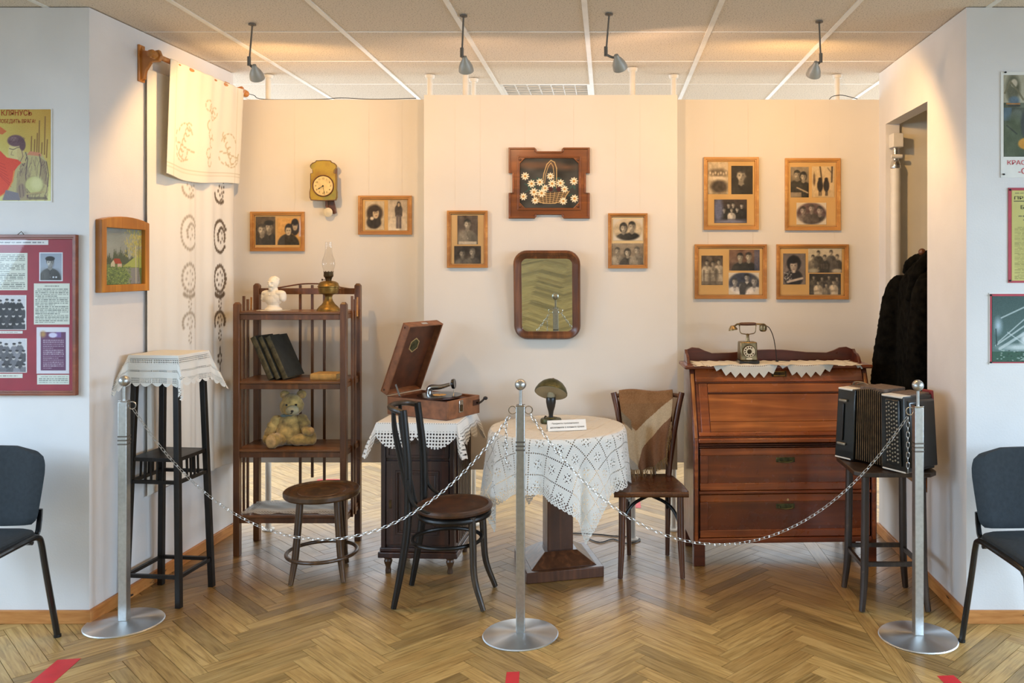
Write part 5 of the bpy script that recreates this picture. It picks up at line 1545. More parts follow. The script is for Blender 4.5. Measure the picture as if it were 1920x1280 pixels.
# ---------------------------------------------------------------- open shelf
SH = Vector((-2.035, 4.685, 0)); SW, SD = .585, .265
def shelf():
    t = thing('open_shelf', 'brown wooden open shelf of four tiers with slatted back and sides', 'shelf', SH)
    pw = .034
    def post(x, y, h): 
        m = MB(); m.box(x - pw / 2, x + pw / 2, y - pw / 2, y + pw / 2, 0, h - .012)
        m.hull8([(x - pw / 2, y - pw / 2, h - .012), (x + pw / 2, y - pw / 2, h - .012), (x + pw / 2, y + pw / 2, h - .012), (x - pw / 2, y + pw / 2, h - .012)], [(x - pw / 4, y - pw / 4, h), (x + pw / 4, y - pw / 4, h), (x + pw / 4, y + pw / 4, h), (x - pw / 4, y + pw / 4, h)])
        ob('post', m, 'shelf_wood', t, .002)
    for x in (0, SW): post(x, 0, 1.39); post(x, SD, 1.488)
    for z in (1.337, .957, .583, .222):
        ob('shelf_board', MB().box(-.006, SW + .006, -.012, SD + .008, z - .014, z), 'shelf_board', t, .003)
        ob('apron', MB().box(pw / 2, SW - pw / 2, -.008, .008, z - .044, z - .014), 'shelf_wood', t, .002)
        for x in (0, SW): ob('side_apron', MB().box(x - .008, x + .008, pw / 2, SD - pw / 2, z - .040, z - .014), 'shelf_wood', t, .002)
    # side slats (in front of the shelf edges) and back spindles
    for x in (-.012, SW + .012):
        for y, top in ((SD * .42, 1.42), (SD * .62, 1.40)):
            ob('side_slat', MB().box(x - .006, x + .006, y - .007, y + .007, .18, top), 'shelf_wood', t, .001)
    for x in (-.012, SW + .012):
        ob('pale_slat', MB().bar((x, SD * .78, 1.30), (x, SD * .80, 1.41), .006, .012), 'frame_oak', t)
    for k, x in enumerate((.245, .315, .385)):
        z0 = .36 if k == 1 else .20
        ob('back_spindle', MB().box(x - .007, x + .007, SD + .0085, SD + .020, z0, 1.478), 'shelf_wood', t, .001)
    ob('back_rail', MB().box(pw / 2, SW - pw / 2, SD - .008, SD + .008, 1.425, 1.460), 'shelf_wood', t, .002)
    pts = [(pw / 2, SD, 1.452), (.12, SD, 1.462), (.24, SD, 1.482), (.315, SD, 1.486), (.39, SD, 1.482), (.5, SD, 1.462), (SW - pw / 2, SD, 1.452)]
    ob('arched_rod', MB().tube(crom(pts, 4), .004, 8), 'desk_dark', t)
shelf()
def on_shelf(px, z, dy): 
    d = SH.y + dy; return Vector((PX(px, d), d, z))

# bust
def bust():
    p = on_shelf(513, 1.337, .13)
    s = .19 / 65   # metres per photo pixel of height
    doily = ob('doily', MB().add([(p.x + (.085 + .012 * (k % 2)) * math.cos(2 * PI * k / 28), p.y + (.07 + .010 * (k % 2)) * math.sin(2 * PI * k / 28), 1.3385) for k in range(28)], [tuple(range(28))]), 'linen', smooth=0)
    md = doily.modifiers.new('t', 'SOLIDIFY'); md.thickness = .001; md.offset = 1
    tag(doily, 'small white doily under the plaster bust on the top tier', 'doily')
    t = thing('plaster_bust', 'white plaster bust of a moustached man on the top shelf tier', 'bust', p + Vector((0, 0, .0027)), R(-14))
    m = MB()
    m.lathe([(0, 0), (.046, 0), (.047, .008), (.034, .018), (.030, .03), (0, .03)], 24)
    m.sphere((0, 0, .072), (.062, .038, .046)); m.sphere((0, -.006, .06), (.046, .036, .04))
    m.sphere((-.056, .002, .078), (.020, .026, .032)); m.sphere((.056, .002, .078), (.020, .026, .032)); m.sphere((-.062, .0, .064), (.014, .022, .018)); m.sphere((.062, .0, .064), (.014, .022, .018))
    m.sphere((-.04, 0, .095), (.035, .028, .018)); m.sphere((.04, 0, .095), (.035, .028, .018))
    m.lathe([(.026, .09), (.024, .11), (.022, .125), (0, .13)], 20); m.lathe([(.0, .098), (.029, .1), (.027, .112), (0, .113)], 20)
    m.sphere((0, -.004, .150), (.027, .031, .036)); m.sphere((0, -.008, .134), (.022, .026, .022)); m.sphere((0, .006, .162), (.029, .029, .029))
    m.sphere((0, -.037, .147), (.006, .009, .012)); m.sphere((0, -.032, .159), (.021, .007, .0045))
    m.sphere((-.009, -.034, .1345), (.012, .007, .0055)); m.sphere((.009, -.034, .1345), (.012, .007, .0055)); m.sphere((0, -.031, .119), (.011, .008, .008))
    for sx in (-1, 1): m.sphere((sx * .026, .0, .148), (.004, .007, .011)); m.sphere((sx * .009, -.029, .1515), (.005, .003, .003))
    o = ob('body', m, 'plaster', t); remesh(o, .0026, 3)
    m = MB()
    for i in range(60):
        a = random.uniform(-PI, PI); e = random.uniform(.25, 1.45)
        m.sphere((.025 * math.cos(e) * math.cos(a), .006 + .026 * math.cos(e) * math.sin(a), .161 + .027 * math.sin(e)), (.008, .008, .005), 8, 6)
    o = ob('hair', m, 'plaster', t); remesh(o, .0026, 1)
    ob('collar_button', MB().sphere((0, -.040, .088), .004, 10, 6), 'plaster', t)
bust()

def oil_lamp():
    p = on_shelf(616, 1.337, .12)
    t = thing('oil_lamp', 'old brass oil lamp with clear glass chimney on the top shelf tier', 'lamp', p)
    s = 4.805 / FPX
    y = lambda v: (1140 - v) / 8 * s     # zoom pixel to height
    r = lambda v: v / 8 * s
    ob('base', MB().lathe([(0, 0), (r(172), 0), (r(170), y(1120)), (r(140), y(1080)), (r(95), y(1040)), (r(64), y(990)), (r(50), y(940)), (r(56), y(920)), (0, y(915))], 36), 'brass_old', t)
    ob('font', MB().lathe([(r(52), y(925)), (r(70), y(900)), (r(135), y(880)), (r(148), y(830)), (r(150), y(790)), (r(158), y(782)), (r(158), y(770)), (r(150), y(762)), (r(140), y(728)), (r(110), y(705)), (r(60), y(692)), (0, y(690))], 36), 'brass_old', t)
    ob('burner', MB().lathe([(r(40), y(700)), (r(46), y(670)), (r(56), y(640)), (r(66), y(632)), (r(72), y(620)), (r(70), y(570)), (r(72), y(556)), (r(66), y(556)), (r(60), y(600)), (0, y(610))], 30), 'brass_dark', t)
    for k in range(10):
        a = 2 * PI * k / 10; ob('prong', MB().bar((r(70) * math.cos(a), r(70) * math.sin(a), y(565)), (r(74) * math.cos(a), r(74) * math.sin(a), y(545)), .004, .0015), 'brass_dark', t)
    ob('wick_knob', MB(Matrix.Translation((-r(95), 0, y(676))) @ Matrix.Rotation(R(90), 4, 'Y')).lathe([(0, -.002), (.006, -.002), (.006, .002), (.0015, .003), (.0015, r(50)), (0, r(50))], 12), 'brass_dark', t)
    o = ob('chimney', MB().lathe([(r(58), y(590)), (r(66), y(556)), (r(84), y(500)), (r(96), y(440)), (r(88), y(380)), (r(62), y(310)), (r(50), y(250)), (r(46), y(180)), (r(46), y(110))], 36), 'chimney_glass', t)
    o.data.polygons  # thin glass, open at both ends
    bmx = bmesh.new(); bmx.from_mesh(o.data)
    bmesh.ops.delete(bmx, geom=[f for f in bmx.faces if len(f.verts) > 4], context='FACES_ONLY'); bmx.to_mesh(o.data); bmx.free()
oil_lamp()

def book(name, label, w, h, th, M, cover, group=None, pages='pages_old', spine=None):
    """w depth (spine to fore-edge), h height, th thickness; spine towards local -y"""
    t = bpy.data.objects.new(name, None); COL.objects.link(t); t.matrix_world = M; tag(t, label, 'book', group)
    ob('cover', MB().box(0, .003, 0, w, 0, h).box(th - .003, th, 0, w, 0, h), cover, t, .0008)
    m = MB(); n = 8
    pts = [(th / 2 + (th / 2) * math.cos(a), .002 - .006 * math.sin(a)) for a in np.linspace(0, PI, n)]
    vs = [(x, y, 0) for x, y in pts] + [(x, y, h) for x, y in pts]
    m.add(vs, [(i + 1, i, i + n, i + 1 + n) for i in range(n - 1)] + [tuple(range(n)), tuple(range(2 * n - 1, n - 1, -1))])
    ob('spine', m, spine or cover, t)
    ob('pages', MB().box(.003, th - .003, .001, w - .004, .003, h - .003), pages, t)
    return t
# three dark books leaning to the left
for i, (pxb, th, lab) in enumerate(((503, .034, 'dark worn book leaning left, leftmost of the three on the second tier'), (517, .030, 'dark worn book leaning left, middle of the three on the second tier'), (530, .036, 'dark green book leaning left, rightmost of the three on the second tier'))):
    d = SH.y + .03 + .006 * i
    x = PX(pxb, d)
    h = .255
    A = R(-26)
    M = Matrix.Translation((x + .0 , d, .9575)) @ Matrix.Rotation(R(-12), 4, 'Z') @ Matrix.Rotation(A, 4, 'Y')
    book('old_book', lab, .165, h, th, M, 'book_dark', 'dark leaning books', spine='book_spine')
M = Matrix.Translation(on_shelf(633, .9575, .035)) @ Matrix.Rotation(R(97), 4, 'Z') @ Matrix.Rotation(R(-90), 4, 'Y') 
M = Matrix.Translation(on_shelf(582, .9572, .05)) @ Matrix.Rotation(R(-6), 4, 'Z') @ Matrix(((0, 0, 1, 0), (0, 1, 0, 0), (-1, 0, 0, .034), (0, 0, 0, 1)))
book('old_book', 'small yellowed book lying flat on the second tier', .115, .150, .034, M, 'book_yellow', None, spine='book_yellow')

def bear():
    p = on_shelf(544, .583, .12)
    t = thing('teddy_bear', 'worn yellow plush teddy bear sitting on the third tier of the shelf', 'toy', p, R(8))
    def part(nm, spheres, mat='bear_fur', vox=.0042, disp=.006, par=t):
        m = MB()
        for c, r in spheres: m.sphere(c, r, 20, 12)
        o = ob(nm, m, mat, par); remesh(o, vox, 3, disp, .012); return o
    part('torso', [((0, 0, .075), (.078, .068, .078)), ((0, -.004, .125), (.066, .056, .05)), ((0, 0, .15), (.045, .045, .03))])
    hd = part('head', [((.012, -.012, .222), (.066, .060, .056)), ((.012, -.012, .240), (.056, .052, .05)), ((.008, -.02, .2), (.056, .05, .035))])
    part('muzzle', [((.026, -.068, .205), (.036, .030, .028)), ((.024, -.055, .198), (.036, .02, .025))], 'bear_muzzle', .003, .002, hd)
    for ex, ey in ((-.004, -.066), (.046, -.064)): ob('eye', MB().sphere((ex, ey, .233), .0065, 12, 8), 'bakelite', hd)
    ob('nose', MB().sphere((.032, -.097, .204), (.008, .005, .006), 12, 8), 'bakelite', hd)
    ob('mouth', MB().tube([(.032, -.0985, .199), (.030, -.097, .192), (.022, -.094, .190)], .0022, 6), 'bakelite', hd)
    for sx, x in ((-1, -.028), (1, .062)):
        m = MB(); m.sphere((x, .0, .282), (.028, .014, .025)); o = ob('ear', m, 'bear_fur', hd); remesh(o, .004, 2, .004, .012)
        ob('ear_lining', MB().sphere((x, -.0115, .279), (.017, .006, .015), 14, 8), 'bear_pad', hd)
    part('arm', [((-.07, -.008, .135), (.034, .034, .036)), ((-.09, -.012, .105), (.033, .032, .036)), ((-.105, -.016, .07), (.030, .030, .036)), ((-.118, -.02, .04), (.026, .026, .03))])
    ra = part('arm', [((.066, -.008, .138), (.034, .034, .036)), ((.085, -.022, .112), (.032, .032, .036)), ((.10, -.045, .088), (.03, .032, .028)), ((.118, -.062, .08), (.024, .026, .022))])
    part('paw', [((.126, -.068, .088), (.019, .019, .019))], 'bear_pad', .003, .003, ra)
    ll = part('leg', [((-.045, -.035, .042), (.045, .05, .040)), ((-.062, -.075, .042), (.038, .045, .038)), ((-.07, -.095, .042), (.036, .025, .042))])
    ob('foot_pad', MB(Matrix.Translation((-.076, -.117, .042)) @ Matrix.Rotation(R(-10), 4, 'Z')).sphere((0, 0, 0), (.029, .008, .037), 18, 10), 'bear_pad', ll)
    part('leg', [((.05, -.03, .036), (.048, .045, .036)), ((.09, -.04, .036), (.045, .034, .034)), ((.124, -.03, .040), (.026, .03, .040))])
    ob('bow', MB().sphere((-.022, -.052, .172), (.02, .007, .008), 14, 8).sphere((.012, -.054, .174), (.016, .006, .006), 14, 8).sphere((-.004, -.056, .173), (.006, .006, .006), 10, 6), 'bear_bow', t)
bear()

def shelf_cloth():
    lace('lace_shelf', .285, .135, (224, 224, 220), 'small')
    n = 70; a = np.linspace(-.285, .285, n)[None, :] + np.zeros((n, 1)); b = np.linspace(-.135, .135, n)[:, None] + np.zeros((1, n))
    z = .004 + .004 * (1 + np.sin(a * 38 + b * 20) * np.sin(b * 47 + 1)) + .02 * np.clip((a - .2) / .085, 0, 1) ** 2 * (b > -.06)
    o = ob('shelf_cloth', grid_mesh('shelf_cloth', np.stack([a, b, z], -1), np.stack([a, b], -1)), 'lace_shelf')
    o.location = SH + Vector((SW / 2 + .002, SD / 2 - .006, .2225)); tag(o, 'crumpled white lace cloth on the bottom tier of the open shelf', 'cloth')
shelf_cloth()

# ---------------------------------------------------------------- round bentwood stool
def stool():
    c = Vector((-1.473, 4.395, 0))
    t = thing('bentwood_stool', 'round brown bentwood stool with hoop stretcher in front of the shelf', 'stool', c)
    H = .442; r = .190
    ob('seat_rim', MB().lathe([(r - .035, H - .032), (r - .006, H - .032), (r, H - .024), (r, H - .006), (r - .006, H), (r - .02, H), (r - .026, H - .006), (r - .035, H - .010)], 48), 'stool_wood', t)
    ob('seat_panel', MB().lathe([(0, H - .014), (.06, H - .012), (.09, H - .010), (.115, H - .007), (.118, H - .007), (.122, H - .012), (r - .028, H - .008), (r - .028, H - .018), (0, H - .024)][::-1], 48), 'seat_wood', t)
    for a in (236, 322, 66):
        a = R(a); dx, dy = math.cos(a), math.sin(a)
        pts = crom([(dx * .130, dy * .130, H - .02), (dx * .142, dy * .142, .30), (dx * .160, dy * .160, .13), (dx * .186, dy * .186, 0.004)], 4)
        ob('leg', MB().tube(pts, interp([.0175, .0185, .0175, .0125], 4), 12), 'stool_wood', t)
    rr = .174
    ob('hoop', MB().tube([(rr * math.cos(k * 2 * PI / 40), rr * math.sin(k * 2 * PI / 40), .118) for k in range(40)], .0095, 10, True), 'stool_wood', t)
stool()

# ---------------------------------------------------------------- dark cabinet, cloth, gramophone
CAB = Vector((-1.172, 4.40, 0)); CW, CD, CH_ = .385, .40, .782; CROT = R(-3)
def cabinet():
    t = thing('small_cabinet', 'dark wooden bedside cabinet with panelled door carrying the gramophone', 'cabinet', CAB, CROT)
    ob('body', MB().box(0, CW, .012, CD, .135, CH_ - .02), 'cabinet_wood', t, .002)
    ob('top', MB().box(-.012, CW + .012, -.012, CD + .005, CH_ - .02, CH_), 'cabinet_wood', t, .004)
    m = MB(); m.box(-.014, CW + .014, -.008, CD + .004, .085, .115); m.box(-.006, CW + .006, 0, CD, .115, .137); ob('plinth', m, 'cabinet_wood', t, .004)
    d1 = ob('drawer', MB().box(.03, CW - .03, 0, .014, .60, .71), 'cabinet_wood', t, .002)
    m = MB(); m.ring([(.03, .60), (CW - .03, .60), (CW - .03, .71), (.03, .71)], [(.045, .615), (CW - .045, .615), (CW - .045, .695), (.045, .695)], -.006, .004); ob('drawer_moulding', m, 'cabinet_wood', d1, .002, smooth=0)
    dr = ob('door', MB().box(.03, CW - .03, 0, .014, .155, .585), 'cabinet_wood', t, .002)
    m = MB(); q = lambda o: [(.03 + o, .155 + o), (CW - .03 - o, .155 + o), (CW - .03 - o, .585 - o), (.03 + o, .585 - o)]
    m.ring(q(0), q(.05), -.004, .002); ob('door_frame', m, 'cabinet_wood', dr, .002, smooth=0)
    m = MB(); m.ring(q(.05), q(.062), -.007, .002); ob('door_moulding', m, 'cabinet_wood', dr, .003, smooth=0)
    m = MB(); m.box(.10, CW - .10, -.003, .004, .225, .515); ob('door_panel', m, 'cabinet_wood', dr, .006)
    ob('keyhole_plate', MB().box(.044, .058, -.0055, -.003, .34, .385), 'brass_dark', dr, .002)
    ob('corner_post', MB().box(.002, .026, -.004, .012, .137, CH_ - .02), 'cabinet_wood', t, .003)
    ob('corner_post', MB().box(CW - .026, CW - .002, -.004, .012, .137, CH_ - .02), 'cabinet_wood', t, .003)
    for k in range(9):
        y = .05 + k * .036; ob('side_flute', MB().box(CW - .001, CW + .008, y, y + .020, .15, CH_ - .03), 'cabinet_wood', t, .003)
    for x in (.03, CW - .03):
        for y in (.03, CD - .03):
            ob('foot', MB().lathe([(0, 0), (.014, 0), (.015, .012), (.012, .03), (.019, .05), (.022, .062), (.018, .072), (.024, .078), (.024, .086), (0, .086)], 18, (x, y, 0)), 'cabinet_foot', t)
    lace('lace_big', .345, .345, (246, 245, 240), 'big')
    R3 = Matrix.Rotation(CROT, 4, 'Z')
    cl = drape_box('lace_cloth', CW / 2 + .016, CD / 2 + .012, .345, .345, 'lace_big', None, 0, 110, .22, 5, .004, .30)
    cl.location = CAB + (R3 @ Vector((CW / 2, CD / 2 - .004, CH_ + .0008))); cl.rotation_euler = (0, 0, CROT)
    tag(cl, 'white cloth with deep scalloped lace edge draped over the dark cabinet', 'cloth')
cabinet()

def gramophone():
    ang = R(-29); L, B, H = .413, .275, .098
    N = Vector((-.834, 4.42, 0)); ex = Vector((math.cos(ang), math.sin(ang), 0))
    org = N - ex * L          # left corner L
    org.z = CH_ + .0045
    t = thing('gramophone', 'brown portable wind-up gramophone with open lid and record on the dark cabinet', 'gramophone', org, ang)
    m = MB(); th = .010
    m.box(0, L, 0, th, 0, H); m.box(0, L, B - th, B, 0, H); m.box(0, th, th, B - th, 0, H); m.box(L - th, L, th, B - th, 0, H); m.box(th, L - th, th, B - th, 0, .01)
    ob('case', m, 'leather_brown', t, .003)
    ob('deck', MB().box(th, L - th, th, B - th, H - .022, H - .012), 'leather_dark', t)
    ob('edge_trim', MB().box(0, L, 0, .002, H - .002, H + .001), 'felt_inside', t)
    # lid hinged on the left short side, leaning to the right
    lean = R(23.5)
    ML = Matrix.Translation((-.004, 0, H + .002)) @ Matrix.Rotation(lean, 4, 'Y') 
    # lid local: x out of the back (negative = behind), y width, z up along the lid
    m = MB(ML); dp = .052
    m.box(-dp, -dp + .008, 0, B, 0, L); m.box(-dp + .008, 0, 0, .008, 0, L); m.box(-dp + .008, 0, B - .008, B, 0, L); m.box(-dp + .008, 0, .008, B - .008, 0, .008); m.box(-dp + .008, 0, .008, B - .008, L - .008, L)
    lid = ob('lid', m, 'leather_brown', t, .003)
    ob('lid_lining', MB(ML).box(-dp + .008, -dp + .011, .008, B - .008, .008, L - .008), 'leather_dark', lid)
    hexa = [(0, .045), (.034, .022), (.034, -.022), (0, -.045), (-.034, -.022), (-.034, .022)]
    cyy, czz = B * .5, L * .66
    def hexplate(k, x0, x1): return MB(ML).add([(x, cyy + a * k, czz + b * k) for x in (x0, x1) for a, b in hexa], [(0, 1, 2, 3, 4, 5), (11, 10, 9, 8, 7, 6)] + [(i, i + 6, (i + 1) % 6 + 6, (i + 1) % 6) for i in range(6)])
    ob('maker_badge', hexplate(1.0, -dp + .0112, -dp + .0122), 'pages_old', lid); ob('badge_centre', hexplate(.84, -dp + .0118, -dp + .0128), 'bronze_green', lid)
    ob('lid_catch', MB(ML).box(-.03, -.012, B * .42, B * .58, L - .0005, L + .002), 'chrome', lid)
    for y in (.018, B - .018):
        for z in (.02, L - .02): ob('corner_rivet', MB(ML).sphere((-.03, -.0005 if y < .1 else B + .0005, z), (.006, .002, .006), 10, 6), 'felt_inside', lid)
    ob('lid_stay', MB().bar((.01 + math.sin(lean) * .09, .016, H + .002 + math.cos(lean) * .09 - .02), (.085, .016, H - .02), .011, .002, up=(0, 1, 0)), 'chrome', t)
    cx, cy = L * .60, B * .5; rr = .118
    ob('turntable', MB().lathe([(0, H - .012), (.02, H - .012), (.02, H - .004), (rr * .97, H - .004), (rr * .97, H + .004), (0, H + .004)], 48, (cx, cy, 0)), 'chrome', t)
    rec = ob('record', MB().lathe([(0, H + .0045), (rr * 1.02, H + .0045), (rr * 1.02, H + .0068), (0, H + .0068)], 48, (cx, cy, 0)), 'shellac', t)
    ob('record_label', MB().lathe([(0, H + .0069), (.036, H + .0069), (.036, H + .0074), (0, H + .0074)], 32, (cx, cy, 0)), 'book_yellow', rec)
    ob('spindle', MB().lathe([(.0025, H), (.0025, H + .016), (0, H + .018)], 10, (cx, cy, 0)), 'chrome', t)
    # tone arm and sound box
    ta = MB(); base = Vector((L * .33, B * .66, H - .012))
    ta.tube(crom([base + Vector((0, 0, .0)), base + Vector((0, 0, .03)), base + Vector((.014, .006, .046)), base + Vector((.06, .028, .050)), base + Vector((.105, .052, .064))], 6), interp([.018, .017, .017, .013, .010], 6), 14)
    arm = ob('tone_arm', ta, 'chrome', t)
    ob('arm_base', MB().lathe([(0, H - .012), (.028, H - .012), (.026, H + .002), (.02, H + .008), (0, H + .008)], 24, (base.x, base.y, 0)), 'chrome', t)
    sb = base + Vector((.120, .060, .066)); nd = Vector((.86, .40, .08)).normalized()
    Ms = Matrix.Translation(sb) @ nd.to_track_quat('Z', 'Y').to_matrix().to_4x4()
    ob('sound_box', MB(Ms).lathe([(0, -.012), (.014, -.012), (.026, -.006), (.028, .004), (.026, .010), (.018, .008), (0, .009)], 28), 'bakelite', arm)
    ob('needle', MB().bar(sb + Vector((.006, -.006, -.026)), sb + Vector((.014, -.01, -.055)), .003), 'chrome', arm)
    # latch on the right short side and the winding crank
    ob('latch', MB().box(L, L + .006, B * .34, B * .34 + .034, H * .28, H * .94), 'chrome', t, .002)
    ob('latch_tongue', MB().box(L + .006, L + .010, B * .34 + .008, B * .34 + .026, H * .34, H * .7), 'brass_dark', t, .002)
    ck = MB(); cp = Vector((L, B - .03, H * .62)); ck.tube(crom([cp, cp + Vector((.02, 0, 0)), cp + Vector((.026, .012, .006)), cp + Vector((.03, .03, .018))], 4), .0055, 8)
    cr = ob('crank', ck, 'bakelite', t); ob('crank_knob', MB().sphere(cp + Vector((.036, .034, .022)), (.014, .010, .010), 14, 8), 'bakelite', cr)
    ob('crank_plate', MB().box(L, L + .003, B - .06, B - .004, H * .48, H * .78), 'felt_inside', t)
gramophone()
# ---------------------------------------------------------------- dark bentwood chair (faces right)
def bentwood_chair():
    c = Vector((-.770, 4.085, 0))
    t = thing('bentwood_chair', 'dark bentwood chair with round seat turned sideways in front of the cabinet', 'chair', c, R(-3))
    H = .452; r = .180
    ob('seat', MB().lathe([(0, H - .026), (r - .012, H - .028), (r, H - .02), (r + .002, H - .010), (r - .004, H), (r - .018, H + .001), (r - .026, H - .004), (r * .55, H - .008), (0, H - .009)], 52, (.035, 0, 0)), 'cane_dark', t)
    m = MB(); rr = r - .018
    m.tube([(.035 + rr * math.cos(k * 2 * PI / 40), rr * math.sin(k * 2 * PI / 40), H - .045) for k in range(40)], .015, 10, True); ob('seat_hoop', m, 'ebony', t)
    # rear legs run up into the back posts
    for s in (-1, 1):
        pts = crom([(-.215, s * .148, .004), (-.185, s * .142, .16), (-.158, s * .136, .34), (-.150, s * .134, .48), (-.152, s * .132, .66), (-.165, s * .126, .80), (-.178, s * .120, .915)], 4)
        ob('back_post', MB().tube(pts, interp([.0135, .017, .0195, .0195, .019, .018, .0175], 4), 12), 'ebony', t)
        fl = crom([(.145, s * .115, H - .03), (.150, s * .122, .30), (.160, s * .132, .14), (.205, s * .150, .004)], 5)
        ob('front_leg', MB().tube(fl, interp([.0175, .0175, .0155, .0125], 5), 12), 'ebony_worn', t)
        # little side brace curling from post to seat
        ob('side_brace', MB().tube(crom([(-.150, s * .150, .60), (-.128, s * .150, .50), (-.07, s * .150, .455), (-.0, s * .158, .44)], 5), .0085, 8), 'ebony', t)
    top = crom([(-.180, -.122, .905), (-.225, -.105, .915), (-.262, -.05, .918), (-.270, 0, .918), (-.262, .05, .918), (-.225, .105, .915), (-.180, .122, .905)], 4)
    ob('top_rail', MB().tube(top, .0135, 10), 'ebony_worn', t)
    for y, b in ((-.055, -.24), (.0, -.25), (.055, -.24)):
        pts = crom([(-.262 + abs(y) * .3, y, .912), (b - .0, y, .80), (-.205, y * .9, .62), (-.165, y * .8, H - .02)], 4)
        ob('back_slat', MB().tube(pts, .0095, 8, flat=.7), 'ebony', t)
    hr = .158
    ob('leg_hoop', MB().tube([(.0 + hr * 1.04 * math.cos(k * 2 * PI / 40), hr * math.sin(k * 2 * PI / 40), .285) for k in range(40)], .0095, 10, True), 'ebony', t)
bentwood_chair()

# ---------------------------------------------------------------- round table with crochet cloth
TC = Vector((-.265, 4.50, 0)); TR = .345; TH = .742
def round_table():
    t = thing('round_table', 'round pedestal table with square stepped wooden base', 'table', TC, R(15))
    ob('top', MB().lathe([(0, TH - .028), (TR - .01, TH - .028), (TR, TH - .02), (TR, TH - .006), (TR - .006, TH), (0, TH)], 64), 'table_felt', t)
    hw = .2
    ob('base_slab', MB().box(-hw, hw, -hw, hw, .0, .055), 'pedestal_wood', t, .004)
    m = MB(); a, b = .17, .085
    m.hull8([(-a, -a, .055), (a, -a, .055), (a, a, .055), (-a, a, .055)], [(-b, -b, .115), (b, -b, .115), (b, b, .115), (-b, b, .115)]); ob('base_slope', m, 'pedestal_wood', t, .003)
    ob('column', MB().box(-.068, .068, -.068, .068, .11, TH - .06), 'pedestal_wood', t, .004)
    ob('top_block', MB().box(-.14, .14, -.14, .14, TH - .06, TH - .028), 'pedestal_wood', t, .003)
round_table()

def tablecloth():
    S = .63; n = 170
    lace('lace_crochet', S, S, (244, 243, 236), 'crochet')
    a = np.linspace(-S, S, n)[None, :] + np.zeros((n, 1)); b = np.linspace(-S, S, n)[:, None] + np.zeros((1, n))
    r = np.sqrt(a * a + b * b); th = np.arctan2(b, a)
    Rr = TR + .004; over = np.maximum(r - Rr, 0); rnd = .012
    drop = np.where(over < rnd, over ** 2 / (2 * rnd), over - rnd / 2)
    f = np.clip(drop / .30, 0, 1.25)
    fold = (.55 * np.cos(13 * th + .6) + .3 * np.cos(7 * th + 2.1) + .25 * np.cos(22 * th + .3))
    rad = np.where(over > 0, Rr + .012 * np.clip(over / .03, 0, 1) + .030 * f * fold + .02 * f, r)
    dth = .035 * f * np.sin(13 * th + .2)
    z = -drop * (1 - .03 * f)
    V = np.stack([rad * np.cos(th + dth), rad * np.sin(th + dth), z], -1)
    o = ob('crochet_tablecloth', grid_mesh('crochet_tablecloth', V, np.stack([a, b], -1)), 'lace_crochet')
    o.location = TC + Vector((0, 0, TH + .0015)); o.rotation_euler = (0, 0, R(-64 - 45))
    tag(o, 'white crochet tablecloth with pointed corners hanging over the round table', 'tablecloth')
tablecloth()

def mushroom_lamp():
    d = 4.60; s = d / FPX
    t = thing('table_lamp', 'small mushroom shaped bronze table lamp on the round table', 'lamp', (PX(1033, d), d, TH + .003))
    k = s / 11.29
    zz = lambda v: (1105 - v) * k
    ob('base', MB().lathe([(0, 0), (.056, 0), (.058, .012), (.054, .022), (.036, .026), (.03, .022), (.024, .03), (0, .03)], 36), 'bronze_green', t)
    ob('stem', MB().lathe([(.0, .026), (.0125, .028), (.0115, .04), (.0145, .06), (.022, .085), (.0265, .11), (.0265, .128), (.024, .136), (0, .137)], 24), 'dark_paint', t)
    ob('socket', MB().lathe([(0, .137), (.02, .137), (.0205, .15), (.017, .155), (.017, .18), (0, .182)], 20), 'shade_inside', t)
    T = Matrix.Translation((0, -.004, .158)) @ Matrix.Rotation(R(-32), 4, 'X') @ Matrix.Rotation(R(7), 4, 'Y')
    prof = [(.089, .002), (.088, .012), (.078, .034), (.060, .056), (.036, .072), (.012, .079), (.0, .080)]
    inner = [(r_ * .965, z_ - .0025) for r_, z_ in prof]
    ob('shade', MB(T).lathe(prof, 40), 'bronze_green', t)
    o = ob('shade_lining', MB(T).lathe(inner, 40), 'shade_inside', t)
    for q in (t.children[-1], t.children[-2]):
        bmx = bmesh.new(); bmx.from_mesh(q.data); bmesh.ops.delete(bmx, geom=[f for f in bmx.faces if len(f.verts) > 4], context='FACES_ONLY'); bmx.to_mesh(q.data); bmx.free()
    ob('finial', MB(T).lathe([(0, .076), (.01, .08), (.006, .088), (0, .09)], 14), 'brass_old', t)
    ob('switch', MB().tube(crom([(-.034, -.01, .024), (-.03, -.012, .036), (-.022, -.012, .034)], 4), .003, 6), 'bakelite', t)
    ob('bulb', MB().sphere((0, 0, .195), (.018, .018, .026), 16, 10), 'ivory', t)
mushroom_lamp()

def card():
    d = 4.40
    t = thing('table_card', 'white folded paper card with two printed lines standing on the tablecloth', 'card', (PX(1062, d), d, TH + .004), R(13))
    w, h = .100, .058
    lean = R(-32)
    for nm, sg in (('front_leaf', 1), ('back_leaf', -1)):
        M = Matrix.Translation((0, -.031 * sg, 0)) @ Matrix.Rotation(lean * sg, 4, 'X')
        ob(nm, MB(M).box(-w, w, -.0004, .0004, 0, h), 'paper', t)
        if sg == 1:
            text_mesh('Предметы применяемые', .0105, 'ink_black', t, 'lettering', -.078, -.0014, .036, M=M, width=.140)
            text_mesh('населением в военное время', .0105, 'ink_black', t, 'lettering', -.088, -.0014, .014, M=M, width=.176)
card()

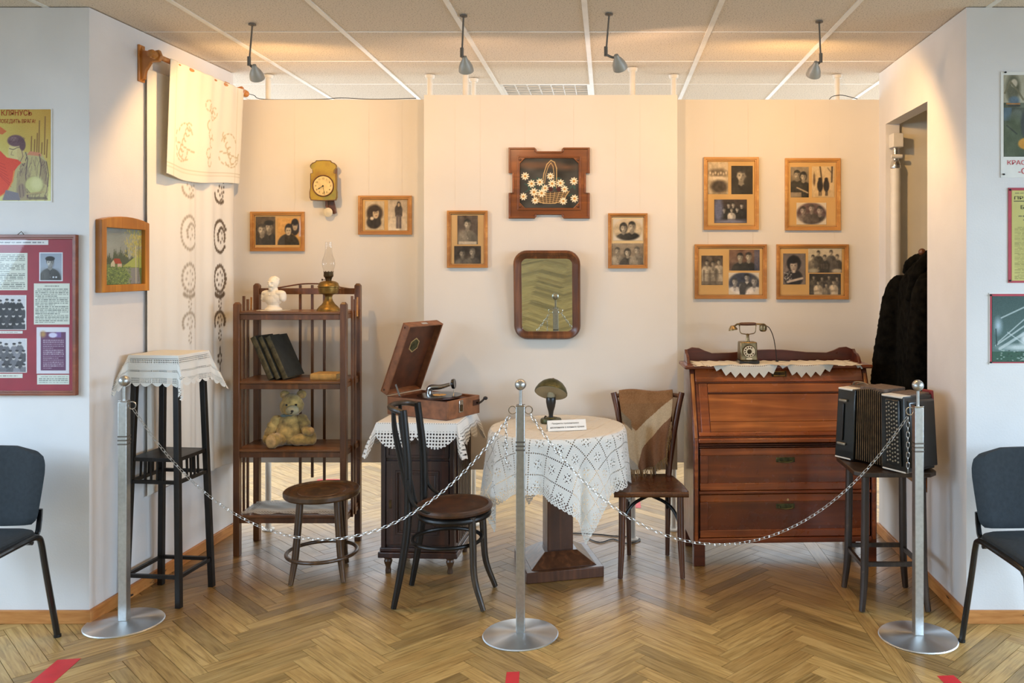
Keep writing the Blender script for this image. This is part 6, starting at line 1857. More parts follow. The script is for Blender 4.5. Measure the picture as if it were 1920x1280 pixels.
# ---------------------------------------------------------------- brown chair with scarf
CH = Vector((.2205, 4.55, 0))
def brown_chair():
    t = thing('wooden_chair', 'brown wooden chair with flared back, half behind the round table, carrying a scarf', 'chair', CH)
    H = .440
    m = MB(); fr, bk = .188, .112
    n = 8
    out = [(-fr, -.215), (fr, -.215), (fr + .004, -.19), (fr - .012, -.05), (bk + .03, .12), (bk, .175), (-bk, .175), (-bk - .03, .12), (-fr + .012, -.05), (-fr - .004, -.19)]
    k = len(out); m.add([(x, y, H - .022) for x, y in out] + [(x, y, H - (.004 if abs(x) < .1 else 0)) for x, y in out], [tuple(range(k))[::-1], tuple(range(k, 2 * k))] + [(i, (i + 1) % k, (i + 1) % k + k, i + k) for i in range(k)])
    ob('seat', m, 'chair_seat', t, .006)
    ob('seat_front_roll', MB().cyl((-fr - .002, -.212, H - .014), (fr + .002, -.212, H - .014), .0145, n=12), 'chair_seat', t)
    for s in (-1, 1):
        pts = crom([(s * .158, -.218, .004), (s * .150, -.205, .20), (s * .148, -.195, H - .02)], 4)
        ob('front_leg', MB().tube(pts, interp([.0125, .0175, .018], 4), 12), 'chair_wood', t)
        pts = crom([(s * .105, .130, .004), (s * .108, .135, .22), (s * .112, .145, H), (s * .135, .165, .62), (s * .165, .185, .78), (s * .190, .200, .885)], 4)
        ob('back_post', MB().tube(pts, interp([.012, .015, .018, .018, .017, .0165], 4), 12), 'chair_wood', t)
        # crossing bent braces under the seat
        pts = crom([(s * .152, -.200, .19), (s * .138, -.17, .29), (s * .09, -.12, .352), (.0, -.03, .376), (-s * .06, .05, .378), (-s * .095, .10, .35), (-s * .106, .13, .26)], 5)
        ob('bent_brace', MB().tube(pts, .009, 8), 'ebony', t)
        pts = crom([(s * .040, .225, .868), (s * .035, .200, .68), (s * .036, .165, H)], 5)
        ob('back_slat', MB().tube(pts, .010, 8), 'chair_wood', t)
    top = crom([(-.186, .200, .865), (-.10, .222, .872), (0, .228, .874), (.10, .222, .872), (.186, .200, .865)], 5)
    ob('top_rail', MB().tube(top, .012, 10), 'chair_wood', t)
brown_chair()

def scarf():
    # draped over the top rail: the front leaf hangs down to the seat, the back leaf is short
    nx, ny = 90, 170
    c = Canvas(nx, ny, (126, 93, 62)).cloud(5, 7)
    c.poly([(-.1, .66), (-.1, .54), (.12, .56), (.28, .62), (1.0, .30), (1.0, .52), (.42, .80), (.22, 1.0), (-.1, 1.1)], (178, 160, 132))
    c.poly([(-.05, .40), (.18, .52), (.2, .62), (-.05, .50)], (118, 104, 84)); c.poly([(.42, .80), (1, .52), (1, 1.1), (.2, 1.1), (.22, 1.0)], (120, 88, 66)); c.poly([(0, .85), (.24, .96), (.3, 1.1), (0, 1.1)], (150, 144, 132))
    c.grain(5)
    u = np.linspace(0, 1, nx)[None, :] + np.zeros((ny, 1)); v = np.linspace(0, 1, ny)[:, None] + np.zeros((1, nx))
    # v 0..0.2 back leaf rising, 0.2..0.26 over the rail, 0.26..1 front leaf
    xr = -.160 + .300 * u
    railz = .874 + .014; yr = .226 - 5.5e-1 * np.minimum(np.abs(xr), .19) ** 2
    front = np.clip((v - .26) / .74, 0, 1); back = np.clip((.2 - v) / .2, 0, 1); ov = np.clip((v - .2) / .06, 0, 1)
    ang = PI * ov
    y = yr + .020 * np.cos(ang); z = railz - .014 + (.022 + .006 * np.sin(u * 7)) * np.sin(ang)
    L = .345 + .035 * (1 - u) + .03 * np.sin(u * 4)
    z = z - front * L - back * .16
    y = y - np.clip(front / .12, 0, 1) * .018 - front * (.074 + .022 * np.sin(u * 9 + 1) + .014 * np.sin(u * 21 + .5)) - front ** 2 * .01 + back * .012
    pinch = 1 - .34 * front ** 1.3
    x = .02 + (xr - .02) * pinch + .012 * np.sin(v * 6) * front
    V = np.stack([x, y, z], -1)
    t = thing('wool_scarf', 'brown wool scarf with a beige stripe and fringe draped over the chair back', 'scarf', CH)
    me = colour_mesh('cloth', V, nx, ny, c.a); o = ob('cloth', me, 'wool', t); md = o.modifiers.new('t', 'SOLIDIFY'); md.thickness = .003
    m = MB(); rng = random.Random(3)
    for i in range(0, nx, 2):
        p = Vector(V[-1, i]); q = p + Vector((rng.uniform(-.012, .012), rng.uniform(-.012, .002), -rng.uniform(.03, .055)))
        m.tube([p, (p + q) / 2 + Vector((rng.uniform(-.006, .006), -.004, 0)), q], .0016, 4)
    for i in range(100, ny, 4):
        p = Vector(V[i, -1]); q = p + Vector((rng.uniform(-.01, .012), -.008, -rng.uniform(.03, .06)))
        m.tube([p, (p + q) / 2 + Vector((rng.uniform(.0, .01), -.004, 0)), q], .0016, 4)
    fr = ob('fringe', m, 'scarf_fringe', t); fr['kind'] = 'stuff'
plain('scarf_fringe', (140, 112, 74), 1.0)
scarf()

# ---------------------------------------------------------------- secretary desk
DK = Vector((.452, 4.515, 0)); DW_, DD = .985, .385; DROT = R(2.5); DTOP = 1.045
def desk():
    t = thing('secretary_desk', 'reddish brown wooden secretary desk with slanted fall front and two drawers', 'desk', DK, DROT)
    W, D = DW_, DD
    zs, zt_ = .672, DTOP - .02; yt = .165
    side = [(0, .10), (0, zs), (yt, zt_), (D, zt_), (D, .10)]
    for x in (0, W - .028):
        m = MB(); n = len(side)
        m.add([(x, y, z) for y, z in side] + [(x + .028, y, z) for y, z in side], [tuple(range(n)), tuple(range(2 * n - 1, n - 1, -1))] + [(i, i + n, (i + 1) % n + n, (i + 1) % n) for i in range(n)])
        m.f = [f[::-1] for f in m.f]
        ob('side_panel', m, 'desk_dark', t, .003)
    for x in (0.002, W - .062):
        for y in (-.004, D - .056): ob('leg', MB().box(x, x + .06, y, y + .06, 0, .14), 'desk_dark', t, .003)
    ob('top_board', MB().box(-.028, W + .028, yt - .032, D + .008, DTOP - .02, DTOP), 'desk_frame', t, .006)
    ob('carcass', MB().box(.028, W - .028, .03, D, .13, zs), 'desk_dark', t)
    ob('back_board', MB().box(.028, W - .028, D - .015, D, zs, zt_), 'desk_dark', t)
    # gallery
    g = [(0, 0), (W, 0), (W, .045), (W - .015, .066), (W - .045, .078), (W - .085, .074), (W - .12, .058), (W - .16, .045), (W * .72, .048), (W * .58, .062), (W * .5, .064), (W * .42, .062), (W * .28, .048), (.16, .045), (.12, .058), (.085, .074), (.045, .078), (.015, .066), (0, .045)]
    m = MB(Matrix.Translation((0, D - .012, DTOP))); m.prism(g, -.008, .008); ob('gallery', m, 'desk_dark', t, .002)
    for x in (0, W - .016):
        sp_ = [(0, 0), (0, .066), (-.02, .068), (-.045, .05), (-.08, .046), (-.11, .030), (-.135, .0)]
        m = MB(Matrix.Translation((x, D - .012, DTOP)) @ Matrix(((0, 1, 0, 0), (1, 0, 0, 0), (0, 0, 1, 0), (0, 0, 0, 1))))
        m.prism([(a, b) for a, b in sp_], 0, .016); m.f = [f[::-1] for f in m.f]; ob('gallery_bracket', m, 'desk_dark', t, .002)
    # slanted fall front in its own frame: x width, u up the slope, n outward
    up = Vector((0, yt, zt_ - zs)); L = up.length; up.normalize(); nrm = Vector((0, -up.z, up.y))
    Mf = Matrix(((1, 0, 0, 0), (0, up.y, nrm.y, .004), (0, up.z, nrm.z, zs), (0, 0, 0, 1)))
    # columns: x, u, n  -> build boxes as (x, u, n)
    def fb(x0, x1, u0, u1, n0, n1): return MB(Mf).box(x0, x1, u0, u1, n0, n1)
    ff = ob('fall_front', fb(.03, W - .03, .004, L - .004, -.016, .0), 'desk_frame', t)
    ob('top_rail', fb(.03, W - .03, L - .078, L - .004, 0, .009), 'desk_wood', ff, .003)
    ob('bead', fb(.03, W - .03, L - .086, L - .078, 0, .006), 'desk_dark', ff, .002)
    ob('upper_panel', fb(.095, W - .095, L - .136, L - .088, 0, .005), 'desk_panel', ff, .003)
    ob('bead', fb(.095, W - .095, L - .144, L - .136, 0, .008), 'desk_dark', ff, .002)
    ob('main_panel', fb(.095, W - .095, .092, L - .146, 0, .004), 'desk_panel', ff, .002)
    ob('lower_panel', fb(.095, W - .095, .036, .0905, 0, .004), 'desk_panel', ff, .002)
    for x0, x1 in ((.046, .093), (W - .093, W - .046)): ob('stile', fb(x0, x1, .03, L - .086, 0, .007), 'desk_wood', ff, .003)
    ob('bottom_rail', fb(.03, W - .03, .012, .034, 0, .012), 'desk_wood', ff, .004)
    for x0, x1 in ((.006, .024), (W - .024, W - .006)):
        ob('corner_bead', MB(Mf).box(x0, x1, 0, L - .03, -.002, .008), 'desk_trim', t, .004)
        ob('corner_bead', MB().box(x0, x1, -.006, .006, .13, zs), 'desk_wood', t, .003)
    # brass pull of the fall front
    e = ob('pull_plate', fb(W / 2 - .042, W / 2 + .042, L - .052, L - .020, .009, .012), 'brass_dark', ff, .003)
    ob('pull_rim', MB(Mf).tube([(W / 2 - .03, L - .047, .014), (W / 2 + .03, L - .047, .014), (W / 2 + .03, L - .025, .014), (W / 2 - .03, L - .025, .014)], .003, 6, True), 'brass_bright', ff)
    ob('keyhole', fb(W / 2 - .003, W / 2 + .003, L - .044, L - .028, .0121, .0135), 'black', ff)
    # mouldings under the fall
    ob('waist_moulding', MB().box(.026, W - .026, -.010, .03, zs - .022, zs + .003), 'desk_wood', t, .006)
    for k in range(3): ob('reed', MB().box(.030, W - .030, .001, .03, zs - .036 - k * .011, zs - .028 - k * .011), 'desk_dark', t, .003)
    def drawer(z0, z1, keyhole):
        o = ob('drawer', MB().box(.036, W - .036, .006, .03, z0, z1), 'desk_drawer', t, .002)
        h = z1 - z0
        ob('drawer_rail', MB().box(.036, W - .036, .0, .008, z1 - h * .17, z1), 'desk_wood', o, .003); ob('drawer_rail', MB().box(.036, W - .036, .0, .008, z0, z0 + h * .17), 'desk_wood', o, .003)
        for x0, x1 in ((.036, .078), (W - .078, W - .036)): ob('drawer_stile', MB().box(x0, x1, .0005, .008, z0 + h * .17, z1 - h * .17), 'desk_frame', o, .003)
        zc = z0 + h * .72
        ob('pull_plate', MB().box(W / 2 - .05, W / 2 + .05, .002, .007, zc - .014, zc + .012), 'bronze_green', o, .003)
        ob('pull_handle', MB().tube(crom([(W / 2 - .036, .001, zc), (W / 2 - .034, -.012, zc - .008), (W / 2, -.014, zc - .012), (W / 2 + .034, -.012, zc - .008), (W / 2 + .036, .001, zc)], 4), .0032, 6), 'bronze_green', o)
        if keyhole: ob('keyhole', MB(Matrix.Translation((W / 2 + .012, -.0002, zc + .034)) @ Matrix.Rotation(R(90), 4, 'X')).lathe([(0, 0), (.006, 0), (.006, .002), (0, .002)], 12), 'pages_old', o)
    drawer(.398, .622, False); drawer(.150, .376, True)
    ob('drawer_divider', MB().box(.030, W - .030, -.004, .03, .379, .395), 'desk_frame', t, .004)
    ob('apron', MB().box(.028, W - .028, -.006, .03, .118, .147), 'desk_frame', t, .006)
desk()
def on_desk(x, y, z=DTOP): return DK + (Matrix.Rotation(DROT, 4, 'Z') @ Vector((x, y, z)))

def runner():
    lace('lace_points', .47, .145, (236, 232, 220), 'points')
    n = 160; k = 60; A, B = .47, .145
    a = np.linspace(-A, A, n)[None, :] + np.zeros((k, 1)); b = np.linspace(-B, B, k)[:, None] + np.zeros((1, n))
    # front part hangs over the edge of the top in the middle, lies back at both ends
    edge = -.070 - .075 * np.exp(-((np.abs(a + .02) - .40) / .10) ** 2) - .05 * np.exp(-((a - .02) / .05) ** 2)
    over = np.maximum(edge - b, 0)
    y = np.maximum(b, edge) - .006 * np.clip(over / .01, 0, 1)
    z = .002 - np.where(over < .006, over ** 2 / .012, over - .003) + .002 * np.sin(a * 60 + b * 30)* (over <= 0)
    V = np.stack([a, y - edge * 0 + (-.070 - edge) * (over > 0), z + .0022], -1)
    o = ob('lace_runner', grid_mesh('lace_runner', V, np.stack([a, b], -1)), 'lace_points')
    o.location = on_desk(DW_ / 2 - .01, .2015); o.rotation_euler = (0, 0, DROT)
    tag(o, 'cream lace runner with pointed edge hanging over the desk top', 'cloth')
runner()

def telephone():
    d = 4.72; s = d / FPX; k = 260 / 1920 * s
    t = thing('telephone', 'antique rotary telephone with handset on a tall cradle, on the desk', 'telephone', (PX(1403.5, d), d + .03, DTOP + .005), R(3))
    ob('base', MB().box(-.056, .056, -.05, .06, 0, .016), 'bakelite', t, .003)
    m = MB(); m.hull8([(-.048, -.042, .016), (.048, -.042, .016), (.048, .055, .016), (-.048, .055, .016)], [(-.046, -.034, .118), (.046, -.034, .118), (.046, .05, .118), (-.046, .05, .118)])
    ob('body', m, 'phone_metal', t, .006)
    m = MB(Matrix.Translation((0, -.038, .067)) @ Matrix.Rotation(R(94.5), 4, 'X'))
    ob('dial_backing', MB(m.M).lathe([(0, 0), (.036, 0), (.036, .004), (0, .004)], 36), 'brass_dark', t)
    dial = ob('dial', MB(m.M).lathe([(0, .004), (.032, .004), (.032, .007), (.015, .008), (0, .008)], 36), 'ivory', t)
    for q in range(10):
        a = R(60 + q * 30); ob('finger_hole', MB(m.M).lathe([(0, .0072), (.0042, .0072), (.0042, .0086), (0, .0086)], 10, (.0245 * math.cos(a), .0245 * math.sin(a), 0)), 'felt_inside', dial)
    ob('dial_centre', MB(m.M).lathe([(0, .008), (.013, .008), (.011, .0105), (0, .011)], 24), 'brass_dark', dial)
    ob('number_plate', MB().box(-.016, .016, -.0435, -.039, .022, .030), 'ivory', t)
    ob('pillar', MB().lathe([(0, .116), (.012, .118), (.010, .13), (.008, .15), (.011, .158), (.006, .162), (0, .163)], 18), 'phone_metal', t)
    for sx in (-1, 1):
        ob('cradle_arm', MB().tube(crom([(0, 0, .158), (sx * .016, 0, .160), (sx * .036, 0, .164), (sx * .044, 0, .178), (sx * .046, 0, .208)], 4), .0026, 8), 'phone_metal', t)
        ob('cradle_fork', MB().tube(crom([(sx * .046, -.014, .216), (sx * .046, -.008, .206), (sx * .046, .008, .206), (sx * .046, .014, .216)], 4), .0026, 8), 'phone_metal', t)
    hs = ob('handset', MB(Matrix.Rotation(R(90), 4, 'Y') @ Matrix.Identity(4)).lathe([(0, -.046), (.007, -.046), (.0088, -.035), (.0095, 0), (.0088, .035), (.007, .046), (0, .046)], 18), 'handset_wood', t)
    hs.location = (0, 0, .216)
    m = MB(); m.tube(crom([(-.044, 0, 0), (-.06, 0, -.002), (-.074, 0, -.012)], 4), .005, 8); m.tube(crom([(.044, 0, 0), (.075, 0, -.002), (.092, 0, -.003), (.104, 0, -.012)], 4), .005, 8); ob('neck', m, 'phone_metal', hs)
    Me = Matrix.Translation((-.084, 0, -.022)) @ Matrix.Rotation(R(-10), 4, 'Y')
    ob('earpiece', MB(Me).lathe([(0, .014), (.012, .013), (.02, .002), (.026, -.008), (.026, -.012), (0, -.012)][::-1], 24), 'phone_metal', hs)
    ob('mouthpiece', MB(Matrix.Translation((.086, 0, -.022))).lathe([(0, .014), (.02, .014), (.022, .006), (.021, -.012), (.014, -.02), (0, -.022)][::-1], 24), 'phone_metal', hs)
    cord = crom([(.104, 0, .206), (.125, .004, .19), (.15, .02, .14), (.165, .03, .07), (.172, .03, .015), (.178, .02, .005), (.165, .03, .006), (.18, .04, .008), (.20, .035, .008), (.25, .045, .004)], 6)
    ob('cord', MB().tube(cord, .0024, 6), 'cable', t)
plain('phone_metal', (126, 110, 80), 0.34, metal=0.8, var=.3, scale=26)
telephone()

# ---------------------------------------------------------------- dark stool with accordion
ST = Vector((1.318, 4.068, 0))
def rack_stool():
    t = thing('tall_stool', 'dark worn tall wooden stool with stretchers carrying the accordion', 'stool', ST)
    H = .648
    oct_ = [(-.15, -.19), (.15, -.19), (.19, -.15), (.19, .15), (.15, .19), (-.15, .19), (-.19, .15), (-.19, -.15)]
    m = MB(); n = 8
    m.add([(x, y, H - .022) for x, y in oct_] + [(x, y, H) for x, y in oct_], [tuple(range(n))[::-1], tuple(range(n, 2 * n))] + [(i, (i + 1) % n, (i + 1) % n + n, i + n) for i in range(n)])
    ob('seat', m, 'rack_stool', t, .004)
    for sx in (-1, 1):
        for sy in (-1, 1):
            pts = crom([(sx * .130, sy * .130, H - .02), (sx * .134, sy * .134, .30), (sx * .138, sy * .138, .14), (sx * .152, sy * .150, .004)], 4)
            ob('leg', MB().tube(pts, interp([.018, .019, .018, .0145], 4), 10), 'rack_stool', t)
    for k in range(4):
        Mr = Matrix.Rotation(k * PI / 2, 4, 'Z'); z = .215 if k % 2 == 0 else .20
        ob('stretcher', MB(Mr).bar((-.134, -.136, z), (.134, -.136, z), .014, .020), 'rack_stool', t)
rack_stool()

def accordion():
    ang = math.atan2(-.843, .538)
    t = thing('button_accordion', 'black button accordion with brown bellows resting on the dark stool', 'accordion', (1.112, 4.187, .652), ang)
    H, D = .348, .20; L = .424
    tilt = lambda x, z: x + (x - L * .55) * -.10 * (z / H)   # ends lean together towards the top
    def block(x0, x1, y0, y1, z0, z1, mat, nm, par=t, bev=.004):
        bt = [(tilt(x0, z0), y0, z0), (tilt(x1, z0), y0, z0), (tilt(x1, z0), y1, z0), (tilt(x0, z0), y1, z0)]
        tp = [(tilt(x0, z1), y0, z1), (tilt(x1, z1), y0, z1), (tilt(x1, z1), y1, z1), (tilt(x0, z1), y1, z1)]
        return ob(nm, MB().hull8(bt, tp), mat, par, bev)
    lb = block(0, .118, 0, D, .004, H - .004, 'accordion_black', 'bass_case')
    rb = block(.285, L, 0, D, .004, H - .004, 'accordion_black', 'treble_case')
    for a, b_, par in ((0.002, .10, lb), (.29, L - .004, rb)):
        block(a, b_, -.002, D * .3, H - .012, H - .002, 'white_metal', 'top_trim', par, .003)
        block(a, b_, -.002, D * .3, .002, .010, 'white_metal', 'bottom_trim', par, .003)
        block(a + .004, b_ - .004, D * .3, D - .004, H - .006, H + .002, 'accordion_cloth', 'cloth_top', par, .003)
    # bellows with folds
    n = 13; x0, x1 = .118, .285
    for i in range(n):
        a = x0 + (x1 - x0) * i / n; b_ = x0 + (x1 - x0) * (i + 1) / n; mid = (a + b_) / 2
        m = MB()
        def sec(x, o): return [(tilt(x, 0), .012 + o, .012 + o), (tilt(x, 0), D - .012 - o, .012 + o), (tilt(x, H), D - .012 - o, H - .008 - o + .014 * math.sin(PI * (x - x0) / (x1 - x0))), (tilt(x, H), .012 + o, H - .008 - o + .014 * math.sin(PI * (x - x0) / (x1 - x0)))]
        vs = sec(a, .011) + sec(mid, 0) + sec(b_, .011); fs = []
        for r_ in range(2):
            for k in range(4): fs.append((r_ * 4 + k, r_ * 4 + (k + 1) % 4, r_ * 4 + 4 + (k + 1) % 4, r_ * 4 + 4 + k))
        m.add(vs, [f[::-1] for f in fs]); fo = ob('bellows_fold', m, 'bellows', t, smooth=0)
        c_ = sec(mid, -.0008); ob('fold_edge', MB().tube([c_[0], c_[1], c_[2], c_[3]], .0018, 5, True), 'bellows_edge', fo)
    block(x0 + .004, x1 - .004, .03, D - .02, H - .004, H + .014, 'accordion_cloth', 'bellows_strap', t, .004)
    # buttons on the front of the treble case
    tab = block(.322, .404, -.012, .0, .03, H - .02, 'accordion_black', 'button_board', rb, .004)
    bt_me = mesh_of('button', MB(Matrix.Rotation(R(90), 4, 'X')).lathe([(.0048, 0), (.0048, .004), (.003, .006), (0, .0065)], 8))
    bt_me.materials.append(MATS['button_silver'])
    for i in range(5):
        for j in range(15):
            z = .05 + j * .0185 + (i % 2) * .005; x = tilt(.334 + i * .0145, z)
            o = bpy.data.objects.new('button', bt_me); o.parent = tab; o.location = (x, -.012, z); COL.objects.link(o)
    for z in (.075, .285):
        block(.018, .07, -.012, 0, z - .006, z + .006, 'button_silver', 'strap_clip', lb, .003)
    block(.036, .050, -.008, -.001, .09, .27, 'dark_paint', 'bass_strap', lb, .002)
    # keyboard side: sloping end plate and red strap
    m = MB(); m.hull8([(L + .0, .02, .03), (L + .014, .03, .02), (L + .016, D + .0, .02), (L + .0, D, .03)], [(tilt(L, H), .02, H - .02), (tilt(L, H) + .012, .03, H - .03), (tilt(L, H) + .016, D, H - .03), (tilt(L, H), D, H - .02)]); ob('end_grille', m, 'accordion_black', rb, .004)
    block(L - .06, L + .004, D + .001, D + .014, H - .11, H + .012, 'red_leather', 'shoulder_strap', rb, .005)
    m = MB(); m.tube(crom([(.03, D * .5, H + .002), (.05, D * .45, H + .018), (.09, D * .5, H + .020), (.11, D * .6, H + .004), (.07, D * .66, H + .012), (.035, D * .6, H + .004)], 5), .006, 6, flat=.5); ob('folded_strap', m, 'dust', lb)
accordion()

# ---------------------------------------------------------------- niche: pipe, fur coat on hanger
def pipe():
    x = 1.662; y = 4.932
    t = thing('niche_pipe', 'cream vertical pipe with junction box inside the right wall opening', 'pipe', (x, y, 0))
    ob('tube', MB().cyl((0, 0, .475), (0, 0, 2.16), .028, n=20), 'white_metal', t)
    ob('neck', MB().lathe([(.028, 2.15), (.031, 2.16), (.024, 2.19), (.016, 2.2), (.016, 2.28), (0, 2.28)], 18), 'chrome', t)
    ob('junction_box', MB().box(-.03, .03, -.05, .03, 2.27, 2.35), 'white_metal', t, .004)
    ob('valve', MB().cyl((-.03, -.02, 2.22), (.03, -.02, 2.22), .012, n=12), 'white_metal', t)
pipe()

def fur_coat():
    # hangs in the opening of the right wall; hook at the top edge of the far jamb
    hx, hy, hz = 1.715, 4.66, 1.665
    hang = thing('coat_hanger', 'dark wooden coat hanger with round knob holding the fur coat', 'hanger', (hx, hy, hz))
    ob('knob', MB().sphere((0, 0, .0), .02, 14, 10), 'mirror_wood', hang)
    ob('hook', MB().tube(crom([(0, 0, .0), (.012, 0, -.02), (.016, 0, -.045), (.004, 0, -.06), (0, 0, -.075)], 4), .004, 8), 'brass_dark', hang)
    ob('shoulder_bar', MB().tube(crom([(-.03, .17, -.150), (-.01, .08, -.095), (0, 0, -.078), (.01, -.08, -.095), (.03, -.17, -.150)], 4), .013, 8), 'mirror_wood', hang)
    t = thing('fur_coat', 'long black fur coat hanging in the right wall opening behind the accordion', 'coat', (hx, hy, 0))
    def loft(secs, n=28):
        """secs: (cx, cy, z, rx, ry, rot)"""
        m = MB(); vs = []; rng = random.Random(4)
        for k, (cx, cy, z, rx, ry, ro) in enumerate(secs):
            for i in range(n):
                a = 2 * PI * i / n; rip = 1 + .05 * math.sin(5 * a + k * .2) * min(1, k / 4)
                x, y = rx * rip * math.cos(a), ry * rip * math.sin(a)
                vs.append((cx + x * math.cos(ro) - y * math.sin(ro), cy + x * math.sin(ro) + y * math.cos(ro), z))
        fs = [(k * n + i, k * n + i + 1 - (n if i == n - 1 else 0), (k + 1) * n + i + 1 - (n if i == n - 1 else 0), (k + 1) * n + i) for k in range(len(secs) - 1) for i in range(n)]
        fs = [f[::-1] for f in fs]
        fs.append(tuple(range(n))); fs.append(tuple((len(secs) - 1) * n + i for i in range(n))[::-1])
        return m.add(vs, fs)
    S = [(0, 0, 1.615, .03, .05, 0), (0, 0, 1.59, .05, .075, 0), (0, .0, 1.565, .07, .115, 0), (0, .0, 1.53, .085, .165, 0), (0, .0, 1.48, .098, .195, 0), (0, .0, 1.40, .105, .205, 0), (0, 0, 1.25, .11, .205, 0), (0, 0, 1.05, .115, .215, 0), (0, 0, .85, .12, .225, 0), (0, 0, .62, .125, .235, 0), (0, 0, .49, .12, .235, 0)]
    m = loft(S)
    # sleeve towards the room on the far side
    m2 = loft([(-.04, .165, 1.535, .05, .05, 0), (-.06, .185, 1.49, .065, .06, 0), (-.085, .20, 1.40, .068, .062, 0), (-.105, .205, 1.25, .068, .064, 0), (-.125, .205, 1.10, .072, .068, 0), (-.135, .20, .96, .078, .072, 0), (-.14, .20, .90, .074, .068, 0)])
    m.add(m2.v, m2.f)
    m3 = loft([(-.03, -.15, 1.52, .05, .05, 0), (-.05, -.17, 1.45, .062, .06, 0), (-.07, -.18, 1.25, .066, .062, 0), (-.08, -.18, 1.05, .07, .066, 0), (-.085, -.175, .92, .072, .066, 0)])
    m.add(m3.v, m3.f)
    o = ob('body', m, 'fur_coat', t); remesh(o, .011, 3, .014, .022)
    col = MB(); col.tube(crom([(-.05, .09, 1.54), (-.03, .075, 1.60), (.02, .03, 1.635), (.03, -.02, 1.635), (-.02, -.075, 1.60), (-.06, -.085, 1.53), (-.09, -.05, 1.40)], 5), interp([.03, .036, .036, .036, .036, .036, .024], 5), 12)
    o = ob('collar', col, 'fur_coat', t); remesh(o, .009, 2, .012, .02)
fur_coat()

# ---------------------------------------------------------------- office chairs
def office_chair(loc, rot, label):
    t = thing('office_chair', label, 'chair', loc, rot, 'black fabric office chairs')
    # seat pad
    n = 40; hw, z0 = .235, .452
    def pad(outline, th, bend):
        pass
    m = MB(); out = rrect(-hw, hw, -.215, .205, .07, 6); k = len(out)
    lay = [(1.0, .452, -.0), (1.0, .462, 0), (.97, .478, 0), (.90, .486, 0)]
    vs = []; fs = []
    zc = lambda y: -.03 * max(0, (-y - .12) / .1) ** 2 if y < -.12 else 0
    for sc, z, _ in lay: vs += [(x * sc, y * sc, z + zc(y)) for x, y in out]
    for i in range(len(lay) - 1):
        for j in range(k): fs.append((i * k + j, i * k + (j + 1) % k, (i + 1) * k + (j + 1) % k, (i + 1) * k + j))
    fs.append(tuple(range(k))[::-1]); fs.append(tuple((len(lay) - 1) * k + j for j in range(k)))
    ob('seat', m.add(vs, fs), 'office_fabric', t)
    # back pad: shaped outline, curved in plan
    half = [(0, .500), (.10, .503), (.18, .515), (.226, .535), (.238, .56), (.252, .66), (.262, .74), (.258, .775), (.235, .803), (.19, .815), (.10, .820), (0, .822)]
    N = 14; M_ = 18
    zs = lambda p: p
    def half_w(z):
        pts = [(.505, .205), (.52, .225), (.545, .236), (.60, .244), (.66, .252), (.72, .259), (.76, .258), (.79, .244), (.81, .205), (.822, .12)]
        for (a, wa), (b, wb) in zip(pts[:-1], pts[1:]):
            if a <= z <= b: return wa + (wb - wa) * (z - a) / (b - a)
        return pts[0][1] if z < .505 else pts[-1][1]
    vs = []; fs = []
    zl = [.505 + (.822 - .505) * j / M_ for j in range(M_ + 1)]
    for side in (0, 1):
        for j, z in enumerate(zl):
            w = half_w(z)
            for i in range(N + 1):
                u = -1 + 2 * i / N; x = w * u
                edge = min(1, (1 - abs(u)) / .12, (j / M_) / .08 + .25, (1 - j / M_) / .08 + .25)
                y = .205 + (z - .5) * .10 - .05 * (x / .26) ** 2 * 1.0
                zz = z - (.014 * (1 - u * u) * (1 - j / M_) ** 3)
                vs.append((x, y + (-.018 if side == 0 else .018) * edge ** .5, zz))
    R_ = (N + 1) * (M_ + 1)
    for j in range(M_):
        for i in range(N):
            a = j * (N + 1) + i; fs.append((a, a + 1, a + N + 2, a + N + 1)); fs.append((R_ + a + N + 1, R_ + a + N + 2, R_ + a + 1, R_ + a))
    per = [i for i in range(N + 1)] + [j * (N + 1) + N for j in range(1, M_ + 1)] + [M_ * (N + 1) + i for i in range(N - 1, -1, -1)] + [j * (N + 1) for j in range(M_ - 1, 0, -1)]
    for a, b in zip(per, per[1:] + per[:1]): fs.append((b, a, R_ + a, R_ + b))
    bp = ob('backrest', MB().add(vs, fs), 'office_fabric', t)
    for s in (-1, 1):
        pts = crom([(s * .262, .255, .004), (s * .245, .205, .30), (s * .238, .185, .425), (s * .236, .165, .452), (s * .235, .12, .458), (s * .235, -.12, .450), (s * .237, -.165, .440), (s * .240, -.19, .405), (s * .252, -.215, .20), (s * .262, -.235, .004)], 4)
        ob('side_frame', MB().tube(pts, .0125, 10), 'black_tube', t)
        ob('back_support', MB().tube(crom([(s * .205, .12, .445), (s * .207, .20, .452), (s * .212, .212, .50), (s * .216, .212, .56)], 4), .0125, 10, flat=.55), 'black_tube', t)
        for y in (.255, -.235): ob('foot_cap', MB().lathe([(0, 0), (.0145, 0), (.0145, .012), (0, .014)], 12, (s * .262, y, 0)), 'black', t)
    for y in (.135, -.15): ob('cross_bar', MB().cyl((-.236, y, .440), (.236, y, .440), .009, n=10), 'black_tube', t)
office_chair((-2.62, 3.40, 0), R(0), 'black fabric office chair cut by the left edge, under the maroon board')
office_chair((1.778, 3.375, 0), R(5), 'black fabric office chair cut by the right edge, under the posters')

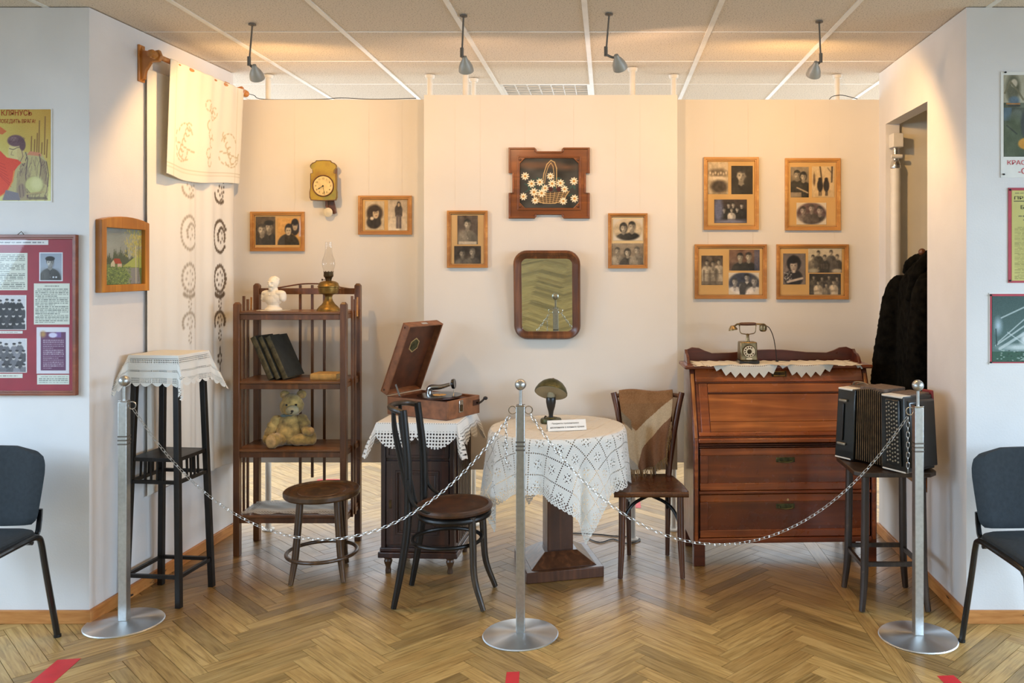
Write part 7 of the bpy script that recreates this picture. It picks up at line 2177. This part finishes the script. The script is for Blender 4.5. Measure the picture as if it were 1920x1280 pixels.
# ---------------------------------------------------------------- stanchions and chains
def stanchion(px, py, label, hooks):
    d = GD(py); p = Vector((PX(px, d), d, 0))
    t = thing('stanchion', label, 'stanchion', p, R(2), 'brushed steel barrier posts')
    ob('base', MB().lathe([(0, 0), (.161, 0), (.163, .003), (.160, .007), (.03, .016), (0, .017)], 72), 'steel_disc', t, smooth=20)
    w = .0185
    ob('post', MB().box(-w, w, -w, w, .016, .985), 'steel_post', t, .002)
    m = MB()
    for z in (.795, .812, .829): m.box(-w - .0012, w + .0012, -w - .0012, w + .0012, z, z + .007)
    ob('groove_ring', m, 'rod_grey', t)
    ob('post_cap', MB().box(-w, w, -w, w, .985, .991), 'chrome', t, .001)
    ob('neck', MB().cyl((0, 0, .991), (0, 0, 1.06), .0065, n=12), 'steel_post', t)
    ob('ball', MB().sphere((0, 0, 1.077), .0245, 28, 16), 'steel_post', t)
    out = []
    for s in hooks:
        c = Vector((s * (w + .016), 0, .968))
        ob('ring_hook', MB().tube([c + Vector((.0165 * math.cos(a), 0, .0165 * math.sin(a))) for a in np.linspace(0, 2 * PI, 20)[:-1]], .0022, 6, True), 'chrome', t)
        out.append(p + Matrix.Rotation(R(2), 3, 'Z') @ (c + Vector((s * .006, 0, -.0165))))
    return out
hl = stanchion(233, 1168, 'brushed steel stanchion at the left, in front of the tall plant stand', (1,))
hm = stanchion(976, 1190, 'brushed steel stanchion in the middle, in front of the round table', (-1, 1))
hr = stanchion(1721, 1195, 'brushed steel stanchion at the right, in front of the accordion', (-1,))

link_me = mesh_of('link', MB().tube([((.0105 if abs(math.cos(a)) > 0 else 0) * math.cos(a) + (.0035 if math.cos(a) > 0 else -.0035), .0058 * math.sin(a), 0) for a in np.linspace(0, 2 * PI, 11)[:-1]], .00145, 4, True), 60)
link_me.materials.append(MATS['chain_steel'])
def chain(A, B, zmin, label, tail=None):
    """catenary from A to B whose lowest point is at zmin"""
    t = thing('barrier_chain', label, 'chain', A, 0, 'steel barrier chains')
    h = Vector((B.x - A.x, B.y - A.y, 0)); L = h.length
    # solve the parabola-like catenary: sample a catenary with parameter a and unequal ends
    def sag(a, x0): return lambda x: a * math.cosh((x - x0) / a)
    best = None
    for i in range(4000):
        a = .15 + i * .0015
        # x0 so that z(L)-z(0) = B.z-A.z
        lo, hi = -L, 2 * L
        for _ in range(50):
            mid = (lo + hi) / 2; f = a * math.cosh((L - mid) / a) - a * math.cosh(mid / a)
            if f > B.z - A.z: lo = mid
            else: hi = mid
        x0 = (lo + hi) / 2; low = A.z - a * math.cosh(x0 / a) + a
        if best is None or abs(low - zmin) < best[0]: best = (abs(low - zmin), a, x0)
        if low > zmin: break
    _, a, x0 = best
    pts = []
    N = 1500
    for i in range(N + 1):
        x = L * i / N; z = A.z + a * math.cosh((x - x0) / a) - a * math.cosh(x0 / a)
        pts.append(Vector((h.x * x / L, h.y * x / L, z - A.z)))
    paths = [pts]
    if tail: paths.append([Vector(tail[0]) - A + Vector((0, 0, -tail[1] * i / 200)) for i in range(201)])
    pitch = .0215
    for pp in paths:
        acc = pitch * .5; k = 0
        for p0, p1 in zip(pp[:-1], pp[1:]):
            seg = (p1 - p0).length; acc += seg
            if acc >= pitch:
                acc -= pitch; dr = (p1 - p0).normalized()
                M = dr.to_track_quat('X', 'Z').to_matrix().to_4x4() @ Matrix.Rotation(R(20 + 90 * (k % 2)), 4, 'X')
                o = bpy.data.objects.new('link', link_me); o.parent = t
                o.matrix_local = Matrix.Translation(p0) @ M; COL.objects.link(o); k += 1
    return t
dl = 3.73
chain(hl[0], hm[0], PZ(1010, 3.74), 'steel barrier chain sagging between the left and middle stanchions', (hm[0] + Vector((-.022, 0, -.02)), .19))
chain(hm[1], hr[0], PZ(1021, 3.655), 'steel barrier chain sagging between the middle and right stanchions', (hr[0] + Vector((-.004, -.004, -.01)), .24))
